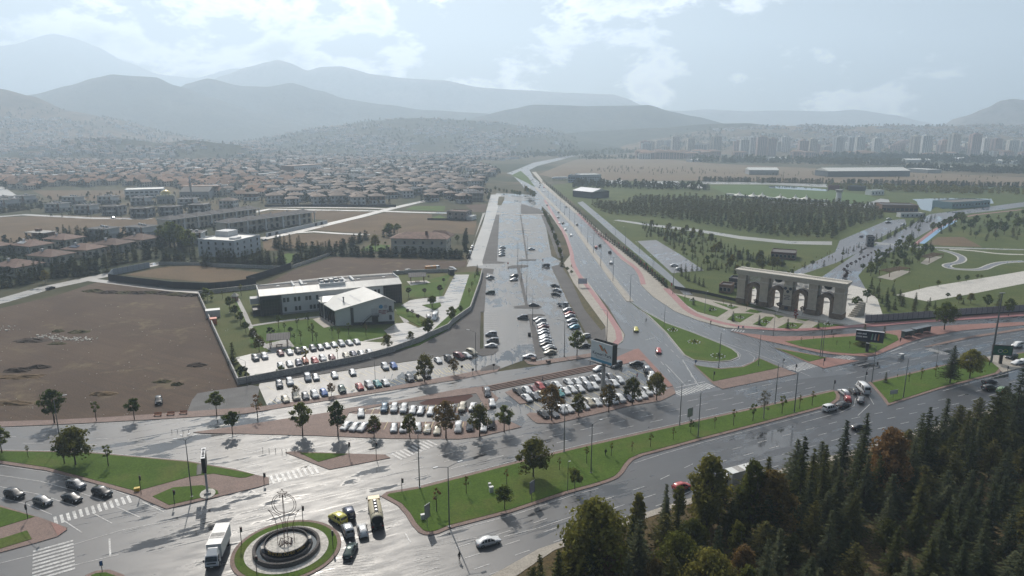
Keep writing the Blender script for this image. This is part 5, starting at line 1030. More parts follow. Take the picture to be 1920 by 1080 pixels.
cars(E6, 'traffic coming up the right carriageway', rowv('1047,350,ks 1128,482,ks 1270,650,rs 1298,640,ku 1373,689,ku 1383,766,ws'), ang=(-4, -9), group=TR, level=0, order='near')
cars(E6, 'far traffic near the green wedge', rowv('712,175,ws 735,188,gs 770,207,is 795,147,ks 848,175,ku 845,203,ks 880,203,rs 877,230,ws 812,160,ws 850,190,ks 783,152,ks 640,92,ks 715,62,ks'), ang=(3, 9), group=TR, level=0, order='near')
cars(C3, 'with a taxi look alone on the highway', rowv('1570,548,ys'), ang=(2, 9)); cars(C3, 'driving towards the highway crossing', rowv('1740,707,rs'), ang=(3, 9))
LQ = 'dark cars queuing at the crossing'
for x, y, c, lab in ((108, 462, 'ku', 'black SUV at the left, rearmost of the five queuing cars'), (320, 513, 'gh', 'grey hatchback nearest the camera among the five queuing cars'), (540, 488, 'ks', 'black sedan between the grey hatchback and the dark front SUV'), (570, 393, 'gu', 'dark grey SUV with roof rails beside the lawn kerb'), (765, 448, 'ku', 'black SUV first in the queue at the white crossing bars')):
    p = G(*D1(x, y), .7); car(c[1], c[0], (p.x, p.y, .02), heading(*D1(x, y), 8, 2.4), lab, 2, LQ)
for crop, x, y, c, hd, lab in ((D2, 1310, 535, 'yv', (-8, -5), 'yellow taxi van waiting beside the fountain roundabout'), (D2, 1412, 485, 'ev', (-4, -9), 'dark blue people carrier behind the yellow taxi van'), (D2, 1400, 640, 'iv', (-4, -9), 'silver people carrier in front of the roundabout kerb'), (D2, 1535, 640, 'wh', (-2.2, -9), 'white hatchback between the silver people carrier and the tanker'), (D2, 1425, 820, 'ns', (4, -9), 'dark green sedan nearest the camera by the roundabout'), (D3, 1262, 615, 'ws', (9, -2.2), 'white sedan driving alone on the lower carriageway'),
                               (D6, 445, 587, 'wh', (-7, -5), 'white hatchback turning at the gap in the median'), (D6, 530, 577, 'ks', (-7, -6), 'black sedan beside the white minibus in the median gap'), (D6, 477, 640, 'rh', (-2, -8), 'red hatchback behind the turning white hatchback'), (D6, 583, 646, 'gs', (-1, -8), 'grey sedan behind the white minibus'), (D6, 440, 688, 'ks', (8, -3), 'black sedan turning into the median gap behind the white van'), (D6, 333, 719, 'wv', (8, -2), 'white panel van leading off the lower carriageway'), (D6, 577, 872, 'ks', (9, -.4), 'black sedan alone in the middle of the lower carriageway'),
                               (D6, 1635, 500, 'ks', (9, -1), 'black sedan farthest right beside the median kerb'), (D6, 1635, 553, 'ku', (9, -1), 'dark SUV in the second lane below the median'), (D6, 1742, 572, 'vu', (8, -3), 'green SUV half behind the pines at the right'), (D6, 1815, 298, 'ku', (-9, 2), 'dark SUV behind the green billboard'), (D6, 1862, 345, 'ws', (-9, 1.5), 'white sedan beside the green billboard'), (D6, 1905, 335, 'ws', (-9, 1.5), 'white sedan cut by the right frame edge near the round kerb'),
                               (D7, 1272, 405, 'rh', (9, -2.5), 'red hatchback passing behind the tall olive tree'), (C1, 1190, 203, 'ku', (0, 9), 'black SUV parked on the bare dirt field'), (E4, 378, 957, 'ks', (9, -2.5), 'black sedan on the pale lane below the dark gardens'), (E4, 848, 432, 'wu', (9, 1), 'white car on the lane before the modern villas'), (C2, 1775, 447, 'ws', (-3, -8), 'white car beside the white minibus in the compound drive'), (E5, 1390, 838, 'ws', (9, -1), 'white sedan behind the pavilion wall'), (E5, 1468, 832, 'wv', (9, -1), 'white van left of the orange lorry'), (E5, 1795, 818, 'wv', (9, 1), 'white van right of the orange lorry'),
                               (C3, 1858, 68, 'ws', (9, 0), 'white sedan in the park car park'), (C3, 1892, 95, 'wh', (9, -1), 'white hatchback below the sedan in the park car park'), (E5, 387, 598, 'ks', (9, -2), 'black sedan at the corner of the plot lanes'), (E5, 488, 574, 'ws', (9, -3), 'white sedan on the lane beside the garage row'), (E8, 757, 535, 'ks', (9, 0), 'black sedan on the wide park road'), (E8, 880, 552, 'is', (9, -2), 'silver sedan at the head of the park road'), (E8, 765, 503, 'ws', (9, 0), 'white sedan above the black one in the park'), (E8, 527, 652, 'es', (8, -3), 'dark blue car alone on the park road'), (D6, 1860, 205, 'wv', (-9, 2), 'white van at the far right of the boulevard')):
    u, v = crop(x, y); p = G(u, v, .7); car(c[1], c[0], (p.x, p.y, .02), heading(u, v, *hd), lab, 2 if v > 560 else 0)
def minibus(crop, x, y, hd, lab):
    u, v = crop(x, y); p = G(u, v, 1.2); car('m', 'w', (p.x, p.y, .02), heading(u, v, *hd), lab, 2)
minibus(D6, 600, 548, (-6, -5.5), 'white minibus with dark windows in the median gap'); minibus(C2, 1822, 450, (-5, 8), 'white minibus on the drive of the white building')
# lorries
WHITEP = CP_M['w']; BOXW = plain('white_box_panels', (.66, .66, .63), .45, .4, var=.05); STEEL = plain('brushed_steel', (.4, .4, .41), .35, .5, .7)
def wheelset(o, xs, w, r=.48):
    for x in xs:
        for s in (-1, 1):
            mb = MB(); mb.tube((x, s * w - .14, r), (x, s * w + .14, r), r, r, 14, 0); mb.tube((x, s * (w + .12), r), (x, s * (w + .16), r), r * .6, r * .5, 12, 1); part('wheel', mb, [TYRE, RIM], o)
def cab(o, x, L, W, zb, H, pm, name='cab'):
    mb = MB(); prof = [(-L / 2, zb, 0), (L / 2 - .1, zb, 0), (L / 2, zb + .25, 0), (L / 2 - .05, zb + H * .5, 0), (L / 2 - .38, zb + H - .12, .05), (L / 2 - .6, zb + H, .08), (-L / 2, zb + H, .05)]
    n = len(prof); vs = [(x + a, -W / 2 + c, b) for a, b, c in prof] + [(x + a, W / 2 - c, b) for a, b, c in prof]
    mb.add(vs, [(i, (i + 1) % n, n + (i + 1) % n, n + i) for i in range(n)] + [tuple(range(n))[::-1], tuple(range(n, 2 * n))]); c = part(name, mb, pm, o)
    g = MB(); q = [Vector((x + L / 2 - .04, -W / 2 + .1, zb + H * .53)), Vector((x + L / 2 - .04, W / 2 - .1, zb + H * .53)), Vector((x + L / 2 - .35, W / 2 - .16, zb + H - .16)), Vector((x + L / 2 - .35, -W / 2 + .16, zb + H - .16))]
    g.quad(*[p + Vector((.03, 0, .012)) for p in q]); part('windscreen', g, GLASS, o)
    for s in (-1, 1):
        g = MB(); g.quad(*[Vector((x + a, s * (W / 2 - .02 + .012), zb + b)) for a, b in ((-.35, H * .52), (L / 2 - .2, H * .52), (L / 2 - .45, H - .2), (-.35, H - .2))]); part('side_window', g, GLASS, o)
        g = MB(); g.box((x + L / 2 - .1, s * (W / 2 + .16), zb + H * .62), (.1, .2, .42)); part('mirror', g, BLACKP, o)
        g = MB(); g.box((x + L / 2 - .02, s * (W / 2 - .28), zb + .3), (.1, .36, .18)); part('headlight', g, LAMP_F, o)
    g = MB(); g.box((x + L / 2 - .02, 0, zb + .1), (.16, W, .24)); g.box((x + L / 2 + .0, 0, zb + .72), (.06, W * .7, .2)); g.box((x + L / 2 + .07, 0, zb + .1), (.02, .5, .11), 1); part('bumper', g, [BLACKP, PLATE], o)
def box_lorry(u, v, hd, lab, boxmat=BOXW, L=6.6, name='box_lorry', Hb=2.5, sc=1.0, cabm=None):
    p = G(u, v, 1.2); o = thing(name, lab, 'lorry', (p.x, p.y, .02), heading(u, v, *hd), None, sc)
    cab(o, L / 2 + .5, 1.9, 2.1, .55, 1.95, cabm or WHITEP); mb = MB(); mb.box((-.3, 0, .75), (L + 2.4, .9, .22)); part('chassis', mb, BLACKP, o)
    mb = MB(); mb.box((-.75, 0, 1.0 + Hb / 2), (L, 2.4, Hb)); b = part('cargo_box', mb, boxmat, o)
    fr = MB()
    for s in (-1, 1): fr.box((-.75, s * 1.2, 1.0 + Hb - .05), (L + .04, .05, .1)); fr.box((-.75, s * 1.2, 1.05), (L + .04, .05, .12))
    for k in range(4): fr.box((-.75 - L / 2 + L * k / 3 - (.02 if k == 3 else -.02), 0, 1.0 + Hb + .012), (.05, 2.38, .03))
    part('box_rails', fr, STEEL, b); mb = MB(); mb.box((-.75 + L * .1, 0, 1.0 + Hb + .006), (L * .25, 2.3, .008)); part('roof_patch', mb, M['concrete'], b)
    if cabm is None: mb = MB(); mb.add([(L / 2 + 1.05, -.85, 2.5), (L / 2 + 1.05, .85, 2.5), (L / 2 - .25, .95, 2.5), (L / 2 - .25, -.95, 2.5), (L / 2 - .1, .8, 3.2), (L / 2 - .1, -.8, 3.2), (L / 2 - .3, .8, 3.2), (L / 2 - .3, -.8, 3.2)], [(0, 1, 4, 5), (5, 4, 6, 7), (1, 2, 6, 4), (0, 5, 7, 3), (2, 3, 7, 6)]); part('wind_deflector', mb, CP_M['l'] if False else WHITEP, o)
    wheelset(o, (L / 2 + .6, -L / 2 + .6, ), .98); return o
box_lorry(*D2(238, 800), (-3.4, 8), 'white box lorry standing on the wet junction left of the roundabout', sc=1.0)
box_lorry(*D7(1690, 352), (-9, 2.4), 'white box lorry half hidden behind the trees on the lower carriageway')
ORANGE = plain('orange_tipper_body', (.45, .2, .04), .5, .4)
box_lorry(*E5(1640, 812), (9, -.6), 'orange tipper lorry with white cab behind the compound wall', ORANGE, 5.6, 'tipper_lorry', 1.5, cabm=WHITEP)
def tanker(u, v, hd, lab):
    p = G(u, v, 1.4); o = thing('tanker_lorry', lab, 'lorry', (p.x, p.y, .02), heading(u, v, *hd)); cr = plain('cream_tank', (.5, .44, .3), .4, .5, var=.06)
    cab(o, 3.6, 1.9, 2.3, .7, 2.0, plain('tan_cab_paint', (.52, .36, .16), .35, .5, var=.04, coat=.6)); mb = MB(); mb.box((-.2, 0, .85), (8.6, .95, .28)); part('chassis', mb, BLACKP, o)
    mb = MB(); n = 18; rings = []
    for x, k in ((-3.9, .55), (-3.75, .9), (-3.6, 1), (2.25, 1), (2.4, .85)):
        rings.append([(x, 1.18 * k * math.cos(6.2832 * i / n), 2.0 + .95 * k * math.sin(6.2832 * i / n)) for i in range(n)])
    mb.add([q for r in rings for q in r], [(i * n + j, i * n + (j + 1) % n, (i + 1) * n + (j + 1) % n, (i + 1) * n + j) for i in range(4) for j in range(n)] + [tuple(range(n))[::-1], tuple(range(4 * n, 5 * n))]); tk = part('tank', mb, cr, o, True)
    mb = MB(); mb.tube((-4.0, 0, 2.0), (-2.6, 0, 2.0), 1.0, 1.19, 18, 0); r = part('rear_cover', mb, BLACKP, o); r.scale = (1, 1, .82); r.location = (0, 0, .36)
    mb = MB()
    for s in (-1, 1): mb.box((-.4, s * .34, 3.02), (4.6, .05, .22))
    mb.box((-.4, 0, 2.97), (4.6, .66, .06)); part('walkway', mb, BLACKP, tk)
    for k in range(4): mb = MB(); mb.tube((-2.1 + k * 1.15, 0, 2.98), (-2.1 + k * 1.15, 0, 3.16), .24, .2, 12); part('hatch', mb, STEEL, tk)
    for s in (-1, 1): mb = MB(); mb.box((-4.35, s * .9, .95), (.1, .4, .18)); part('tail_light', mb, LAMP_R, o)
    mb = MB(); mb.box((-4.2, 0, .75), (.2, 2.3, .2)); part('rear_bumper', mb, BLACKP, o); wheelset(o, (3.5, -2.2, -3.4), 1.02)
tanker(*D2(1652, 480), (-1.6, -9), 'cream tanker lorry with black tail waiting by the median tip')
def pickup(u, v, hd, lab, col='w'):
    p = G(u, v, .8); o = thing('pickup_truck', lab, 'pickup', (p.x, p.y, .02), heading(u, v, *hd)); cab(o, 1.2, 1.9, 1.75, .4, 1.55, CP_M[col])
    mb = MB(); mb.box((-1.2, 0, .75), (2.9, 1.8, .08))
    for s in (-1, 1): mb.box((-1.2, s * .9, .98), (2.9, .06, .42))
    mb.box((-2.64, 0, .98), (.06, 1.74, .42)); part('load_bed', mb, CP_M[col], o); wheelset(o, (1.3, -1.5), .78, .36)
pickup(*C3(1025, 365), (9, 1), 'grey white pickup truck topmost in the right row of the long lot', 'i')
# ------------------------------------------------------------------ fountain roundabout
DSTONE = plain('dark_basin_stone', (.1, .09, .085), .8, .25, var=.3, scale=4); BLACKG = plain('black_granite', (.018, .018, .02), .65, .25); FWATER = NT('fountain_water').base((.02, .035, .045), .08, .5)
ft = thing('fountain', 'round basin fountain of dark stone with gilt lettering on the roundabout', 'fountain', RC)
mb = MB(); mb.lathe([(5.7, .15), (5.7, .95), (5.15, .95), (5.15, .4), (.1, .4)], 56); part('basin', mb, DSTONE, ft)
for k in range(56):
    a = 2 * math.pi * (k + .5) / 56; mb = MB() if k == 0 else None
    if k == 0: mb.box((0, 0, 0), (.2, .5, .18)); cm = mb.mesh('coping_stone', DSTONE)
    o = link('coping_stone', cm, ft, (5.45 * math.cos(a), 5.45 * math.sin(a), 1.02), a); o.scale = (2.2, 1.06, .8)
mb = MB(); mb.lathe([(5.1, .62), (4.5, .62)], 56); mb.lathe([(4.9, .6), (.0, .6)], 56); part('water', mb, FWATER, ft)
mb = MB(); mb.lathe([(4.5, .4), (4.3, 1.0), (3.9, 1.02), (3.8, .7)], 56); part('lower_rim', mb, DSTONE, ft)
mb = MB(); mb.lathe([(3.75, .5), (3.75, 1.9), (3.55, 1.9), (3.55, 1.35), (.05, 1.35)], 48); mb.m = [0] * len(mb.m); part('upper_drum', mb, [BLACKG], ft)
mb = MB(); mb.lathe([(3.5, 1.38), (.02, 1.38)], 40); part('stone_bed', mb, M['pale_stone'], ft)
txt = 'ŞEHİTLER ÖLMEZ VATAN'; a0 = math.radians(-122)
lt = MB()
for i, ch in enumerate(txt):
    if ch == ' ': continue
    a = a0 + i * math.radians(5.3); lettering(ch, .72, GOLD, ft, (3.77 * math.cos(a), 3.77 * math.sin(a), 1.55), (R(90), 0, a + math.pi / 2), 'letter')
for a in (R(205), R(20)):
    mb = MB(); mb.box((3.95 * math.cos(a), 3.95 * math.sin(a), 1.15), (.5, .9, 1.0), 0, a); part('spout_pillar', mb, M['pale_stone'], ft)
WIRE = NT('rusty_pipe').base((.1, .045, .04), .5, .4, .4)
sc = thing('wire_sculpture', 'tall wire tulip sculpture with crescent ring and star on the fountain', 'sculpture', RC + Vector((0, 0, 1.38)))
def arc(c, r, a0, a1, n=26, tilt=0): return [Vector((c[0] + r * math.cos(a0 + (a1 - a0) * i / n), c[1] + tilt * r * math.cos(a0 + (a1 - a0) * i / n), c[2] + r * math.sin(a0 + (a1 - a0) * i / n))) for i in range(n + 1)]
mb = MB(); mb.pipe(arc((.15, 0, 7.6), 1.75, 0, 6.2832, 30), .05); part('crescent_ring', mb, WIRE, sc)
mb = MB(); mb.pipe(arc((.1, .1, 7.45), 2.1, -1.25, math.pi + 1.25, 30), .055); part('outer_crescent', mb, WIRE, sc)
mb = MB(); st = [Vector((.0 + (.95 if k % 2 == 0 else .4) * math.sin(k * math.pi / 5), 0, 9.55 + (.95 if k % 2 == 0 else .4) * math.cos(k * math.pi / 5))) for k in range(10)]; mb.pipe(st + [st[0]], .05); part('star', mb, WIRE, sc)
for s in (-1, 1):
    mb = MB(); mb.pipe([Vector((s * 1.5, 0, 0)), Vector((s * 1.45, 0, 1.6)), Vector((s * 1.35, 0, 3.2)), Vector((s * 1.7, 0, 4.6)), Vector((s * 2.15, 0, 5.7)), Vector((s * 2.75, 0, 6.5)), Vector((s * 1.9, 0, 5.9)), Vector((s * .9, 0, 5.3)), Vector((s * .45, 0, 4.2)), Vector((s * .35, 0, 2.2)), Vector((s * .3, 0, 0))], .05); part('petal', mb, WIRE, sc)
    mb = MB(); mb.pipe([Vector((0, s * 1.2, 0)), Vector((0, s * .4, 2.5)), Vector((0, s * .25, 6)), Vector((0, s * .1, 9.4))], .05); part('mast', mb, WIRE, sc)
mb = MB()
for k in range(14):
    a = rnd.uniform(0, 6.28); mb.pipe([Vector((1.4 * math.cos(a), 1.4 * math.sin(a), .1)), Vector((.9 * math.cos(a + .8), .9 * math.sin(a + .8), rnd.uniform(.5, 1.1))), Vector((1.3 * math.cos(a + 1.6), 1.3 * math.sin(a + 1.6), .15))], .04, 4)
part('base_coils', mb, WIRE, sc)

# ------------------------------------------------------------------ street furniture
STEELP = plain('galvanised_pole', (.16, .17, .18), .45, .5, .6); LAMPH = plain('lamp_housing', (.42, .43, .44), .4, .5)
def lamp_proto(name, H, arms, L=1.9, drop=.0):
    o = thing(name, 'x', 'street lamp'); mb = MB(); mb.tube((0, 0, 0), (0, 0, H), .13, .07, 8); mb.box((0, 0, .12), (.42, .42, .24)); part('pole', mb, STEELP, o)
    for a in arms:
        d = Vector((math.cos(a), math.sin(a), 0)); mb = MB(); mb.tube((0, 0, H - .05), d * L + Vector((0, 0, H + .42)), .05, .04, 6); part('arm', mb, STEELP, o)
        mb = MB(); mb.box(d * (L + .28) + Vector((0, 0, H + .44)), (.85, .32, .13), 0, a); part('lamp_head', mb, LAMPH, o)
    return o
LP = {'one': lamp_proto('street_lamp', 11, [0]), 'two': lamp_proto('street_lamp', 11, [0, math.pi]), 'four': lamp_proto('street_lamp', 12.5, [.5, 1.4, 2.2, 3.2], 1.5), 'none': lamp_proto('street_lamp', 11, [0], .3)}
LPH = {'one': 11, 'two': 11, 'four': 12.5, 'none': 11}; used_lp = set()
def lamp(kind, u, vb, vt, rz, label, group=None):
    p, h = at_tree(u, vb, vt); s = h / (LPH[kind] + .4); pr = LP[kind]
    if kind in used_lp: return dup(pr, p, rz, label, s, None, group)
    used_lp.add(kind); pr.location = p; pr.rotation_euler = (0, 0, rz); pr.scale = (s, s, s); tag(pr, label, None, group); return pr
lamp('four', *D1(1440, 490), D1(0, 45)[1], .2, 'tall street lamp with four heads beside the leftmost billboard')
lamp('one', *C1(455, 530), C1(0, 180)[1], .6, 'street lamp behind the ragged double tree on the left')
BL = 'street lamps along the boulevard median'
for x, y, yt, kd, lab in ((347, 780, 362, 'one', 'street lamp with two dark traffic boards near the median tip'), (570, 1075, 605, 'two', 'double headed street lamp on the near kerb of the median'), (1430, 512, 160, 'one', 'street lamp right of the big median tree'), (1632, 670, 285, 'one', 'street lamp at the bend of the median kerb'), (1457, 808, 583, 'none', 'short lamp post beside the pollard on the median')):
    lamp(kd, *D4(x, y), D4(0, yt)[1], .5, lab, BL)
for x, y, yt, kd, lab in ((697, 632, 310, 'one', 'street lamp by the grey road sign on the median'), (835, 718, 370, 'one', 'street lamp with a box on its pole at the near median kerb'), (1412, 470, 160, 'one', 'street lamp near the bare white tree'), (1555, 535, 225, 'one', 'street lamp on the right part of the long median')):
    lamp(kd, *C5(x, y), C5(0, yt)[1], .45, lab, BL)
for x, y, yt, lab in ((672, 510, 200, 'street lamp at the left tip of the right median'), (930, 635, 305, 'street lamp with a yellow disc on the right median'), (40, 755, 420, 'street lamp left of the turning white van'), (1200, 365, 215, 'street lamp left of the big dark conifer'), (1572, 255, 190, 'street lamp behind the yellow green tree'), (250, 305, 20, 'street lamp on the slip lane kerb')):
    lamp('one', *D6(x, y), D6(0, yt)[1], 2.6, lab, 'street lamps at the right of the boulevard')
HLG = 'street lamps on the highway median'
hp = [(1525, 1055, 855), (1397, 907, 725), (1305, 795, 625), (1250, 700, 545), (1207, 622, 500), (1158, 555, 450), (1110, 500, 400), (1070, 455, 350), (1034, 412, 315), (1003, 375, 290), (972, 340, 262), (945, 308, 240), (912, 285, 212)]
for k, (x, y, yt) in enumerate(hp): lamp('two', *E6(x, y), E6(0, yt)[1], .0, 'double armed street lamp on the highway median, %s from the near end' % ORD[k + 1], HLG)
for x, y, yt, lab in ((180, 545, 375, 'street lamp on the grass tongue beside the upper flower bed'), (590, 840, 565, 'street lamp at the lowest flower bed of the tongue'), (887, 825, 580, 'street lamp on the small island right of the U turn'), (1000, 600, 420, 'street lamp before the second arch of the gate'), (1365, 760, 500, 'street lamp right of the arches'), (485, 430, 270, 'street lamp on the lawn left of the gate'), (245, 285, 130, 'street lamp at the end of the evergreen screen'), (1090, 840, 770, 'short lamp post on the island kerb')):
    lamp('one', *C4(x, y), C4(0, yt)[1], .9, lab)
PLG = 'street lamps in the long car park'
for k, (x, y, yt, c) in enumerate(((370, 865, 560, C3), (1032, 755, 480, C3), (795, 520, 290, C3), (750, 330, 130, C3), (712, 190, 15, C3), (683, 80, -110, C3), (755, 710, 570, E6), (728, 560, 470, E6), (705, 440, 340, E6), (1350, 640, 405, C3), (1375, 940, 770, C2), (415, 970, 780, C2))):
    lamp('one', *c(x, y), c(0, yt)[1], 2.8, 'grey street lamp, %s' % ['left of the gravel tip of the long lot', 'at the bottom right of the long lot', 'at the T shaped kerb end', 'on the lower middle strip', 'higher on the middle strip', 'at the cross lane of the lot', 'on the upper middle strip', 'halfway up the far strip', 'at the far end of the strip', 'beside the red cycle path', 'on the brick strip below the wall', 'at the corner of the walled compound'][k], PLG)
for k, (x, y, yt, c) in enumerate(((140, 1040, 955, E7), (1590, 790, 620, E6), (1693, 870, 720, E6), (1490, 635, 505, E6), (1850, 960, 820, E6), (1415, 560, 470, E6))): lamp('one', *c(x, y), c(0, yt)[1], 2.2, 'street lamp in the park lane behind the evergreens, %s counted from the left' % ORD[[2, 3, 4, 1, 5, 0][k] + 1], 'street lamps on the park lane')
p, h = at_tree(*F5(1590, 1065), F5(0, 370)[1]); o = thing('lighting_mast', 'very tall thick lighting mast beside the green billboard', 'mast', p); mb = MB(); mb.tube((0, 0, 0), (0, 0, h), .34, .16, 10); part('pole', mb, STEELP, o)
mb = MB(); mb.box((0, 0, h), (1.6, .3, .3)); part('lamp_head', mb, LAMPH, o)
# signals
SIGB = NT('signal_housing').base((.02, .02, .022), .5, .4); SIGR = NT('signal_red_lens').base((.3, .02, .02), .3); SIGG = NT('signal_green_lens').base((.02, .12, .06), .3)
def signal(u, vb, vt, rz, label, arm=0):
    p, h = at_tree(u, vb, vt); h = max(h, 2.6); o = thing('traffic_light', label, 'traffic light', p, rz); mb = MB(); mb.tube((0, 0, 0), (0, 0, h), .07, .06, 8)
    if arm: mb.pipe([(0, 0, h), (.4, 0, h + .6), (arm * .4, 0, h + 1.6), (arm, 0, h + 2.2)], .06, 6)
    part('pole', mb, SIGB, o)
    for x, z in ([(.0, h - .55)] + ([(arm, h + 2.0)] if arm else [])):
        mb = MB(); mb.box((x + .18, -.12, z), (.34, .26, .98)); hd = part('signal_head', mb, SIGB, o)
        for k in range(3): mb = MB(); mb.tube((x + .18, -.25, z + .3 - k * .3), (x + .18, -.28, z + .3 - k * .3), .11, .11, 10); part('lens', mb, SIGR if k == 0 else SIGG if k == 2 else SIGB, hd)
for c, x, y, yt, rz, lab, ar in ((D1, 1310, 548, 432, .3, 'traffic light on the small lawn island left of the roundabout', 0), (D1, 1060, 470, 330, 2, 'traffic light at the tip of the left lawn beside the yellow box', 0), (D1, 210, 655, 540, -.5, 'traffic light with long curved arm over the queuing cars', 7), (D2, 447, 780, 610, .2, 'traffic light at the left edge of the roundabout', 0), (D2, 1000, 575, 420, .3, 'traffic light behind the fountain', 0), (D2, 1270, 810, 650, 2.2, 'traffic light at the right edge of the roundabout', 0), (D2, 585, 1050, 870, .2, 'traffic light at the front edge of the roundabout', 0), (D2, 650, 230, 145, 1, 'traffic light with round blue sign at the brick tip', 0), (D3, 615, 250, 145, .4, 'traffic light at the left tip of the long median', 0), (C6, 1180, 1062, 905, .2, 'traffic light with two heads on the triangular island', 0), (C6, 935, 1040, 905, .4, 'traffic light on the small triangular lawn', 0), (D6, 362, 560, 505, .6, 'traffic light at the right tip of the long median', 0), (D6, 620, 490, 445, .4, 'traffic light at the left tip of the right median', 4), (C4, 1070, 840, 770, .5, 'traffic light on the brick walkway of the highway island', 0), (C4, 1375, 825, 765, .5, 'traffic light on the brick triangle under the gate', 0), (C4, 550, 930, 865, .8, 'traffic light at the corner of the highway island lawn', 0), (C4, 1165, 870, 835, .5, 'short traffic light at the right end of the brick walkway', 0)):
    u, v = c(x, y); signal(u, v, c(x, yt)[1], rz, lab, ar)
# cabinets, bins, benches and small signs
def boxthing(name, label, cat, u, v, d, m, rz=.4, cap=True):
    o = thing(name, label, cat, G(u, v), rz); mb = MB(); mb.box((0, 0, d[2] / 2), d); part('body', mb, m, o)
    if cap: mb = MB(); mb.box((0, 0, d[2] + .04), (d[0] + .08, d[1] + .08, .08)); part('lid', mb, m, o)
    mb = MB(); mb.box((0, -d[1] / 2 - .012, d[2] * .5), (d[0] * .8, .02, d[2] * .8)); part('door', mb, m, o); return o
WB = plain('white_cabinet', (.6, .6, .58), .5, .4, var=.06); YB = plain('yellow_box_paint', (.55, .38, .03), .5, .4)
boxthing('utility_cabinet', 'tall white utility cabinet on the long median behind the low round tree', 'cabinet', *D4(885, 815), (.8, .55, 1.3), WB); boxthing('utility_cabinet', 'smaller white cabinet just left behind the tall one', 'cabinet', *D4(872, 775), (.5, .4, .9), WB)
boxthing('utility_cabinet', 'white cabinet near the rounded left end of the median', 'cabinet', *D4(372, 1018), (.75, .5, 1.1), WB); boxthing('utility_cabinet', 'white cabinet at the foot of the tall mast', 'cabinet', *F5(690, 1060 - 40), (1.6, .9, 1.4), WB)
boxthing('grit_box', 'yellow box at the tip of the left lawn', 'box', *D1(1030, 445), (1.0, .7, .75), YB); boxthing('planter', 'brown planter in front of the long lot kerb', 'planter', *C3(800, 785), (1.3, 1.3, .9), M['brick'], .4, False); boxthing('planter', 'brown planter on the brick strip right of the other', 'planter', *C3(912, 800), (1.2, 1.2, .9), M['brick'], .4, False)
boxthing('litter_bin', 'dark bin standing in the empty bays of the long lot', 'bin', *C3(770, 600), (1.0, .9, 1.2), BLACKP, .1)
boxthing('portable_cabin', 'white portable cabin by the left compound wall', 'cabin', *C2(160, 455), (5.2, 3.4, 2.9), WB, R(24)); boxthing('generator', 'orange generator beside the white cabin', 'generator', *C2(163, 510), (2.4, 2.6, 2.3), plain('orange_generator_paint', (.5, .11, .04), .5, .4), R(24)); boxthing('gate_lodge', 'small dark gate lodge at the back of the compound', 'lodge', *C3(185, 140), (2.6, 2.6, 2.8), plain('dark_lodge', (.05, .05, .055), .6, .3))
def slat_bench(u, v, label, col):
    o = thing('bench', label, 'bench', G(u, v), R(4)); 
    for k in range(4): mb = MB(); mb.box((0, -.3 + k * .16, .46), (1.9, .13, .05)); part('slat', mb, col, o)
    for k in range(3): mb = MB(); mb.box((0, .32 + k * .03, .6 + k * .16), (1.9, .05, .13)); part('slat', mb, col, o)
    for s in (-1, 1): mb = MB(); mb.box((s * .8, 0, .22), (.08, .7, .44)); part('leg', mb, BLACKP, o)
OW = plain('orange_wood', (.35, .11, .04), .5, .3)
for k, (x, y) in enumerate(((1183, 322), (1280, 316), (1376, 308))): slat_bench(*C1(x, y), 'orange slatted bench facing the wet road, %s of the three' % ['leftmost', 'middle', 'rightmost'][k], OW)
def signpost(u, vb, vt, w, hh, label, face, rz=-.5, n=1):
    p, h = at_tree(u, vb, vt); o = thing('road_sign', label, 'sign', p, rz)
    for s in ((-1, 1) if n == 2 else (0,)): mb = MB(); mb.tube((s * w * .4, 0, 0), (s * w * .4, 0, h), .06, .06, 8); part('post', mb, STEELP, o)
    mb = MB(); mb.box((0, -.09, h - hh / 2), (w, .05, hh)); f = part('panel', mb, face, o); mb = MB()
    for s in (-1, 1): mb.box((s * (w / 2 - .02), -.12, h - hh / 2), (.05, .03, hh)); mb.box((0, -.12, h - hh / 2 + s * (hh / 2 - .02)), (w - .1, .03, .05))
    part('panel_rim', mb, STEELP, f)
SBACK = plain('grey_sign_face', (.33, .34, .36), .4, .5, .3)
signpost(*D4(1187, 885), D4(0, 727)[1], 1.6, 2.6, 'tall white information sign beside the worn tree shadow on the median', SBACK, .9); signpost(*D4(405, 1075), D4(0, 900)[1], 1.5, 2.9, 'white information sign at the rounded end of the median', SBACK, 1.0); signpost(*C5(770, 600), C5(0, 498)[1], 1.9, 2.4, 'grey road sign on the far kerb of the median', SBACK, .6); signpost(*C7(500, 740), C7(0, 568)[1], 1.2, 3.6, 'tall grey sign at the right tip of the brick lot', SBACK, 1.1)
signpost(*C3(1168, 235), C3(0, 168)[1], 4.2, 2.6, 'white notice board on two posts beside the cycle path', plain('white_notice', (.55, .56, .62), .5, .3), 0.05, 2); signpost(*D6(845, 640), D6(0, 570)[1], 2.6, 1.2, 'white direction sign on the right median', plain('white_sign', (.6, .6, .6), .5, .3), .3)
signpost(*C4(1710, 0) if False else D1(768, 1050), D1(0, 965)[1], .5, .9, 'small blue sign on the island at the bottom edge', plain('blue_sign', (.05, .15, .35), .5, .3), .4)
for x, y, c in ((610, 790 - 300 + 300, E6), (870, 765, E6), (582, 755, E6), (816, 735, E6)): pass
for x, y, yt, lab in ((610, 795, 768, 'small red sign at the left of the cross lane'), (870, 785, 743, 'small red sign at the middle of the cross lane')): signpost(*E6(x, y), E6(0, yt)[1], .8, .8, lab, plain('red_sign', (.4, .04, .03), .5, .3), .1)
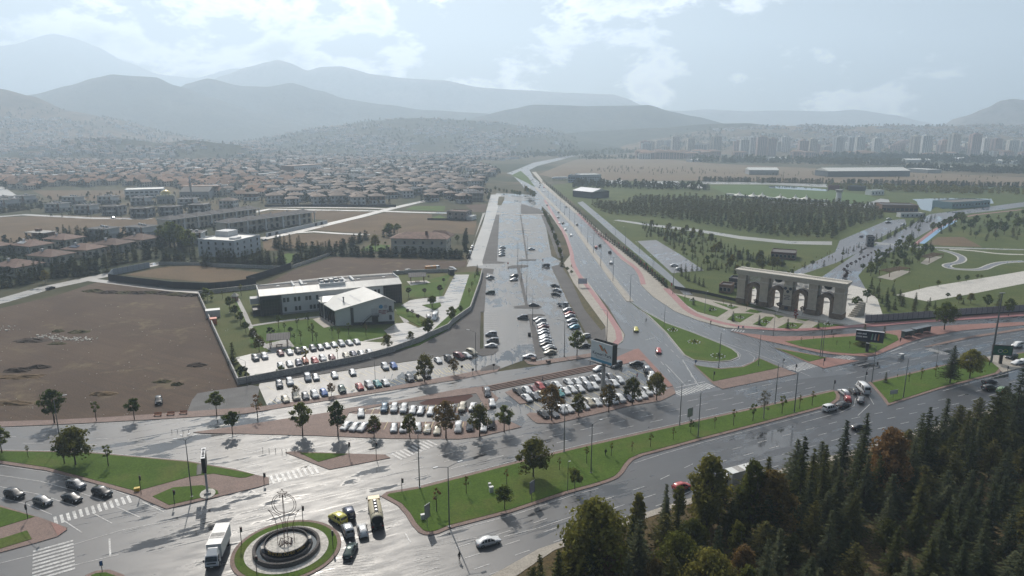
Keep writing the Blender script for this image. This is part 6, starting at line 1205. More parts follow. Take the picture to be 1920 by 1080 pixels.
for x, y, yt, lab in ((55, 918 - 0, 765, 'small dark sign at the hatched bays'), (590, 862, 735, 'small dark sign on the gravel tip below the long lot'), (238, 935, 815, 'low thin sign beside the hatched bays')):
    cc = K(860, 600, 9); signpost(*cc(x, y), cc(0, yt)[1], .7, .7, lab, BLACKP, .3)
for x, y, yt, lab in ((415, 815, 780, 'small blue sign on the kerb of the U turn lane'), (735, 560, 525, 'small round sign at the mouth of the branch road'), (770, 540, 525, 'second small sign at the mouth of the branch road')): signpost(*C4(x, y), C4(0, yt)[1], .8, .8, lab, plain('blue_sign', (.06, .12, .25), .5, .3), .6)
for k in range(6):
    u, v = C6(157 + 58 * k - (20 if k == 4 else 0), 992 + 2.5 * k * 1.5); o = thing('bollard', 'thin dark bollard left of the small triangular lawn, %s from the left' % ORD[k + 1], 'bollard', G(u, v), 0, 'thin bollards by the triangular lawn'); mb = MB(); mb.tube((0, 0, 0), (0, 0, 1.0), .05, .05, 8); part('post', mb, BLACKP, o); mb = MB(); mb.tube((0, 0, 1.0), (0, 0, 1.1), .065, .065, 8); part('cap', mb, WHITEI, o)
for k in range(4):
    u, v = C1(1290 + 42 * k, 450); o = thing('bollard', 'thin dark bollard before the left brick tip, %s from the left' % ORD[k + 1], 'bollard', G(u, v), 0, 'thin bollards by the brick tip'); mb = MB(); mb.tube((0, 0, 0), (0, 0, 1.0), .05, .05, 8); part('post', mb, BLACKP, o); mb = MB(); mb.tube((0, 0, 1.0), (0, 0, 1.1), .065, .065, 8); part('cap', mb, WHITEI, o)

# ------------------------------------------------------------------ billboards
DFRAME = plain('dark_billboard_frame', (.035, .032, .032), .6, .3); TEAL_S = NT('turquoise_band').base((.08, .3, .45), .4); ORNG = NT('orange_logo').base((.5, .17, .05), .5); GRNL = NT('green_logo').base((.16, .3, .22), .5)
def facing(p0, p1): return math.atan2(p1.y - p0.y, p1.x - p0.x)
# two sided white billboard on a single column
p = G(1130, 735); bb = thing('billboard', 'white billboard on a thick column reading Kayseri Park over the full car park', 'billboard', p)
BH0, BHh, BW = 9.0, 5.8, 7.6
q0 = G(1112, 668, BH0); q1 = G(1144, 686, BH0); brz = R(-48); bb.rotation_euler = (0, 0, brz)
mb = MB(); mb.tube((0, 0, 0), (0, 0, BH0 + 1), .62, .55, 14); part('column', mb, plain('pale_column', (.4, .39, .37), .6, .3), bb)
for s, nm in ((-1, 'front_panel'), (1, 'back_panel')):
    mb = MB(); mb.box((0, s * 1.0, BH0 + BHh / 2), (BW, .18, BHh)); pn = part(nm, mb, plain('white_poster', (.62, .66, .66), .45, .3, var=.03) if s < 0 else DFRAME, bb)
    if s < 0:
        mb = MB(); mb.box((0, -1.105, BH0 + .4), (BW - .2, .03, .75)); part('turquoise_band', mb, TEAL_S, pn)
        lettering('Kayseri Park', 1.35, DARKP, pn, (.2, -1.11, BH0 + 2.35), (R(90), 0, 0))
        mb = MB(); mb.box((.2, -1.105, BH0 + 1.5), (5.2, .02, .12)); mb.box((.2, -1.105, BH0 + 1.2), (4.2, .02, .1)); part('small_print', mb, NT('grey_print').base((.3, .33, .35), .6), pn)
        def par(x0, z0, dx, dz, w, m_, n_): mb = MB(); y = -1.115; mb.quad((x0, y, z0), (x0 + w, y, z0), (x0 + w + dx, y, z0 + dz), (x0 + dx, y, z0 + dz)); part(n_, mb, m_, pn)
        par(-1.0, BH0 + 5.0, 1.1, -1.5, .8, ORNG, 'logo_bar'); par(-.2, BH0 + 5.0, 1.1, -1.5, .35, GRNL, 'logo_bar'); par(.75, BH0 + 4.3, .9, -1.2, .65, ORNG, 'logo_bar'); par(.55, BH0 + 3.7, .5, .9, .3, GRNL, 'logo_bar')
mb = MB(); mb.box((BW / 2 - .1, 0, BH0 + BHh / 2), (.2, 1.8, BHh)); mb.box((-BW / 2 + .1, 0, BH0 + BHh / 2), (.1, 1.8, BHh)); mb.box((0, 0, BH0 + .1), (BW - .5, 1.7, .12)); part('side_frame', mb, DFRAME, bb)
mb = MB(); mb.box((0, -1.7, BH0 - .3), (BW + .6, .5, .08)); mb.box((0, 0, BH0 - .12), (BW * .8, .3, .2)); part('catwalk', mb, DFRAME, bb)
# dark billboard on the triangular lawn
p = G(*D6(632, 262)); b2 = thing('billboard', 'dark navy billboard with white lettering on the triangular lawn', 'billboard', p, R(-24)); mb = MB(); mb.box((0, 0, 1.9), (.9, .7, 3.8)); part('column', mb, DFRAME, b2); mb = MB(); mb.box((.3, 0, 5.5), (8.2, .9, 3.6)); pn = part('panel', mb, plain('navy_screen', (.016, .018, .04), .4, .4), b2)
mb = MB(); mb.box((.3, 0, 7.36), (8.3, 1.0, .1)); part('top_edge', mb, LAMPH, b2)
mb = MB(); scrawl(mb, -2.0, 6.3, 2.9, .5, -.46, random.Random(5)); scrawl(mb, -2.0, 5.3, 3.2, .5, -.46, random.Random(6)); part('lettering', mb, WHITEI, pn)
for k in range(3): mb = MB(); mb.tube((.9 + k * .95, -.46, 4.5), (1.1 + k * .9, -.46, 6.6), .28, .14, 8); part('picture_figure', mb, [GRNL, LAMPH, ORNG][k], pn)
# green billboard far right
p = G(*F5(1680, 1080)); b3 = thing('billboard', 'green billboard with two pale rings at the far right', 'billboard', p, R(-12)); mb = MB(); mb.box((0, 0, 1.6), (.8, .6, 3.2)); part('column', mb, DFRAME, b3); mb = MB(); mb.box((0, 0, 4.6), (5.6, .7, 3.3)); part('cabinet', mb, DFRAME, b3); mb = MB(); mb.box((0, -.37, 4.6), (5.2, .04, 2.9)); pn = part('screen', mb, plain('green_screen', (.015, .12, .07), .35, .4, var=.3), b3)
for x, m_ in ((-.7, LAMPH), (.7, NT('lime_ring').base((.3, .45, .06), .5))): mb = MB(); mb.pipe([Vector((x + .62 * math.cos(t), -.42, 4.4 + .5 * math.sin(t))) for t in [k * 6.2832 / 18 for k in range(19)]], .1, 5); part('ring', mb, m_, pn)
# edge-on screen on the left
p = G(*D1(1558, 468)); b4 = thing('billboard', 'narrow dark billboard on a pole seen edge on, white top band lettered', 'billboard', p, R(-68)); mb = MB(); mb.tube((0, 0, 0), (0, 0, 6), .24, .2, 12); part('column', mb, LAMPH, b4); mb = MB(); mb.box((0, 0, 7.5), (5.0, .75, 3.2)); pn = part('cabinet', mb, DFRAME, b4); mb = MB(); mb.box((0, 0, 9.13), (5.0, .75, .04)); part('top_band', mb, WHITEI, pn)
mb = MB(); scrawl(mb, 0, 0, 4.0, .55, 0, random.Random(8)); q = part('lettering', mb, DARKP, pn); q.location = (0, 0, 9.17); q.rotation_euler = (R(-90), 0, 0); mb = MB(); mb.box((0, -1.0, 5.75), (4.6, .9, .06)); mb.box((0, -1.4, 6.2), (4.6, .05, .05)); part('catwalk', mb, DFRAME, b4); mb = MB(); mb.box((0, 0, .35), (1.3, 1.3, .5)); part('footing', mb, M['concrete'], b4)
mb = MB(); mb.prism([Vector((2.0 * math.cos(t * .5), 1.5 * math.sin(t * .5), 0)) for t in range(13)], .1, .235); part('stone_apron', mb, M['pale_stone'], b4)

# ------------------------------------------------------------------ people
person(*D3(1046, 768), R(200), 'black', 'person in dark clothes walking across the wet lower road'); person(*D4(1742, 540), R(20), 'black', 'person in dark clothes standing on the long median lawn'); person(*C7(775, 335), R(90), 'black', 'person in black walking behind the parked rows of the full lot'); person(*C7(1547, 305), R(60), 'red', 'person in a reddish top walking in the empty part of the full lot'); person(*C7(1163, 195), R(80), 'navy', 'person in navy by the brick steps under the billboard', 0)
person(*C4(45, 498), R(300), 'black', 'person crossing the highway near the tip of the grass tongue'); person(*C4(530, 515), R(40), 'black', 'person in black walking along the northbound kerb'); person(*C4(1437, 585), R(0), 'black', 'person walking on the branch road below the gate'); person(*F5(682, 862), R(0), 'black', 'person in black standing left of the bus shelters', 0); person(*D6(1782, 420), R(10), 'grey', 'person in grey at the paved crossing of the right median'); person(*D6(1632, 375), R(30), 'black', 'person by the tall mast', 0)

# ------------------------------------------------------------------ arched gate
STN = plain('gate_limestone', (.44, .385, .31), .75, .3, var=.12, scale=.6); STB = plain('gate_brown_stone', (.2, .145, .105), .75, .3, var=.25, scale=.8); STL = plain('cornice_stone', (.5, .465, .4), .7, .3, var=.08)
a = G(1380, 567); b = G(1577, 600); GL = (b - a).length; grz = facing(a, b); HG = 12.6; DG = 5.0
gt = thing('arched_gate', 'monumental stone gate with four arches and a long cornice', 'gate', a, grz)
PW = 3.4; gap = (GL - 5 * PW) / 4
for k in range(5):
    x = k * (PW + gap) + PW / 2
    mb = MB(); mb.box((x, DG / 2, HG * .5), (PW, DG, HG)); pr = part('pier', mb, STN, gt)
    mb = MB(); mb.box((x, DG / 2, 1.1), (PW + .4, DG + .4, 2.2)); part('plinth', mb, STB, pr); mb = MB(); mb.box((x, DG / 2, 2.35), (PW + .3, DG + .3, .3)); part('plinth_band', mb, STL, pr); mb = MB(); mb.box((x, DG / 2, 10.4), (PW + .3, DG + .3, .45)); part('capital_band', mb, STL, pr)
for k in range(4):
    x0 = k * (PW + gap) + PW; cx = x0 + gap / 2; r0, r1 = gap * .28, gap * .5; zs = 6.0
    mb = MB()
    for s in (-1, 1): mb.box((cx + s * (r0 + r1) / 2, DG / 2, zs / 2), (r1 - r0 - .01, DG - .6, zs))
    n = 16; ring = []
    for i in range(n + 1):
        t = math.pi * i / n; ring.append([(cx + r * math.cos(t), y, zs + r * 1.12 * math.sin(t)) for r, y in ((r0, .3), (r1 - .01, .3), (r1 - .01, DG - .3), (r0, DG - .3))])
    for i in range(n): mb.add(ring[i] + ring[i + 1], [(0, 1, 5, 4), (1, 2, 6, 5), (2, 3, 7, 6), (3, 0, 4, 7)])
    ar = part('arch', mb, STB, gt)
    for i in range(11):   # voussoirs, slightly proud of the ring
        t0 = math.pi * (i + .08) / 11; t1 = math.pi * (i + .92) / 11; mb = MB(); q = [(cx + r * math.cos(t), .22, zs + r * 1.12 * math.sin(t)) for t, r in ((t0, r0 + .08), (t1, r0 + .08), (t1, r1 - .2), (t0, r1 - .2))]; mb.add(q + [(p_[0], .31, p_[2]) for p_ in q], [(0, 1, 2, 3), (0, 4, 5, 1), (1, 5, 6, 2), (2, 6, 7, 3), (3, 7, 4, 0)]); part('voussoir', mb, STB, ar)
    mb = MB(); zt = zs + r1 * 1.12
    for i in range(13):   # fretwork over the arch
        xx = x0 + .25 + (gap - .5) * i / 12; zz = max(zs + math.sqrt(max(0, r1 * r1 - (xx - cx) ** 2)) * 1.12 - .1, zs); mb.box((xx, DG / 2, (zz + HG) / 2), (.14, .25, HG - zz))
    for j in range(6): mb.box((cx, DG / 2, HG - .3 - j * .55), (gap - .1 if j < 4 else gap * .55, .25, .14))
    if False: pass
    part('fretwork', mb, WHITEI, gt)
    if k in (1, 3): mb = MB(); mb.lathe([(.1, HG - 1.9), (1.2, HG - 1.5), (1.7, HG - .5), (1.6, HG - .1)], 16, (cx, DG / 2)); part('hanging_bowl', mb, BLACKP, gt)
for z, o_, h_ in ((HG + .2, .35, .5), (HG + .75, .6, .7), (HG + 1.35, .85, .5), (HG + 1.85, 1.1, .5)): mb = MB(); mb.box((GL / 2, DG / 2, z), (GL + 2 * o_, DG + 2 * o_, h_)); part('cornice', mb, STL, gt)
mb = MB(); mb.box((GL / 2, DG / 2 + 1.4, HG + 2.14), (GL + 1.8, .5, .08)); mb.box((GL / 2, DG / 2 - .2, HG + 2.14), (GL + 1.8, .12, .08)); part('roof_gutter', mb, DFRAME, gt)
xm = 2 * (PW + gap) + PW / 2
for dx, z in ((-1.0, 9.3), (1.0, 9.3), (0, 8.1)): mb = MB(); mb.tube((xm + dx, -.02, z), (xm + dx, -.1, z), .62, .62, 18); part('emblem', mb, DARKP, gt)
mb = MB()
for k, w_ in enumerate((2.6, 1.8, 2.6)): scrawl(mb, xm, 6.3 - k * .7, w_, .45, -.03, random.Random(k))
part('lettering', mb, DARKP, gt)
mb = MB(); mb.box((xm, -.23, 1.2), (1.4, .1, 1.2)); part('plaque', mb, DARKP, gt)
# steps at the gate's right flank
mb = MB()
for k in range(8): mb.box((GL + 1.6 + .3 * k, DG + 3.0 + k * .7, .2 + .36 * k), (2.6, .7, .4 + .72 * k))
part('flank_stairs', mb, STL, gt)

# ------------------------------------------------------------------ walls and fences
def panel_run(name, label, pix, H, th, pw, m, posts=None, cat='wall', cap=None, base=None, pname='panel', z0=0.0):
    P = [G(*q) for q in pix]; o = thing(name, label, cat, P[0]); me = None; c0 = P[0]
    for a, b in zip(P, P[1:]):
        L = (b - a).length; n = max(1, round(L / pw)); rz = facing(a, b); w = L / n
        for k in range(n):
            c = a.lerp(b, (k + .5) / n) - c0
            mb = MB(); mb.box((0, 0, z0 + (H - z0) / 2), (w - .04, th, H - z0)); q = link(pname, mb.mesh(pname, m), o, (c.x, c.y, 0), rz)
            if cap: mb = MB(); mb.box((0, 0, H + .05), (w - .02, th + .14, .1)); part('coping', mb, cap, q)
            if posts: mb = MB(); mb.box((-w / 2, 0, (H + .12) / 2), (.1, .12, H + .12)); part('post', mb, posts, q)
            if base: mb = MB(); mb.box((0, 0, z0 / 2), (w, th + .15, z0)); part('base_wall', mb, base, q)
    return o
panel_run('compound_wall', 'pale concrete wall round the white building', [(372, 555), (447, 721), C2(880, 862), C2(1240, 792), C2(1500, 722), (785, 642), C2(1920, 548), (850, 606), (882, 583), (900, 531), (904, 512)], 1.9, .28, 4, M['concrete'], cap=M['concrete'])
panel_run('compound_wall', 'low rear concrete wall behind the white building', [(372, 553), (420, 548), (475, 542), C2(500, 240)], 1.9, .28, 4, M['concrete'], cap=M['concrete'])
panel_run('compound_wall', 'low concrete wall behind the picnic pavilion', [E5(1345, 858), E5(1600, 845), E5(1780, 842)], 1.7, .28, 4, M['concrete'], cap=M['concrete'])
HOARD = plain('dark_hoarding', (.022, .025, .032), .7, .3, var=.2, scale=.4); HOARDB = plain('hoarding_back', (.3, .33, .37), .6, .3, var=.1)
panel_run('hoarding', 'long black site hoarding curving round the straw plot', [E4(815, 905), E4(1000, 930), E4(1300, 965), E4(1560, 975), E4(1760, 960), E4(1920, 935), E5(250, 925), E5(430, 870), E5(585, 815)], 3.4, .12, 3.2, HOARD)
panel_run('hoarding', 'pale back of the site hoarding with frame lines at the plot corner', [E4(815, 900), E4(850, 862), E4(960, 842), E4(1125, 808)], 3.2, .12, 3.0, HOARDB, posts=DFRAME)
panel_run('garden_wall', 'pale garden wall below the spruce hedge', [E4(1190, 785), E4(1500, 790), E4(1920, 812), E5(0, 800), E5(540, 818), E5(600, 810), E5(890, 710)], 1.7, .25, 4, M['concrete'])
panel_run('park_fence', 'metal fence of tall panels on a dark base along the park', [F5(330, 668), F5(560, 655), F5(800, 638), F5(1080, 618), F5(1280, 600), F5(1600, 580), F5(1920, 560), (2100, 570)], 3.1, .06, 2.4, plain('fence_mesh_panel', (.3, .31, .33), .5, .4, .3), posts=DFRAME, cat='fence', base=DFRAME, z0=.5)
panel_run('park_fence', 'low dark railing left of the arched gate', [C4(260, 245), C4(480, 285), C4(720, 340)], 1.3, .06, 2.4, DFRAME, posts=DFRAME, cat='fence')
panel_run('dark_fence', 'dark screen fence before the pale villas', [E5(385, 352), E5(800, 350), E5(1370, 352)], 2.2, .1, 3.5, HOARD, cat='fence')
panel_run('garden_fence', 'dark fence below the modern house', [E5(1605, 450), E5(1760, 452), E5(1900, 455)], 1.6, .1, 3, DFRAME, cat='fence')
for k in range(12):   # low red pillars in the evergreen screen
    x = [1345, 1440, 1480, 1558, 1605, 1655, 1710, 1770, 1835, 1500, 1630, 1690][k]; y = [570, 640, 672, 742, 780, 825, 868, 920, 955, 690, 800, 850][k]
    o = thing('banner_post', 'small red banner post in the evergreen screen, %s from the far end' % ORD[sorted([1345, 1440, 1480, 1558, 1605, 1655, 1710, 1770, 1835, 1500, 1630, 1690]).index(x) + 1], 'banner', G(*E6(x - 4, y + 8)), .6, 'red banner posts along the highway pavement'); mb = MB(); mb.tube((0, 0, 0), (0, 0, 2.8), .05, .05, 6); part('post', mb, STEELP, o); mb = MB(); mb.box((.45, 0, 1.9), (.85, .04, 1.5)); part('banner', mb, NT('red_banner').base((.45, .04, .03), .6), o)
# bus shelters
GLS = NT('shelter_glass').base((.1, .13, .13), .1, .6)
for k, (x, y) in enumerate(((745, 815), (845, 790), (930, 770))):
    o = thing('bus_shelter', 'glass bus shelter, %s of the three in a row' % ['leftmost', 'middle', 'rightmost'][k], 'bus shelter', G(*F5(x, y)), R(28), 'bus shelters'); 
    for s in (-1, 1):
        mb = MB(); mb.tube((s * 2.2, .7, 0), (s * 2.2, .7, 2.6), .06, .06, 8); part('post', mb, DFRAME, o); mb = MB(); mb.box((s * 2.2, 0, 1.3), (.05, 1.2, 2.1)); part('side_panel', mb, GLS, o)
    mb = MB(); mb.box((0, .75, 1.35), (4.3, .05, 2.0)); part('rear_panel', mb, GLS, o); mb = MB(); mb.box((0, 0, 2.66), (5.0, 2.0, .1)); part('roof', mb, STEELP, o); mb = MB(); mb.box((0, .4, .5), (3.6, .45, .08)); part('seat', mb, DFRAME, o)
# flower beds of the tongue and the gate lawns
for k, (x, y, r_) in enumerate(((245, 560, 1.7), (405, 650, 2.0), (585, 755, 2.2), (395, 335, 1.3), (545, 405, 1.3), (680, 380, 1.2), (750, 465, 1.4), (940, 498, 1.4), (1140, 525, 1.4), (1410, 515, 1.4))):
    p = G(*C4(x, y)); o = thing('flower_bed', 'round flower bed edged with white stones, %s' % ['upper one of the grass tongue', 'middle one of the grass tongue', 'lowest one of the grass tongue', 'first from the left before the gate', 'second from the left before the gate', 'third from the left before the gate', 'fourth from the left before the gate', 'fifth from the left before the gate', 'sixth from the left before the gate', 'rightmost before the gate'][k], 'flower bed', p + Vector((0, 0, .19)), 0, 'round flower beds')
    mb = MB()
    for i in range(9): t = i * .7; mb.tube((r_ * math.cos(t), r_ * math.sin(t), 0), (r_ * math.cos(t), r_ * math.sin(t), .25), .25, .16, 6)
    part('edging', mb, WHITEI, o); link('foliage', BUSH[1] if k != 1 else BUSH[1], o, (0, 0, -.1), 0, .6)
    mb = MB(); rr = random.Random(k)
    for i in range(60): t = rr.uniform(0, 6.28); q = r_ * .9 * rr.random() ** .5; leaf(mb, Vector((q * math.cos(t), q * math.sin(t), .12 + .1 * rr.random())), (Vector((0, 0, 1)) + rv(rr) * .6).normalized(), .3, rr)
    part('blossom', mb, LM['lime'], o)
# ------------------------------------------------------------------ buildings
WHT = plain('white_render', (.62, .62, .61), .75, .3, var=.06, scale=.3); CRM = plain('cream_render', (.52, .48, .41), .8, .3, var=.08, scale=.3); GRY = plain('grey_render', (.3, .3, .3), .8, .3, var=.1, scale=.3); DKB = plain('anthracite_cladding', (.03, .033, .04), .45, .4)
BRN = plain('brown_cladding', (.17, .1, .065), .7, .3, scale=.4); TILE = plain('brown_roof_tiles', (.15, .095, .075), .8, .25, var=.25, scale=.5, rand=.25); TILEB = plain('beige_roof_tiles', (.2, .15, .12), .8, .25, var=.2, scale=.5, rand=.25); TILEO = plain('orange_roof_tiles', (.22, .125, .08), .8, .25, var=.25, scale=.5, rand=.25)
RFD = plain('dark_roof_felt', (.09, .085, .085), .85, .25, var=.2, scale=.4); RFW = plain('white_metal_roof', (.58, .57, .53), .45, .4, var=.07, scale=.2); RFG = plain('grey_gravel_roof', (.16, .15, .14), .9, .2, var=.15, scale=.4)
WIN = NT('window_glass').base((.02, .025, .032), .08, .6); WFR = plain('window_frame', (.5, .5, .5), .5, .3); SOLAR = NT('solar_panel').base((.03, .04, .08), .12, .6)
def hip(mb, L, W, z, h, e=.6, m=0, rl=None, cx=0, cy=0):
    a, b = L / 2 + e, W / 2 + e; r = (L - W) / 2 if rl is None else rl; r = max(r, .05)
    v = [(cx - a, cy - b, z), (cx + a, cy - b, z), (cx + a, cy + b, z), (cx - a, cy + b, z), (cx - r, cy, z + h), (cx + r, cy, z + h), (cx - a, cy - b, z - .18), (cx + a, cy - b, z - .18), (cx + a, cy + b, z - .18), (cx - a, cy + b, z - .18)]
    mb.add(v, [(0, 1, 5, 4), (1, 2, 5), (2, 3, 4, 5), (3, 0, 4), (6, 7, 1, 0), (7, 8, 2, 1), (8, 9, 3, 2), (9, 6, 0, 3), (9, 8, 7, 6)], m)
def wgrid(o, L, W, rows, nx, ny, ww=1.2, wh=1.4, sides='fblr', each=True, frame=WFR):
    """windows of a block centred on its origin: pane with a proud frame"""
    js = MB(); fm = MB(); fm.box((0, 0, 0), (ww + .16, .07, wh + .16)); wm_ = fm.mesh('window', frame); pm_ = MB(); pm_.box((0, -.045, 0), (ww, .03, wh)); pm2 = pm_.mesh('pane', WIN)
    for s in sides:
        n = nx if s in 'fb' else ny; l = L if s in 'fb' else W
        for z in rows:
            for k in range(n):
                t = -l / 2 + l * (k + .5) / n
                loc, rz = {'f': ((t, -W / 2 - .036, z), 0), 'b': ((-t, W / 2 + .036, z), math.pi), 'l': ((-L / 2 - .036, -t, z), -math.pi / 2), 'r': ((L / 2 + .036, t, z), math.pi / 2)}[s]
                if each: w = link('window', wm_, o, loc, rz); link('pane', pm2, w)
                else: js.box(loc, (ww, .07, wh) if s in 'fb' else (.07, ww, wh))
    if not each: tag(part('windows', js, WIN, o), kind='stuff')
# prototypes of the villas; each root is reused once, then copied
def villa(kind):
    o = thing('villa', 'x', 'house'); r = random.Random(kind)
    if kind == 'low':
        mb = MB(); mb.box((0, 0, 2.2), (15, 12, 4.4)); part('wall', mb, CRM, o); mb = MB(); hip(mb, 15, 12, 4.5, 2.4, 1.1); rf = part('roof', mb, TILE, o)
        mb = MB(); mb.box((-2.5, -2.4, 6.4), (.9, .9, 1.7)); mb.box((-2.5, -2.4, 7.3), (1.1, 1.1, .2)); part('chimney', mb, WHT, rf); mb = MB(); mb.box((4, -2.2, 5.85), (.9, .8, .1)); part('skylight', mb, WFR, rf); wgrid(o, 15, 12, [2.4], 4, 3, 1.6, 1.6)
        for s in (-1, 1): mb = MB(); mb.tube((s * 7.3, -6.8, 0), (s * 7.3, -6.8, 4.4), .22, .22, 8); part('column', mb, WHT, o)
    elif kind == 'hip':
        mb = MB(); mb.box((0, 0, 3.1), (12, 10, 6.2)); part('wall', mb, WHT, o); mb = MB(); hip(mb, 12, 10, 6.3, 2.2, .8); rf = part('roof', mb, TILEB, o); mb = MB(); mb.box((1.5, 1, 8.2), (.8, .8, 1.2)); part('chimney', mb, GRY, rf)
        mb = MB(); mb.box((0, -5.6, 3.1), (5, 1.3, .3)); part('balcony', mb, BRN, o); wgrid(o, 12, 10, [1.6, 4.7], 4, 3, 1.5, 1.6, each=False)
    elif kind == 'brown':
        mb = MB(); mb.box((0, 0, 1.5), (11, 10, 3)); part('wall', mb, WHT, o); mb = MB(); mb.box((0, 0, 4.5), (11.1, 10.1, 3)); part('upper_wall', mb, BRN, o); mb = MB(); hip(mb, 11, 10, 6.1, 1.9, 1.0); rf = part('roof', mb, TILEB, o); mb = MB(); mb.box((2, 1, 7.6), (.7, .7, 1.1)); part('chimney', mb, GRY, rf); wgrid(o, 11.1, 10.1, [1.5, 4.6], 3, 3, 1.5, 1.6, each=False)
    elif kind == 'gable':
        mb = MB(); mb.box((0, 0, 2.9), (13, 9, 5.8)); mb.add([(-6.5, -4.5, 5.8), (-6.5, 4.5, 5.8), (-6.5, 0, 8.2), (6.5, -4.5, 5.8), (6.5, 4.5, 5.8), (6.5, 0, 8.2)], [(0, 2, 1), (3, 4, 5)]); part('wall', mb, CRM, o)
        mb = MB(); mb.add([(-7, -5.3, 5.5), (7, -5.3, 5.5), (7, 0, 8.4), (-7, 0, 8.4), (7, 5.3, 5.5), (-7, 5.3, 5.5), (-7, -5.3, 5.3), (7, -5.3, 5.3), (7, 5.3, 5.3), (-7, 5.3, 5.3), (7, 0, 8.2), (-7, 0, 8.2)], [(0, 1, 2, 3), (3, 2, 4, 5), (0, 6, 7, 1), (4, 8, 9, 5), (1, 7, 10, 2), (2, 10, 8, 4), (3, 11, 6, 0), (5, 9, 11, 3)]); rf = part('roof', mb, TILEO, o); mb = MB(); mb.box((2, 1.5, 8.2), (.8, .8, 1.3)); part('chimney', mb, CRM, rf); wgrid(o, 13, 9, [1.6, 4.4], 4, 2, 1.4, 1.5, each=False)
    elif kind == 'flat':
        mb = MB(); mb.box((0, 0, 1.6), (14, 11, 3.2)); part('wall', mb, GRY, o); mb = MB(); mb.box((-1, .4, 4.7), (12.5, 10.5, 3)); part('upper_wall', mb, WHT, o); mb = MB(); mb.box((-.6, .2, 6.35), (14, 12, .35)); rf = part('roof', mb, WHT, o); mb = MB(); mb.box((-.6, .2, 6.56), (13.3, 11.3, .06)); part('roof_felt', mb, RFD, rf)
        for k in range(3): mb = MB(); mb.box((-4 + 3.2 * k, 2 - k, 7.1), (1.4, .9, 1.0)); part('roof_unit', mb, WFR, rf)
        mb = MB(); mb.box((5.2, -5.6, 4.2), (.8, .5, 5)); mb.box((3, -5.0, 3.3), (5, 1.6, .25)); part('balcony', mb, BRN, o); wgrid(o, 14, 11, [1.6], 3, 2, 2.4, 1.9); wgrid(o, 12.5, 10.1, [4.7], 3, 2, 2.0, 1.6, 'f')
    elif kind == 'dark':
        mb = MB(); mb.box((0, 0, 3), (13, 10, 6)); part('wall', mb, GRY, o); mb = MB(); mb.box((-3.4, -.4, 3.1), (1.6, 10, 6.5)); mb.box((5.2, -.2, 3.4), (1.4, 10.2, 7)); part('dark_pier', mb, DKB, o); mb = MB(); mb.box((0, -.3, 6.25), (14.2, 11.6, .5)); rf = part('roof', mb, RFD, o); mb = MB(); hip(mb, 8, 6, 6.5, .9, .2); part('roof_lantern', mb, RFD, rf); mb = MB(); mb.box((1, -5.6, 3.1), (6.5, 1.4, .9)); part('balcony', mb, WHT, o); wgrid(o, 13, 10, [1.6, 4.7], 3, 2, 2.0, 1.7)
    elif kind == 'row':
        mb = MB(); mb.box((0, 1, 3.2), (11.2, 9.5, 6.4)); part('wall', mb, CRM, o); mb = MB(); hip(mb, 11.2, 13, 6.6, 1.6, .6, cy=-.6, rl=1.5); rf = part('roof', mb, RFD, o); mb = MB(); mb.box((0, -.6, 6.45), (12.5, 14.3, .34)); part('eaves', mb, WHT, rf); mb = MB(); mb.box((2.2, 0, 8), (.7, .7, 1.2)); part('chimney', mb, GRY, rf)
        for s in (-1, 1): mb = MB(); mb.box((s * 5.4, -6.8, 3.15), (.55, .55, 6.3)); part('column', mb, WHT, o)
        mb = MB(); mb.box((-2.9, -4.4, 3.3), (5, 1.6, .3)); part('balcony', mb, WHT, o)
        for x, z in ((-3.6, 1.5), (-3.6, 4.7), (0, 1.5), (0, 4.7), (3.6, 1.5), (3.6, 4.7)): mb = MB(); mb.box((x, -3.79, z), (1.7, .08, 2.2)); part('window', mb, WIN, o)
    return o
VP, VUSED = {}, set()
def put_villa(kind, p, rz, label, sc=1.0, group=None, cat='house'):
    if kind not in VP: VP[kind] = villa(kind)
    if kind in VUSED: return dup(VP[kind], (p[0], p[1], 0), rz, label, sc, cat, group)
    VUSED.add(kind); o = VP[kind]; o.location = (p[0], p[1], 0); o.rotation_euler = (0, 0, rz); o.scale = (sc,) * 3 if not isinstance(sc, tuple) else sc; return tag(o, label, cat, group)

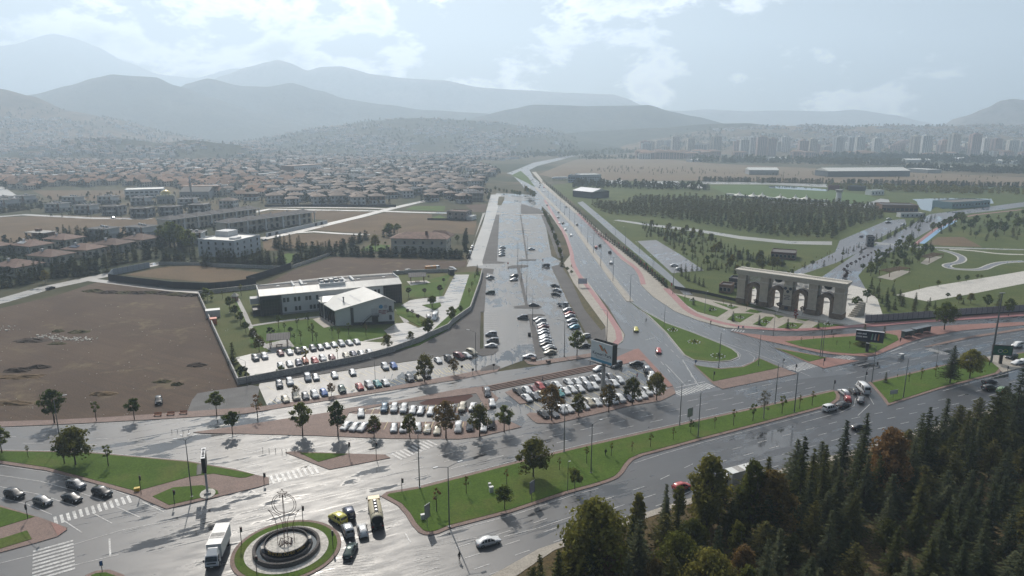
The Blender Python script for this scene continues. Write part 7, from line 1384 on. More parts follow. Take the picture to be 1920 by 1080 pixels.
# the white two storey building and its gabled hall
A = G(490, 594); ba = R(23.8); bc, bs = math.cos(ba), math.sin(ba); BL_, BD, BHt = 57.0, 15.0, 8.4
wb = thing('white_building', 'long white two storey building with dark glazed ends and gabled hall', 'building', A, ba)
def fx(x):   # crop column -> metres along the long front
    u = 360 + x / 4; p = G(u, 594 - (u - 490) * 27 / 266); return (p - A).length
xl, xr = fx(680), fx(1440)
mb = MB(); mb.box(((xl + xr) / 2, BD / 2, BHt / 2), (xr - xl, BD, BHt)); part('wall', mb, WHT, wb)
for x0, x1 in ((0, xl), (xr, BL_)):
    mb = MB(); mb.box(((x0 + x1) / 2, BD / 2 + .3, BHt / 2), (x1 - x0 - .02, BD - .6, BHt - .02)); bay = part('glazed_bay', mb, DKB, wb); w = x1 - x0
    mb = MB(); mb.box(((x0 + x1) / 2, .05, BHt - .75), (w, .6, 1.5)); mb.box((x0 + .45, .05, BHt / 2 - .8), (.9, .6, BHt - 1.6)); mb.box((x1 - .3, .05, BHt / 2 - .8), (.6, .6, BHt - 1.6)); part('dark_surround', mb, DKB, bay)
    pmh = MB(); pmh.box((0, 0, 0), ((w - 1.6) / 6 - .1, .05, 1.2)); pme = pmh.mesh('glass_pane', WIN)
    for i in range(6):
        for j in range(5): link('glass_pane', pme, bay, (x0 + .95 + (w - 1.6) * (i + .5) / 6, -.03, .8 + 1.32 * j))
    pmh = MB(); pmh.box((0, 0, 0), (.05, 1.9, 1.2)); pme = pmh.mesh('glass_pane', WIN); ex = x0 - .03 if x0 == 0 else x1 + .03
    for i in range(4):
        for j in range(5): link('glass_pane', pme, bay, (ex, 2 + 2.1 * i, .8 + 1.32 * j))
mb = MB(); zt = BHt
mb.add([(-.2, -.35, zt), (BL_ + .2, -.35, zt), (BL_ + .2, 4.6, zt + 1.7), (-.2, 4.6, zt + 1.7), (-.2, -.35, zt - .25), (BL_ + .2, -.35, zt - .25), (-.2, 4.6, zt), (BL_ + .2, 4.6, zt)], [(0, 1, 2, 3), (4, 5, 1, 0), (4, 0, 3, 6), (5, 7, 2, 1), (3, 2, 7, 6)]); rf = part('front_roof', mb, RFW, wb)
for k in range(19): mb = MB(); x = 1.5 + 3 * k; mb.add([(x, -.36, zt + .02), (x + .12, -.36, zt + .02), (x + .12, 4.6, zt + 1.76), (x, 4.6, zt + 1.76)], [(0, 1, 2, 3)]); part('roof_seam', mb, WFR, rf)
mb = MB(); mb.box((BL_ / 2, 4.6 + (BD - 4.6) / 2, zt + .5), (BL_, BD - 4.6, 1.0)); rf2 = part('rear_roof', mb, RFG, wb)
mb = MB(); mb.box((-.1, 4.6 + (BD - 4.6) / 2, zt + .65), (.3, BD - 4.6, 1.5)); mb.box((BL_ + .1, 4.6 + (BD - 4.6) / 2, zt + .9), (.35, BD - 4.6, 1.9)); mb.box((BL_ / 2, BD - .15, zt + .6), (BL_, .3, 1.4)); part('parapet', mb, WHT, rf2)
for x in (fx(790), fx(1180)): mb = MB(); mb.box((x, 10, zt + 1.3), (.7, 9.5, 1.6)); mb.box((x + 3.4, 10, zt + 1.4), (.9, 9, 1.8)); part('roof_fin', mb, WHT, rf2); mb = MB(); mb.box((x + 1.7, 10, zt + 1.03), (2.4, 9, .06)); part('roof_slot', mb, DKB, rf2)
xm_ = fx(1075)
for k in range(9): mb = MB(); mb.box((xm_ - 4 + (k % 5) * 2.0, 5.6 + (k // 5) * 2.4, zt + 2.2), (1.5, 1.5, 1.4 + .5 * (k % 3))); part('roof_unit', mb, STEELP if k % 2 else WFR, rf2)
mb = MB(); mb.box((xm_, 4.4, zt + 1.5), (10.5, 2.6, 1.3)); part('plant_screen', mb, WHT, rf2)
for k in range(5): mb = MB(); mb.box((8 + k * 11, 11, zt + 1.12), (1.2, 1.2, .25)); part('roof_vent', mb, WFR, rf2)
fm = MB(); fm.box((0, 0, 0), (.95, .1, 1.75)); wme = fm.mesh('window', DKB); fm = MB(); fm.box((0, -.06, 0), (.8, .03, 1.6)); wpe = fm.mesh('pane', WIN)
for z, xs in ((5.9, (700, 728, 782, 810, 866, 892, 946, 1380, 1405)), (2.1, (706, 785, 812, 895, 922, 950))):
    for x in xs: w = link('window', wme, wb, (fx(x), -.04, z)); link('pane', wpe, w)
mb = MB(); mb.box(((xl + xr) / 2, -.06, .35), (xr - xl, .12, .7)); part('plinth', mb, GRY, wb)
mb = MB(); mb.box((-1.6, 11, 4.4), (3.2, 4.4, 2.4)); part('end_annexe', mb, WHT, wb); mb = MB(); mb.box((-1.4, 5.5, 1.3), (2.8, 8, 2.6)); part('end_porch', mb, DKB, wb)
def loc_(p): d = Vector((p[0], p[1], 0)) - Vector((A.x, A.y, 0)); return Vector((d.x * bc + d.y * bs, -d.x * bs + d.y * bc, 0))
FL, FRt = loc_(G(631, 611)), loc_(G(740, 607)); bk = loc_(G(607, 595)) - FL; bk = bk.normalized() * 19; RD = FL.lerp(FRt, .82); hl_, hr_, hrd = 6.1, 8.9, 10.9; FM = FL.lerp(FRt, .27)
Z = Vector((0, 0, 1)); mb = MB()
mb.add([FL, FRt, FRt + Z * hr_, RD + Z * hrd, FL + Z * hl_, FL + bk, FRt + bk, FRt + bk + Z * hr_, RD + bk + Z * hrd, FL + bk + Z * hl_], [(0, 1, 2, 3, 4), (1, 6, 7, 2), (6, 5, 9, 8, 7), (5, 0, 4, 9)]); hall = part('hall_wall', mb, WHT, wb)
ov = (FRt - FL).normalized() * .6; fo = -bk.normalized() * .5; mb = MB()
mb.add([FL - ov + fo + Z * (hl_ - .1), RD + fo + Z * (hrd + .12), RD + bk + Z * (hrd + .12), FL - ov + bk + Z * (hl_ - .1), FRt + ov + fo + Z * (hr_ - .1), FRt + ov + bk + Z * (hr_ - .1)] + [q for q in (FL - ov + fo + Z * (hl_ - .4), RD + fo + Z * (hrd - .2), FRt + ov + fo + Z * (hr_ - .4), FL - ov + bk + Z * (hl_ - .4), FRt + ov + bk + Z * (hr_ - .4))], [(0, 1, 2, 3), (1, 4, 5, 2), (6, 7, 1, 0), (7, 8, 4, 1), (9, 6, 0, 3), (8, 10, 5, 4)]); hr2 = part('hall_roof', mb, RFW, wb)
sl_ = (RD - FL) + Z * (hrd - hl_)
for t in (.3, .55): mb = MB(); q = FL + sl_ * t + Z * (hl_ + .16) + bk * .1; mb.quad(q, q + sl_ * .03, q + sl_ * .03 + bk * .62, q + bk * .62); part('roof_strip', mb, WFR, hr2)
mb = MB(); q = FL + (FRt - FL) * .27 + bk * .0; mb.tube(q + Z * 7.6 + bk * .02, q + Z * 7.6 + bk * .36, .22, .22, 4); part('roof_gutter', mb, DKB, hr2)
mb = MB(); q = FL + sl_ * .3 + bk * .35 + Z * (hl_); mb.tube(q, q + Z * 2.0, .3, .26, 10); mb.tube(q + Z * 2.0, q + Z * 2.4, .45, .4, 10); part('flue', mb, STEEL, hr2)
frn = (FRt - FL).normalized(); fno = Vector((frn.y, -frn.x, 0)); fl_ = (FRt - FL).length; frz = math.atan2(frn.y, frn.x)
def onf(t, z, o=.03): q = FL.lerp(FRt, t) + fno * o; return (q.x, q.y, z)
mb = MB(); mb.box((0, 0, 0), (1.1, .12, 6.8)); o = part('dark_slit', mb, DKB, wb); o.location = onf(.275, 3.5, .04); o.rotation_euler = (0, 0, frz)
mb = MB(); mb.box((0, 0, 0), (fl_ * .715, .1, 1.1)); o = part('dark_plinth', mb, DKB, wb); o.location = onf(.64, .55, .04); o.rotation_euler = (0, 0, frz)
mb = MB(); mb.box((0, 0, 1.75), (2.3, .14, 3.3)); mb.box((0, -.7, 3.5), (3.2, 1.4, .12))
for k in range(11): mb.box((-1.6 - .36 * k, -.7, 3.3 - .3 * k), (.4, 1.2, .1))
mb.tube((-1.6, -1.3, 4.4), (-5.4, -1.3, 1.2), .05, .05, 5); mb.tube((-1.6, -1.3, 3.4), (-5.4, -1.3, .1), .12, .12, 4); mb.tube((-1.6, -.1, 3.4), (-5.4, -.1, .1), .12, .12, 4); mb.box((0, -1.38, 4.0), (3.2, .06, .06)); mb.box((0, -1.38, 4.5), (3.2, .06, .06)); mb.box((1.55, -.7, 4.2), (.06, 1.3, .6))
o = part('escape_stair', mb, DKB, wb); o.location = onf(.665, 0, .08); o.rotation_euler = (0, 0, frz)
mb = MB(); mb.box((0, 0, 0), (2.3, .08, 2.6)); o = part('upper_door', mb, WFR, wb); o.location = onf(.66, 5.0); o.rotation_euler = (0, 0, frz)
for t, z, h_ in ((.935, 6.2, 1.9), (.935, 2.6, 1.9)): mb = MB(); mb.box((0, 0, 0), (1.0, .1, h_)); o = part('window', mb, WIN, wb); o.location = onf(t, z); o.rotation_euler = (0, 0, frz)
mb = MB(); mb.box((0, -.5, 0), (2.2, 1.0, .1))
for k in range(7): mb.tube((-1.05 + .35 * k, -.95, 0), (-1.05 + .35 * k, -.95, .95), .03, .03, 4)
mb.box((0, -.95, .95), (2.2, .06, .06)); o = part('balcony', mb, DKB, wb); o.location = onf(.935, 5.1); o.rotation_euler = (0, 0, frz)
for t, m_ in ((.775, plain('blue_emblem', (.05, .22, .4), .5, .3)), (.855, plain('grey_emblem', (.4, .4, .42), .5, .3))): mb = MB(); mb.tube((0, 0, 0), (0, -.06, 0), .75, .75, 20); o = part('emblem', mb, m_, wb); o.location = onf(t, 6.9); o.rotation_euler = (0, 0, frz)
mb = MB(); rr = random.Random(3)
for z, w in ((5.35, 3.6), (4.75, 3.6), (4.15, 2.0)): scrawl(mb, 0, z, w, .4, -.03, rr)
o = part('lettering', mb, MAROON, wb); o.location = onf(.815, 0); o.rotation_euler = (0, 0, frz)
lb = bk.normalized(); 
mb = MB(); q = [FL - frn * .06 + bk * .06 + Z * .6, FL - frn * .06 + bk * .9 + Z * .6, FL - frn * .06 + bk * .9 + Z * 5.2, FL - frn * .06 + bk * .06 + Z * 5.2]; mb.quad(*q[::-1]); part('side_glazing', mb, WIN, wb)
for k in range(6): mb = MB(); c = FL - frn * .5 + bk * (.05 + .17 * k); mb.box((c.x, c.y, 2.9), (.45, .45, 5.8)); part('column', mb, DKB, wb)
q0, q1 = FL + bk, FRt + bk; mb = MB(); c = FL.lerp(FRt, .42) + bk * 1.15; mb.box((c.x, c.y - 1.5, 3.2), (15, 9, 6.4)); part('link_block', mb, WHT, wb); mb = MB(); hip(mb, 15, 9, 6.5, 1.3, .4, cx=c.x, cy=c.y - 1.5, rl=7); part('link_roof', mb, RFW, wb)
# picnic pavilions
def pavilion(u, v, L, W, H, label, rz, roofm):
    o = thing('pavilion', label, 'pavilion', G(u, v), rz)
    for sx in (-1, 1):
        for sy in (-1, 1): mb = MB(); mb.box((sx * L * .42, sy * W * .42, H / 2), (.25, .25, H)); part('post', mb, BRN, o)
    mb = MB(); a, b, h = L / 2 + .5, W / 2 + .5, 1.5; mb.add([(-a, -b, H), (a, -b, H), (a, 0, H + h), (-a, 0, H + h), (a, b, H), (-a, b, H), (-a, -b, H - .15), (a, -b, H - .15), (a, b, H - .15), (-a, b, H - .15)], [(0, 1, 2, 3), (3, 2, 4, 5), (0, 6, 7, 1), (4, 8, 9, 5), (1, 7, 8, 4, 2), (0, 3, 5, 9, 6), (6, 9, 8, 7)]); rf = part('roof', mb, roofm, o)
    for k in range(9):
        x = -a + 2 * a * (k + .5) / 9
        for s in (-1, 1): mb = MB(); mb.quad((x, s * b, H + .03), (x + .1, s * b, H + .03), (x + .1, 0, H + h + .03), (x, 0, H + h + .03)); part('roof_batten', mb, RFD, rf)
    t = thing('picnic_table', 'wooden picnic table under the %s' % ('left pavilion' if L < 7 else 'right pavilion'), 'table', G(u, v), rz); mb = MB(); mb.box((0, 0, .74), (2.2, .9, .08)); part('tabletop', mb, BRN, t)
    for s in (-1, 1): mb = MB(); mb.box((0, s * .8, .45), (2.2, .3, .06)); part('seat', mb, BRN, t); mb = MB(); mb.box((s * .8, 0, .37), (.1, 1.5, .7)); part('leg', mb, BRN, t)
ROOFP = plain('grey_brown_sheet_roof', (.16, .145, .135), .6, .3)
pavilion(*C2(655, 680), 6.5, 5.5, 3.4, 'grey roofed open pavilion beside the left end of the parked cars', R(15), ROOFP); pavilion(*C2(1690, 195), 7.5, 5, 3.2, 'grey roofed open pavilion at the back right of the compound', R(12), ROOFP)
o = thing('playhouse', 'small wooden playhouse in the left garden', 'playhouse', G(*C2(325, 335))); mb = MB(); mb.box((0, 0, 1.1), (2, 2, 2.2)); part('wall', mb, BRN, o); mb = MB(); hip(mb, 2, 2, 2.25, 1.3, .4, rl=.3); part('roof', mb, CRM, o)
# office block, mansion and other single buildings
def block(name, label, pc, pr, pl, H, wallm, roofm, rows=(), nx=5, ny=3, cat='building', par=.6, ww=1.3, wh=1.6, roof='flat', sides='fl', each=True):
    """block with its near corner at pixel pc, running towards pixel pr on the right and depth pl metres back"""
    a, b = G(*pc), G(*pr); rz = facing(a, b); L = (b - a).length; W_ = pl; n = Vector((-math.sin(rz), math.cos(rz), 0)); c = (a + b) / 2 + n * W_ / 2
    o = thing(name, label, cat, c, rz); mb = MB(); mb.box((0, 0, H / 2), (L, W_, H)); part('wall', mb, wallm, o)
    if roof == 'hip': mb = MB(); hip(mb, L, W_, H + .1, W_ * .2, 1.0); part('roof', mb, roofm, o)
    elif roof == 'gable':
        mb = MB(); x, y = L / 2 + .4, W_ / 2 + .4; h = W_ * .12; mb.add([(-x, -y, H), (x, -y, H), (x, 0, H + h), (-x, 0, H + h), (x, y, H), (-x, y, H)], [(0, 1, 2, 3), (3, 2, 4, 5), (1, 4, 2), (0, 3, 5), (0, 5, 4, 1)]); part('roof', mb, roofm, o)
    else:
        mb = MB(); mb.box((0, 0, H + .03), (L - .5, W_ - .5, .06)); rf = part('roof', mb, roofm, o); mb = MB()
        if par:
            for s in (-1, 1): mb.box((s * (L / 2 - .1), 0, H + par / 2), (.3, W_, par)); mb.box((0, s * (W_ / 2 - .1), H + par / 2 + .01), (L - .42, .3, par))
            part('parapet', mb, wallm, rf)
    if rows: wgrid(o, L, W_, rows, nx, ny, ww, wh, sides, each)
    return o, L, W_, rf if roof == 'flat' else None
o, L, W_, rf = block('office_building', 'white grey three storey office block beyond the spruce hedge', (441, 484), (490, 471), 25, 9.6, plain('pale_grey_render', (.48, .5, .53), .75, .3, var=.05), RFW, (2.0, 5.0, 8.0), 4, 5)
mb = MB(); mb.box((L / 2 - 5, W_ / 2 - 5, 11.2), (9, 9, 3.2)); part('roof_tower', mb, WHT, o); mb = MB(); mb.box((-3, -W_ / 2 + 6, 10.2), (6, 4, 1.0)); part('stair_hood', mb, WHT, o)
o, L, W_, rf = block('mansion', 'wide grey mansion with red brown hipped roof behind a hedge', (734, 473), (837, 475), 15, 8.6, CRM, TILE, (2.2, 6.2), 6, 3, 'house', roof='hip', sides='fr')
mb = MB(); mb.box((4, -3, 11.4), (1.4, 1.4, 2.6)); part('chimney', mb, TILE, o); mb = MB(); mb.box((0, -W_ / 2 - .06, 4.3), (L, .14, .25)); part('string_course', mb, WHT, o); mb = MB(); hip(mb, 16, 9, 8.75, 3.0, .6, cx=10, cy=7); part('rear_roof', mb, TILE, o)
o, L, W_, rf = block('modern_house', 'modern brown grey house with flat roof and V shaped posts', (838, 412), (873, 413.5), 14, 6.8, plain('taupe_cladding', (.24, .21, .19), .7, .3), TILE, (1.8, 5.0), 3, 3, 'house', par=.5, ww=2.2, sides='fr')
mb = MB(); mb.tube((-6, -7.6, 0), (-4, -7.2, 4), .14, .14, 6); mb.tube((-2, -7.6, 0), (-4, -7.2, 4), .14, .14, 6); part('v_post', mb, WHT, o); mb = MB(); mb.box((L / 2 + 2.4, 0, 1.7), (4.7, 11, 3.4)); part('side_wing', mb, WHT, o)
o, L, W_, rf = block('school_building', 'long white four storey building with brown end wall in the town', E5(606, 115), E5(810, 100), 22, 14, WHT, TILE, (3, 6.4, 9.8), 12, 4, ww=2.0, sides='f', each=False); mb = MB(); mb.box((-L / 2 - 3, 0, 7.6), (6, 23, 15.2)); mb.box((0, 0, 15.3), (L + 12, 24, .6)); part('brown_tower', mb, BRN, o)
o, L, W_, rf = block('modern_centre', 'white stepped modern building with curved front on the plain', E4(940, 290), E4(1230, 280), 30, 9, WHT, RFW, (2.6, 6.2), 8, 4, ww=3, sides='f', each=False)
o, L, W_, rf = block('sports_hall', 'brown hall with wide grey lean to roof', E4(1350, 288), E4(1570, 285), 34, 7, GRY, RFG, (2.5,), 8, 4, sides='f', roof='gable', each=False); mb = MB(); mb.box((0, 12, 8.4), (L + 8, 14, 6)); part('upper_hall', mb, BRN, o)
ms = thing('mosque', 'small mosque with a gold dome among the modern villas', 'mosque', G(*E4(1250, 320)), .4); mb = MB(); mb.box((0, 0, 3.5), (16, 16, 7)); mb.box((0, 0, 7.6), (11, 11, 1.6)); part('wall', mb, GRY, ms); mb = MB(); mb.lathe([(5.6, 8.2), (5.2, 10), (4, 11.6), (2.2, 12.6), (.05, 13)], 20); part('dome', mb, plain('gold_dome', (.4, .32, .12), .4, .5, .4), ms, True)
for k in range(6): mb = MB(); mb.lathe([(1.7, 7), (1.4, 8.2), (.7, 8.9), (.02, 9.1)], 12, (-7 + 2.8 * k, -6.6)); part('small_dome', mb, plain('pale_dome', (.4, .36, .25), .5, .4) if k == 0 else bpy.data.materials['pale_dome'], ms, True)
wgrid(ms, 16, 16, [3.2], 4, 4, 1.1, 2.4, 'fl')
mn = thing('minaret', 'slim pale minaret left of the brown sports hall', 'minaret', G(*E4(1437, 292))); mb = MB(); mb.tube((0, 0, 0), (0, 0, 20), 1.1, .9, 12); part('shaft', mb, GRY, mn); mb = MB(); mb.tube((0, 0, 14), (0, 0, 15), 1.2, 1.7, 12); part('balcony', mb, GRY, mn); mb = MB(); mb.tube((0, 0, 20), (0, 0, 25), 1.0, .05, 12); part('spire', mb, STEEL, mn)
# low brown roofed villas on the left
LV = [((150, 850), 'nearest one at the left frame edge with white chimney'), ((395, 770), 'second nearest behind the big dark hedge'), ((640, 720), 'carrying blue solar panels, middle of the cluster'), ((250, 690), 'with pale solar panels at the left'), ((490, 640), 'above the solar roofs, beside tall conifers'), ((860, 680), 'low brown one right of the spruces'), ((1070, 640), 'rightmost brown one beside the dark garden trees'), ((-60, 700), 'cut by the left frame edge')]
for k, ((x, y), lab) in enumerate(LV):
    v_ = put_villa('low', G(*E4(x, y)), R(-22 + (k % 3) * 4), 'low villa with brown hipped roof, ' + lab, 1.12, 'low brown roofed villas')
    if k in (2, 3):
        for i in range(3):
            for j in range(2): mb = MB(); mb.box((0, 0, 0), (1.6, 1.1, .06)); s = part('solar_panel', mb, SOLAR if k == 2 else WFR, v_); s.location = (-3.6 + i * 1.75, -4.6 + j * 1.2, 5.6 + j * .42); s.rotation_euler = (R(20), 0, 0)
for k, ((x, y), kd) in enumerate([((790, 590), 'flat'), ((1075, 575), 'flat'), ((1450, 625), 'flat'), ((440, 385), 'flat'), ((660, 398), 'flat'), ((860, 408), 'dark'), ((1075, 425), 'dark'), ((1285, 412), 'dark'), ((1500, 395), 'dark'), ((560, 330), 'flat'), ((820, 325), 'flat'), ((1070, 335), 'flat'), ((1420, 345), 'flat'), ((1720, 358), 'hip'), ((1890, 300), 'brown'), ((30, 330), 'flat'), ((200, 320), 'flat'), ((70, 350), 'flat')]):
    put_villa(kd, G(*E4(x, y)), R([-20, -20, 10, -8, -6, -4, -4, -4, -4, -10, -8, -6, 4, 0, 5, -30, -25, -30][k]), 'modern %s villa, %s' % ({'flat': 'white flat roofed', 'dark': 'grey villa with dark eaves', 'hip': 'cream hip roofed', 'brown': 'brown clad'}[kd].replace(' villa', ''), ['left of the conifer clump on the straw field edge', 'behind the brown roofed cluster', 'beside the white office block', 'leftmost behind the pale lane', 'with an orange clad balcony on the lane', 'third from the left on the lane', 'fourth from the left on the lane', 'fifth from the left on the lane', 'sixth from the left on the lane', 'in the second row at the left', 'in the second row before the white centre', 'in the second row by the mosque', 'behind the rightmost grey villa', 'at the top of the terrace row', 'at the bend of the pale lane', 'far left by the hedge', 'beside the wide avenue', 'nearest the left frame edge'][k]), 1.18, 'modern villas along the lane')
o = thing('unfinished_house', 'unfinished house with bare flat slab on posts at the left', 'house', G(*E4(310, 575)), R(-15)); mb = MB(); mb.box((0, 0, 3.4), (17, 11, .4)); mb.box((2, 1, .2), (15, 10, .4)); part('slab', mb, M['concrete'], o); mb = MB(); mb.box((-4, 2, 4.4), (3, 3, 1.8)); part('stair_head', mb, BRN, o)
for x in (-7, -2.5, 2.5, 7):
    for y in (-4.5, 4.5): mb = MB(); mb.box((x, y, 1.6), (.5, .5, 3.2)); part('column', mb, M['concrete'], o)
mb = MB(); mb.box((1, 1.5, 1.6), (13, 6, 3.1)); part('block_wall', mb, BRN, o)
def rowhouses(a, b, n, phrase, rz=None):
    A_, B_ = G(*a), G(*b); rz = facing(A_, B_) if rz is None else rz; w = (B_ - A_).length / n
    for k in range(n): p = A_.lerp(B_, (k + .5) / n); put_villa('row', p, rz, 'terrace house with white columns, %s from the left in the %s' % (ORD[k + 1], phrase), (w / 11.3, 1.1, 1.35), 'terrace houses with white columns')
rowhouses(E4(1230, 535), E4(1900, 437), 7, 'long rear terrace'); rowhouses(E5(70, 560), E5(715, 466), 5, 'short front terrace')
panel_run('garage_row', 'white garage wall with dark doors beside the plot lane', [E5(395, 575), E5(640, 522), E5(855, 474)], 2.6, .35, 3.6, WHT)
gr = bpy.data.objects['garage_row']; pa, pb = G(*E5(395, 575)), G(*E5(855, 474)); dme = MB(); dme.box((0, 0, 1.05), (3.0, .12, 2.1)); dme = dme.mesh('garage_door', DKB)
for k in range(9): c = pa.lerp(pb, (k + .5) / 9.5) - pa; link('garage_door', dme, gr, (c.x + .2, c.y - .25, 0), facing(pa, pb))
rowhouses(E6(320, 305), E6(425, 305), 4, 'row by the frontage road', R(2))
# the town: the largest houses singly, the rest as masses
town = [p[:2] for p in gp([(-250, 302), (880, 304), (930, 320), (905, 345), (888, 384), (800, 380), (790, 372), (745, 372), (700, 384), (505, 384), (430, 372), (335, 360), (335, 350), (240, 352), (70, 353), (40, 362), (-20, 338), (-250, 370)])]
ta = R(24); tr_ = random.Random(11); cand = []
ca, sa = math.cos(ta), math.sin(ta); xs = [p[0] * ca + p[1] * sa for p in town]; ys = [-p[0] * sa + p[1] * ca for p in town]
y = min(ys); j = 0
while y < max(ys):
    x = min(xs)
    while x < max(xs):
        px, py = x * ca - y * sa, x * sa + y * ca
        if inside((px, py), town) and tr_.random() < .84: cand.append((px + tr_.uniform(-2, 2), py + tr_.uniform(-2, 2)))
        x += 20 + (6 if tr_.random() < .1 else 0)
    j += 1; y += 22 if j % 2 else 30
cand.sort(key=lambda p: p[1] + abs(p[0]) * .1)
def zone(p): return 'gable' if p[0] < -.36 * p[1] and p[1] > 850 else None
near, far = cand[:270], cand[270:]
NL = dict(hip='cream villa with beige hipped roof', brown='villa with brown upper floor', gable='house with orange gabled roof', flat='white flat roofed villa')
for p in near:
    kd = zone(p) or tr_.choice(['hip', 'hip', 'brown', 'flat'] if p[0] > -.3 * p[1] else ['hip', 'flat', 'gable']); put_villa(kd, p, ta + tr_.choice((0, 0, math.pi / 2)) - .8 * (kd == 'gable'), NL[kd] + ' in the crowded rows of the town', tr_.uniform(1.0, 1.35), NL[kd] + 's of the town')
def houses(name, pts, bvh=None, sc=1.0, seed=0):
    mb = MB(); r = random.Random(seed)
    for p in pts:
        z0 = 0 if len(p) < 3 else p[2] - 1; a = ta + r.choice((0, math.pi / 2)) + r.uniform(-.1, .1); L, W_, H = r.uniform(9, 14) * sc, r.uniform(8, 10) * sc, r.choice((4, 6, 6.5, 7)) * sc; c_, s_ = math.cos(a), math.sin(a); t = MB(); wm2 = r.choice((0, 0, 1))
        t.box((0, 0, H / 2), (L, W_, H), wm2); rt = r.random()
        if rt < .75: hip(t, L, W_, H, 2.0 * sc, .6, r.choice((2, 3, 3)) if p[0] > -.36 * p[1] else r.choice((3, 4, 4)))
        else: t.box((0, 0, H + .2), (L + .6, W_ + .6, .4), r.choice((0, 5)))
        for s in (-1, 1):
            for k in range(3): t.box((-L / 3 + k * L / 3, s * (W_ / 2 + .03), H * .62), (L * .16, .08, 1.5), 6)
        o_ = len(mb.v); mb.v += [(p[0] + v[0] * c_ - v[1] * s_, p[1] + v[0] * s_ + v[1] * c_, z0 + v[2]) for v in t.v]; mb.f += [[i + o_ for i in f] for f in t.f]; mb.m += t.m
    return tag(link(name, mb.mesh(name, [WHT, CRM, TILE, TILEB, TILEO, RFD, WIN])), kind='stuff')
houses('distant_houses', far[:2600], seed=1, sc=1.15)
tt = []
for p in cand[:2600]:
    for _ in range(5):
        t_ = tr_.uniform(0, 6.28); q_ = tr_.uniform(9, 14); tt.append((p[0] + q_ * math.cos(t_), p[1] + q_ * math.sin(t_)))
mass('town_trees', tt, LITEB + LITE, 1.15, LM['hedge']); mass('town_trees', [(p[0] + tr_.uniform(-10, 10), p[1] + tr_.uniform(-14, 14)) for p in cand[::3]], LITEB, .8, LM['olive'])
# far edge of the town on the plain and houses and groves on the hills
from mathutils.bvhtree import BVHTree
bv = []
for o in list(COL.objects):
    if o.name.split('.')[0] in ('hill', 'mountain'): bv.append(BVHTree.FromPolygons([v.co for v in o.data.vertices], [list(f.vertices) for f in o.data.polygons]))
def ground_z(x, y):
    z = 0
    for b in bv:
        h = b.ray_cast(Vector((x, y, 3000)), Vector((0, 0, -1)))
        if h[0] is not None: z = max(z, h[0].z)
    return z
def hillpts(poly_u, y0, y1, n, seed, zmax=150):
    r = random.Random(seed); out = []
    while len(out) < n:
        y_ = r.uniform(y0, y1); u_ = r.uniform(*poly_u); x_ = (u_ - 960) / 1280 * y_ / 1.0
        z_ = ground_z(x_, y_)
        if z_ < zmax and noise.noise(Vector((x_ * .006, y_ * .006, seed))) > r.uniform(-.25, .45): out.append((x_, y_, z_))
    return out
houses('distant_houses', hillpts((-60, 1050), 1700, 3000, 2600, 5, 120), seed=5, sc=1.15); houses('distant_houses', hillpts((1330, 2000), 2250, 2950, 1300, 6, 110), seed=6, sc=1.1)
def grove(name, pts, sc, m):
    mb = MB(); src = [([v.co.copy() for v in pr[1].vertices], [list(f.vertices) for f in pr[1].polygons]) for pr in LITEB]
    for p in pts:
        vs, fs = rnd.choice(src); s = sc * rnd.uniform(.7, 1.4); mb.add([(p[0] + v.x * s, p[1] + v.y * s, p[2] - 1 + v.z * s) for v in vs], fs)
    return tag(link(name, mb.mesh(name, m)), kind='stuff')
grove('hill_groves', hillpts((-60, 1080), 1700, 3300, 3000, 7, 160), 1.3, LM['hedge']); grove('hill_groves', hillpts((1250, 2000), 2250, 3000, 1000, 8, 120), 1.5, LM['hedge'])
# the high rise edge of the city on the right
TW = [plain('tower_' + n_, c_, .8, .2, var=.06, scale=.1) for n_, c_ in (('cream', (.5, .45, .38)), ('white', (.55, .54, .51)), ('pink', (.42, .3, .26)), ('grey', (.4, .4, .4)))]
def tower(u, D, w, d, H, m, label, group, roofm=None):
    o = thing('apartment_tower' if H > 24 else 'apartment_block', label, 'apartment building', ((u - 960) / 1280 * D * .985, D, 0), rnd.uniform(-.3, .3), group); mb = MB(); mb.box((0, 0, H / 2), (w, d, H)); mb.box((0, 0, H / 2 + .4), (w * .4, d + 2, H + .8)); part('wall', mb, m, o)
    mb = MB()
    if roofm: hip(mb, w, d, H + 1, 3, .8); part('roof', mb, roofm, o)
    else: mb.box((0, 0, H + 2), (w * .4, d * .5, 3)); part('roof_house', mb, m, o)
    mb = MB(); ns = int(H / 3)
    for k in range(ns):
        for x in (-.4, -.28, .28, .4): mb.box((x * w, -d / 2 - .05, 2 + k * 3), (w * .075, .12, 1.5))
        for x in (-.1, .1): mb.box((x * w, -d / 2 - 1.05, 2 + k * 3), (w * .09, .12, 1.6))
        for s in (-1, 1): mb.box((s * (w / 2 + .05), 0, 2 + k * 3), (.12, d * .3, 1.5))
    tag(part('windows', mb, WIN, o), kind='stuff')
cr_ = random.Random(4); us = []
tall = [(1264, 56), (1293, 50), (1340, 56), (1393, 46), (1409, 52), (1425, 54), (1432, 50), (1445, 50), (1470, 52), (1503, 44), (1520, 48), (1567, 52), (1572, 56), (1595, 52), (1608, 54), (1640, 50), (1712, 56), (1732, 58), (1765, 44), (1783, 62), (1822, 62), (1845, 50), (1862, 48), (1893, 44), (1910, 40)]
for k, (u, h) in enumerate(tall): tower(u, cr_.uniform(1950, 2150), cr_.uniform(20, 27), 18, h, TW[cr_.choice((0, 0, 1, 1, 3, 2))], 'tall pale apartment tower, %s from the left in the far skyline' % ORD[k + 1], 'apartment towers of the far city')
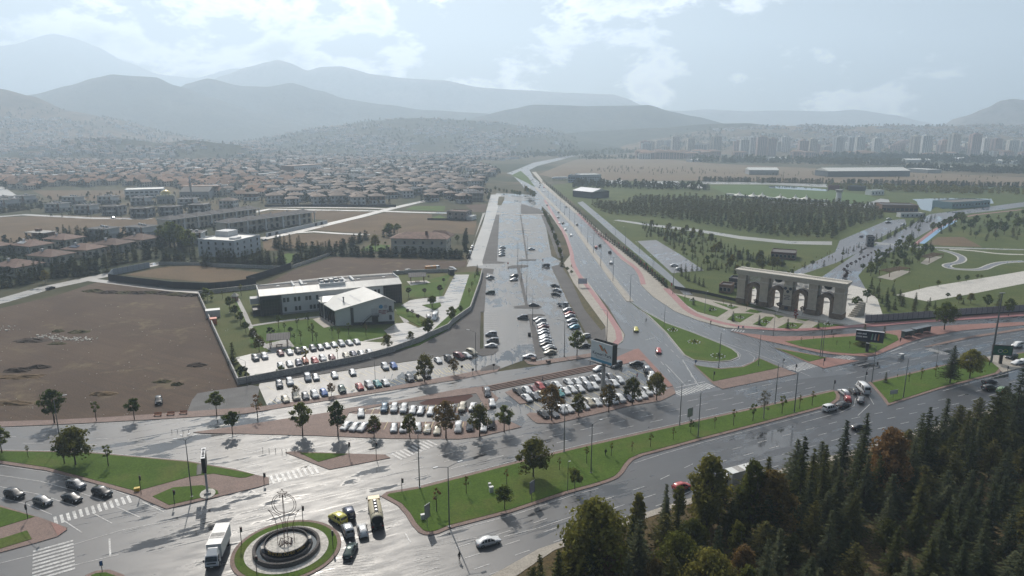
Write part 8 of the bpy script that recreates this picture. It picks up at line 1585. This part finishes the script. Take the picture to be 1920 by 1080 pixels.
for k in range(70): tower(cr_.uniform(1200, 1990), cr_.uniform(2050, 2350), cr_.uniform(22, 34), 16, cr_.uniform(22, 40), TW[cr_.choice((0, 1, 2, 2, 3))], 'mid height apartment block packed among the towers of the far city', 'apartment blocks of the far city')
for k in range(46): tower(cr_.choice((cr_.uniform(1190, 1340), cr_.uniform(1360, 1990))), cr_.uniform(1780, 1950), cr_.uniform(28, 40), 16, cr_.uniform(12, 18), TW[cr_.choice((1, 2, 2))], 'low pinkish apartment block with red roof before the far towers', 'low red roofed blocks before the towers', TILEO)
# park and airfield buildings on the right
def shed(pl_, pr_, d, H, wallm, roofm, label, name='hangar', roof='gable'): return block(name, label, pl_, pr_, d, H, wallm, roofm, (), cat=name.split('_')[-1], roof=roof, par=.3)
DGW = plain('slate_cladding', (.1, .115, .13), .6, .3)
shed(E8(235, 145), E8(940, 140), 38, 9, DGW, RFW, 'long hangar with bright white roof on the far plain'); shed(E7(1090, 148), E7(1385, 150), 30, 8, GRY, RFW, 'smaller white roofed hangar on the far plain'); shed((1757, 319), (1874, 320), 22, 5, CRM, RFW, 'very long low white roofed shed among far trees'); shed((1627, 309), (1683, 308), 20, 5, CRM, CRM, 'cream low shed in the far tree belt'); shed((1700, 305), (1745, 305), 25, 6, GRY, RFW, 'grey shed with pale roof in the far trees'); shed((1775, 304), (1806, 305), 30, 8, GRY, WFR, 'arched grey hangar in the far trees'); shed((1695, 322), (1740, 325), 30, 6, GRY, RFW, 'grey flat workshop right of the long hangar', 'workshop', 'flat'); shed((1297, 304), (1320, 303), 16, 5, WHT, RFW, 'white shed at the far wood edge'); shed((1448, 301), (1478, 300), 18, 5, WHT, RFW, 'pale shed before the far blocks'); shed((1860, 306), (1900, 308), 22, 6, WHT, RFW, 'white shed at the far right tree belt')
block('museum_block', 'blue grey block of the museum complex beside the highway', E6(1060, 170), E6(1150, 172), 24, 10, plain('blue_grey_panels', (.16, .22, .3), .5, .4), RFG, (3, 6.5), 5, 3, ww=2.5, sides='f', each=False); block('museum_hall', 'white panelled museum hall with pale roof', E6(1156, 172), E6(1308, 170), 30, 11, plain('pale_panels', (.42, .45, .48), .5, .4), RFW, (2.5, 5, 7.5), 12, 4, ww=1.6, wh=.9, sides='f', each=False)
pl = thing('airliner', 'white airliner parked beside the museum complex', 'aircraft', G(*E6(1010, 150)) + Vector((0, 0, 0)), R(200)); mb = MB(); n = 14
pr_ = [(-16, .3, 3.8), (-12, 1.2, 3.5), (-6, 1.9, 3.2), (10, 1.9, 3.2), (14, 1.4, 3.0), (16, .3, 2.8)]
mb.add([(x, r_ * math.cos(6.2832 * i / n), z + r_ * math.sin(6.2832 * i / n)) for x, r_, z in pr_ for i in range(n)], [(i * n + j, i * n + (j + 1) % n, (i + 1) * n + (j + 1) % n, (i + 1) * n + j) for i in range(5) for j in range(n)]); part('fuselage', mb, WHT, pl, True)
for s in (-1, 1): mb = MB(); mb.add([(3, s * 1.5, 2.6), (-1, s * 1.5, 2.6), (-5, s * 15, 3.4), (-3.4, s * 15, 3.4), (3, s * 1.5, 2.9), (-1, s * 1.5, 2.9), (-5, s * 15, 3.5), (-3.4, s * 15, 3.5)], [(0, 1, 2, 3), (4, 7, 6, 5), (0, 3, 7, 4), (1, 5, 6, 2)]); part('wing', mb, WHT, pl); mb = MB(); mb.tube((1, s * 5, 1.9), (4, s * 5, 1.9), .7, .8, 10); part('engine', mb, STEEL, pl); mb = MB(); mb.tube((-1, s * 2, 0), (-1, s * 2, 2.4), .25, .25, 6); part('landing_gear', mb, BLACKP, pl)
mb = MB(); mb.add([(-15.5, -.1, 4), (-11.5, -.1, 4.4), (-14.5, -.1, 9), (-16.5, -.1, 9), (-15.5, .1, 4), (-11.5, .1, 4.4), (-14.5, .1, 9), (-16.5, .1, 9)], [(0, 1, 2, 3), (4, 7, 6, 5), (1, 5, 6, 2), (2, 6, 7, 3), (0, 3, 7, 4)]); part('tail_fin', mb, WHT, pl)
block('black_hall', 'black clad hall with ribbed grey roof in the park', E6(1095, 274), E6(1240, 290), 26, 7, DKB, STEEL, (), cat='hall', roof='gable')
block('brown_kiosk', 'square brown pavilion with pale flat roof beams', E7(1305, 985), E7(1550, 1003), 13, 3.6, plain('rust_brown_cladding', (.085, .035, .03), .7, .3), RFG, (1.9,), 6, 4, 'kiosk', .5, 1.4, 1.6)
block('restaurant', 'dark restaurant with upturned roof by the pond', E8(700, 445), E8(1010, 452), 22, 6, BRN, RFD, (2.5,), 8, 4, ww=3, wh=2.2, sides='f', each=False); block('entrance_block', 'low white block before the dark restaurant', E8(862, 492), E8(1060, 490), 6, 3, WHT, RFW, (1.5,), 5, 2, sides='f', each=False)
block('pool_hall', 'long blue green hall by the pond', E8(1300, 418), E8(1625, 398), 20, 5.5, plain('sea_green_panels', (.22, .33, .36), .5, .4), RFG, (3,), 12, 3, ww=2, sides='f', each=False); block('white_kiosk', 'small white kiosk right of the oval lawn', E8(612, 303), E8(720, 300), 10, 5, WHT, RFW, (2.4,), 4, 2, sides='f', each=False); block('gate_lodge', 'dark lodge at the head of the purple avenue', E8(572, 742), E8(632, 745), 7, 6, DKB, RFD, (2, 4.4), 2, 2, 'lodge')
block('ticket_shed', 'low dark red shed left of the arched gate', C4(590, 275), C4(680, 285), 7, 3.4, BRN, RFD, (1.8,), 3, 2, 'shed'); block('ticket_shed', 'second darker shed just behind the left gate pier', C4(662, 235), C4(725, 242), 7, 4, DKB, RFD, (2,), 3, 2, 'shed')
block('grey_depot', 'brown depot with dark roof at the right of the oval', E8(240, 255), E8(335, 258), 12, 5, plain('maroon_panels', (.16, .05, .05), .6, .3), RFD, (), cat='depot'); block('grey_depot', 'dark depot beyond the oval lawn', E8(418, 262), E8(565, 265), 14, 5, DKB, RFD, (), cat='depot')
o = thing('lookout_tower', 'small white tower at the lower edge of the oval lawn', 'tower', G(*E8(326, 368))); mb = MB(); mb.tube((0, 0, 0), (0, 0, 11), 3, 2.4, 12); part('shaft', mb, WHT, o); mb = MB(); mb.tube((0, 0, 11), (0, 0, 13.5), 3.4, 3.8, 12); part('cabin', mb, GRY, o)
TENT = plain('white_tent_canvas', (.62, .61, .56), .7, .3, var=.04)
for k, (x, y) in enumerate(((500, 285), (585, 295), (990, 372), (1130, 382), (1220, 385), (1400, 398), (1550, 410), (1660, 412))):
    o = thing('tent', 'white peaked tent beside the oval lawn, %s from the left' % ORD[k + 1], 'tent', G(*E7(x, y)), .3 * k, 'white peaked tents'); mb = MB()
    for i in range(8):
        t0, t1 = i * math.pi / 4, (i + 1) * math.pi / 4; r_ = [7, 5.5][i % 2]; r2 = [5.5, 7][i % 2]; mb.add([(r_ * math.cos(t0), r_ * math.sin(t0), 2.2), (r2 * math.cos(t1), r2 * math.sin(t1), 2.2), (1.4 * math.cos(t1), 1.4 * math.sin(t1), 4.2), (1.4 * math.cos(t0), 1.4 * math.sin(t0), 4.2), (0, 0, 7)], [(0, 1, 2, 3), (3, 2, 4)])
    part('canvas', mb, TENT, o); mb = MB(); mb.tube((0, 0, 0), (0, 0, 7.2), .15, .1, 6); part('mast', mb, STEELP, o)
panel_run('stand_row', 'row of white stalls along the lower edge of the oval lawn', [E7(870, 352), E7(1050, 375), E7(1450, 405), E7(1880, 422)], 2.4, 3, 8, TENT, cat='stalls')
for k, q in enumerate((([E8(1040, 880), E8(1200, 830)]), ([E8(690, 1000), E8(920, 955)]))):
    a, b = G(*q[0]), G(*q[1]); o = thing('pergola', 'dark slatted pergola, %s on the lawn right of the avenue' % ['upper one', 'lower one'][k], 'pergola', (a + b) / 2, facing(a, b)); L = (b - a).length * .8
    for i in range(12): mb = MB(); mb.box((-L / 2 + L * (i + .5) / 12, 0, 2.6), (.3, 6, .2)); part('slat', mb, BRN, o)
    for sx in (-1, 1):
        for sy in (-1, 1): mb = MB(); mb.box((sx * L * .46, sy * 2.6, 1.25), (.25, .25, 2.5)); part('post', mb, BRN, o)
# gardens of the near villas: hedges and garden trees
for a, b, n, pr, s, lab in ((E4(230, 900), E4(800, 845), 22, [SPR[0], SPR[1], HB[0]], None, 'dark garden tree in the thick belt behind the pale lane'), (E4(0, 960), E4(250, 920), 12, [HB[0], HB[1], SPR[0]], None, 'dark garden tree at the lower left lane corner'), (E4(500, 850), E4(1180, 730), 24, [HB[0], SPR[0]], None, 'garden tree in the belt below the solar roof villa'), (E4(480, 590), E4(840, 620), 16, [SPR[0], SPR[1]], None, 'dark conifer in the clump between the villas'), (E4(1180, 620), E4(1430, 700), 22, [SPR[0], HB[0], ST[0]], None, 'dark garden tree left of the office block'), (E4(1200, 780), E4(1450, 770), 14, [HB[0], SPR[0]], None, 'dark conifer left of the straight spruce hedge'), (E4(1530, 790), E5(540, 800), 44, [SPR[0], SPR[1]], None, 'spruce in the straight dark hedge before the office block'), (E5(430, 655), E5(740, 690), 16, [HB[0], SPR[0]], None, 'dark conifer right of the office block'), (E5(600, 790), E5(880, 690), 26, [SPR[0], HB[0]], None, 'dark conifer along the garden wall'), (E5(900, 715), E5(1900, 740), 64, [HB[0], HB[1]], None, 'clipped dark shrub in the mansion hedge'), (E5(920, 690), E5(1160, 590), 18, [HB[0], HB[1]], None, 'dark shrub left of the mansion'), (E5(1280, 580), E5(1380, 560), 8, [HB[0], BALL], None, 'shrub behind the mansion'), (E5(1890, 700), E5(1900, 570), 10, [HB[0], HB[1]], None, 'shrub right of the mansion'), (E4(0, 400), E4(330, 350), 22, [HB[0], HB[1]], None, 'dark shrub in the hedge far left')):
    line_trees(a, b, n, pr, 1.8, 'garden_shrub' if 'shrub' in lab else 'garden_tree', lab, lab.replace('tree in', 'trees in').replace('conifer in', 'conifers in'), 1.6)
for x, y, h, pr in ((1215, 680, 120, ST[2]), (1290, 640, 50, BALL), (1830, 620, 60, ST[0]), (1210, 540, 20, BALL)): p, hh = at_tree(*E5(x, y), E5(x, y - h)[1]); place(pr, 'garden_tree', p, hh / 8, 'light green tree at the %s of the mansion' % {1215: 'big left side', 1290: 'near left side', 1830: 'right side', 1210: 'rear left side'}[x])
p, hh = at_tree(*E4(340, 925), E4(0, 825)[1]); place(ST[2], 'garden_tree', p, hh / 8, 'yellowish tree before the dark belt on the pale lane')
lawn([E5(1100, 680), E5(1180, 630), E5(1330, 640), E5(1270, 690)], .05); lawn([E5(450, 730), E5(560, 700), E5(610, 705), E5(575, 780), E5(540, 790)], .05)
lawn([E5(1640, 430), E5(1700, 415), E5(1755, 440), E5(1650, 445)], .05); lawn([E5(1440, 372), E5(1500, 345), E5(1740, 345), E5(1730, 385)], .05)
for q, n_, s in (([E4(-100, 330), E4(330, 285), E4(900, 250), E4(1640, 250), E4(1900, 330), E4(1880, 380), E4(1150, 440), E4(330, 425), E4(200, 400), E4(-100, 410)], 330, .62), ([E4(1200, 545), E4(1880, 450), E5(560, 420), E5(650, 470), E5(330, 570), E5(0, 620), E4(1350, 640)], 120, .5), ([E4(-200, 800), E4(100, 600), E4(500, 540), E4(1150, 560), E4(1450, 600), E4(1180, 720), E4(700, 800), E4(250, 900), E4(-200, 960)], 260, .75)):
    mass('garden_trees', scatter([p[:2] for p in gp(q)], 4.5, n_, n_), LITEB + LITE, s, LM['hedge'])
# heaps and rubbish on the dirt field
def heap(x, y, w, d, h, m, label, name='soil_heap'):
    p = G(*N0(x, y)); mb = MB(); n = 20; r = random.Random(int(x)); vs = [(0, 0, h)]
    for k, (f, z) in enumerate(((.45, .8), (.8, .35), (1.05, -.05))):
        for i in range(n): t = 6.2832 * i / n; q = f * r.uniform(.75, 1.15); vs.append((w * q * math.cos(t), d * q * math.sin(t), h * z * r.uniform(.6, 1.2) if z > 0 else -.05))
    fs = [(0, 1 + i, 1 + (i + 1) % n) for i in range(n)] + [(1 + k * n + i, 1 + (k + 1) * n + i, 1 + (k + 1) * n + (i + 1) % n, 1 + k * n + (i + 1) % n) for k in range(2) for i in range(n)]
    mb.add(vs, fs); o = link(name, mb.mesh(name, M[m]), None, p); return tag(o, label, 'heap')
heap(1475, 660, 3.2, 2.2, .9, 'soil_dark', 'lone dark soil heap near the compound wall'); heap(130, 700, 5, 2.2, 1.0, 'soil_dark', 'dark soil heap at the left of the dirt field'); heap(290, 675, 4, 1.6, .9, 'soil_dark', 'right end of the dark ridge at the left of the field'); heap(240, 475, 6, 3, .9, 'soil_dark', 'dark weedy heap beside the white rubbish'); heap(440, 405, 2.6, 1.6, .8, 'weeds', 'small green heap above the rubbish'); heap(590, 410, 4.5, 2.4, .8, 'weeds', 'wide green weed clump right of the rubbish'); heap(430, 498, 3.5, 1.6, .6, 'weeds', 'low green weeds below the rubbish'); heap(1215, 785, 3, 1.3, .7, 'weeds', 'weed clump left of the compound corner'); heap(1325, 805, 2, 1.1, .8, 'weeds', 'green weed clump near the gravel'); heap(775, 875, 4.2, 1.8, .7, 'straw', 'straw coloured clump above the pavement'); heap(150, 745, 8, 2.4, .6, 'straw', 'large straw mound at the left field edge'); heap(60, 945, 8, 2.0, .7, 'straw', 'straw mound in the lower left field corner')
for k, (x, y) in enumerate(((700, 105), (820, 115), (940, 118), (1040, 120), (1130, 118), (1240, 122), (1330, 130), (1430, 138))): heap(x, y, 5.5, 2.4, 1.1, 'soil_dark' if k % 2 else 'weeds', 'soil heap along the back of the dirt field, %s from the left' % ORD[k + 1])
mb = MB(); r = random.Random(2)
for k in range(150):
    x, y = r.choice(((340, 445), (480, 462), (70, 385), (620, 465))); p = G(*N0(x + r.gauss(0, 55), y + r.gauss(0, 9))); s = r.uniform(.15, .5); mb.box((p.x, p.y, s * .3), (s * 1.5, s, s * .6), 0, r.uniform(0, 3))
for k in range(150): p = G(r.uniform(0, 430), r.uniform(570, 790)); s = r.uniform(.06, .2); mb.box((p.x, p.y, s * .3), (s * 1.5, s, s * .6), 0, r.uniform(0, 3))
tag(link('rubble', mb.mesh('rubble', M['pale_stone'])), kind='stuff')
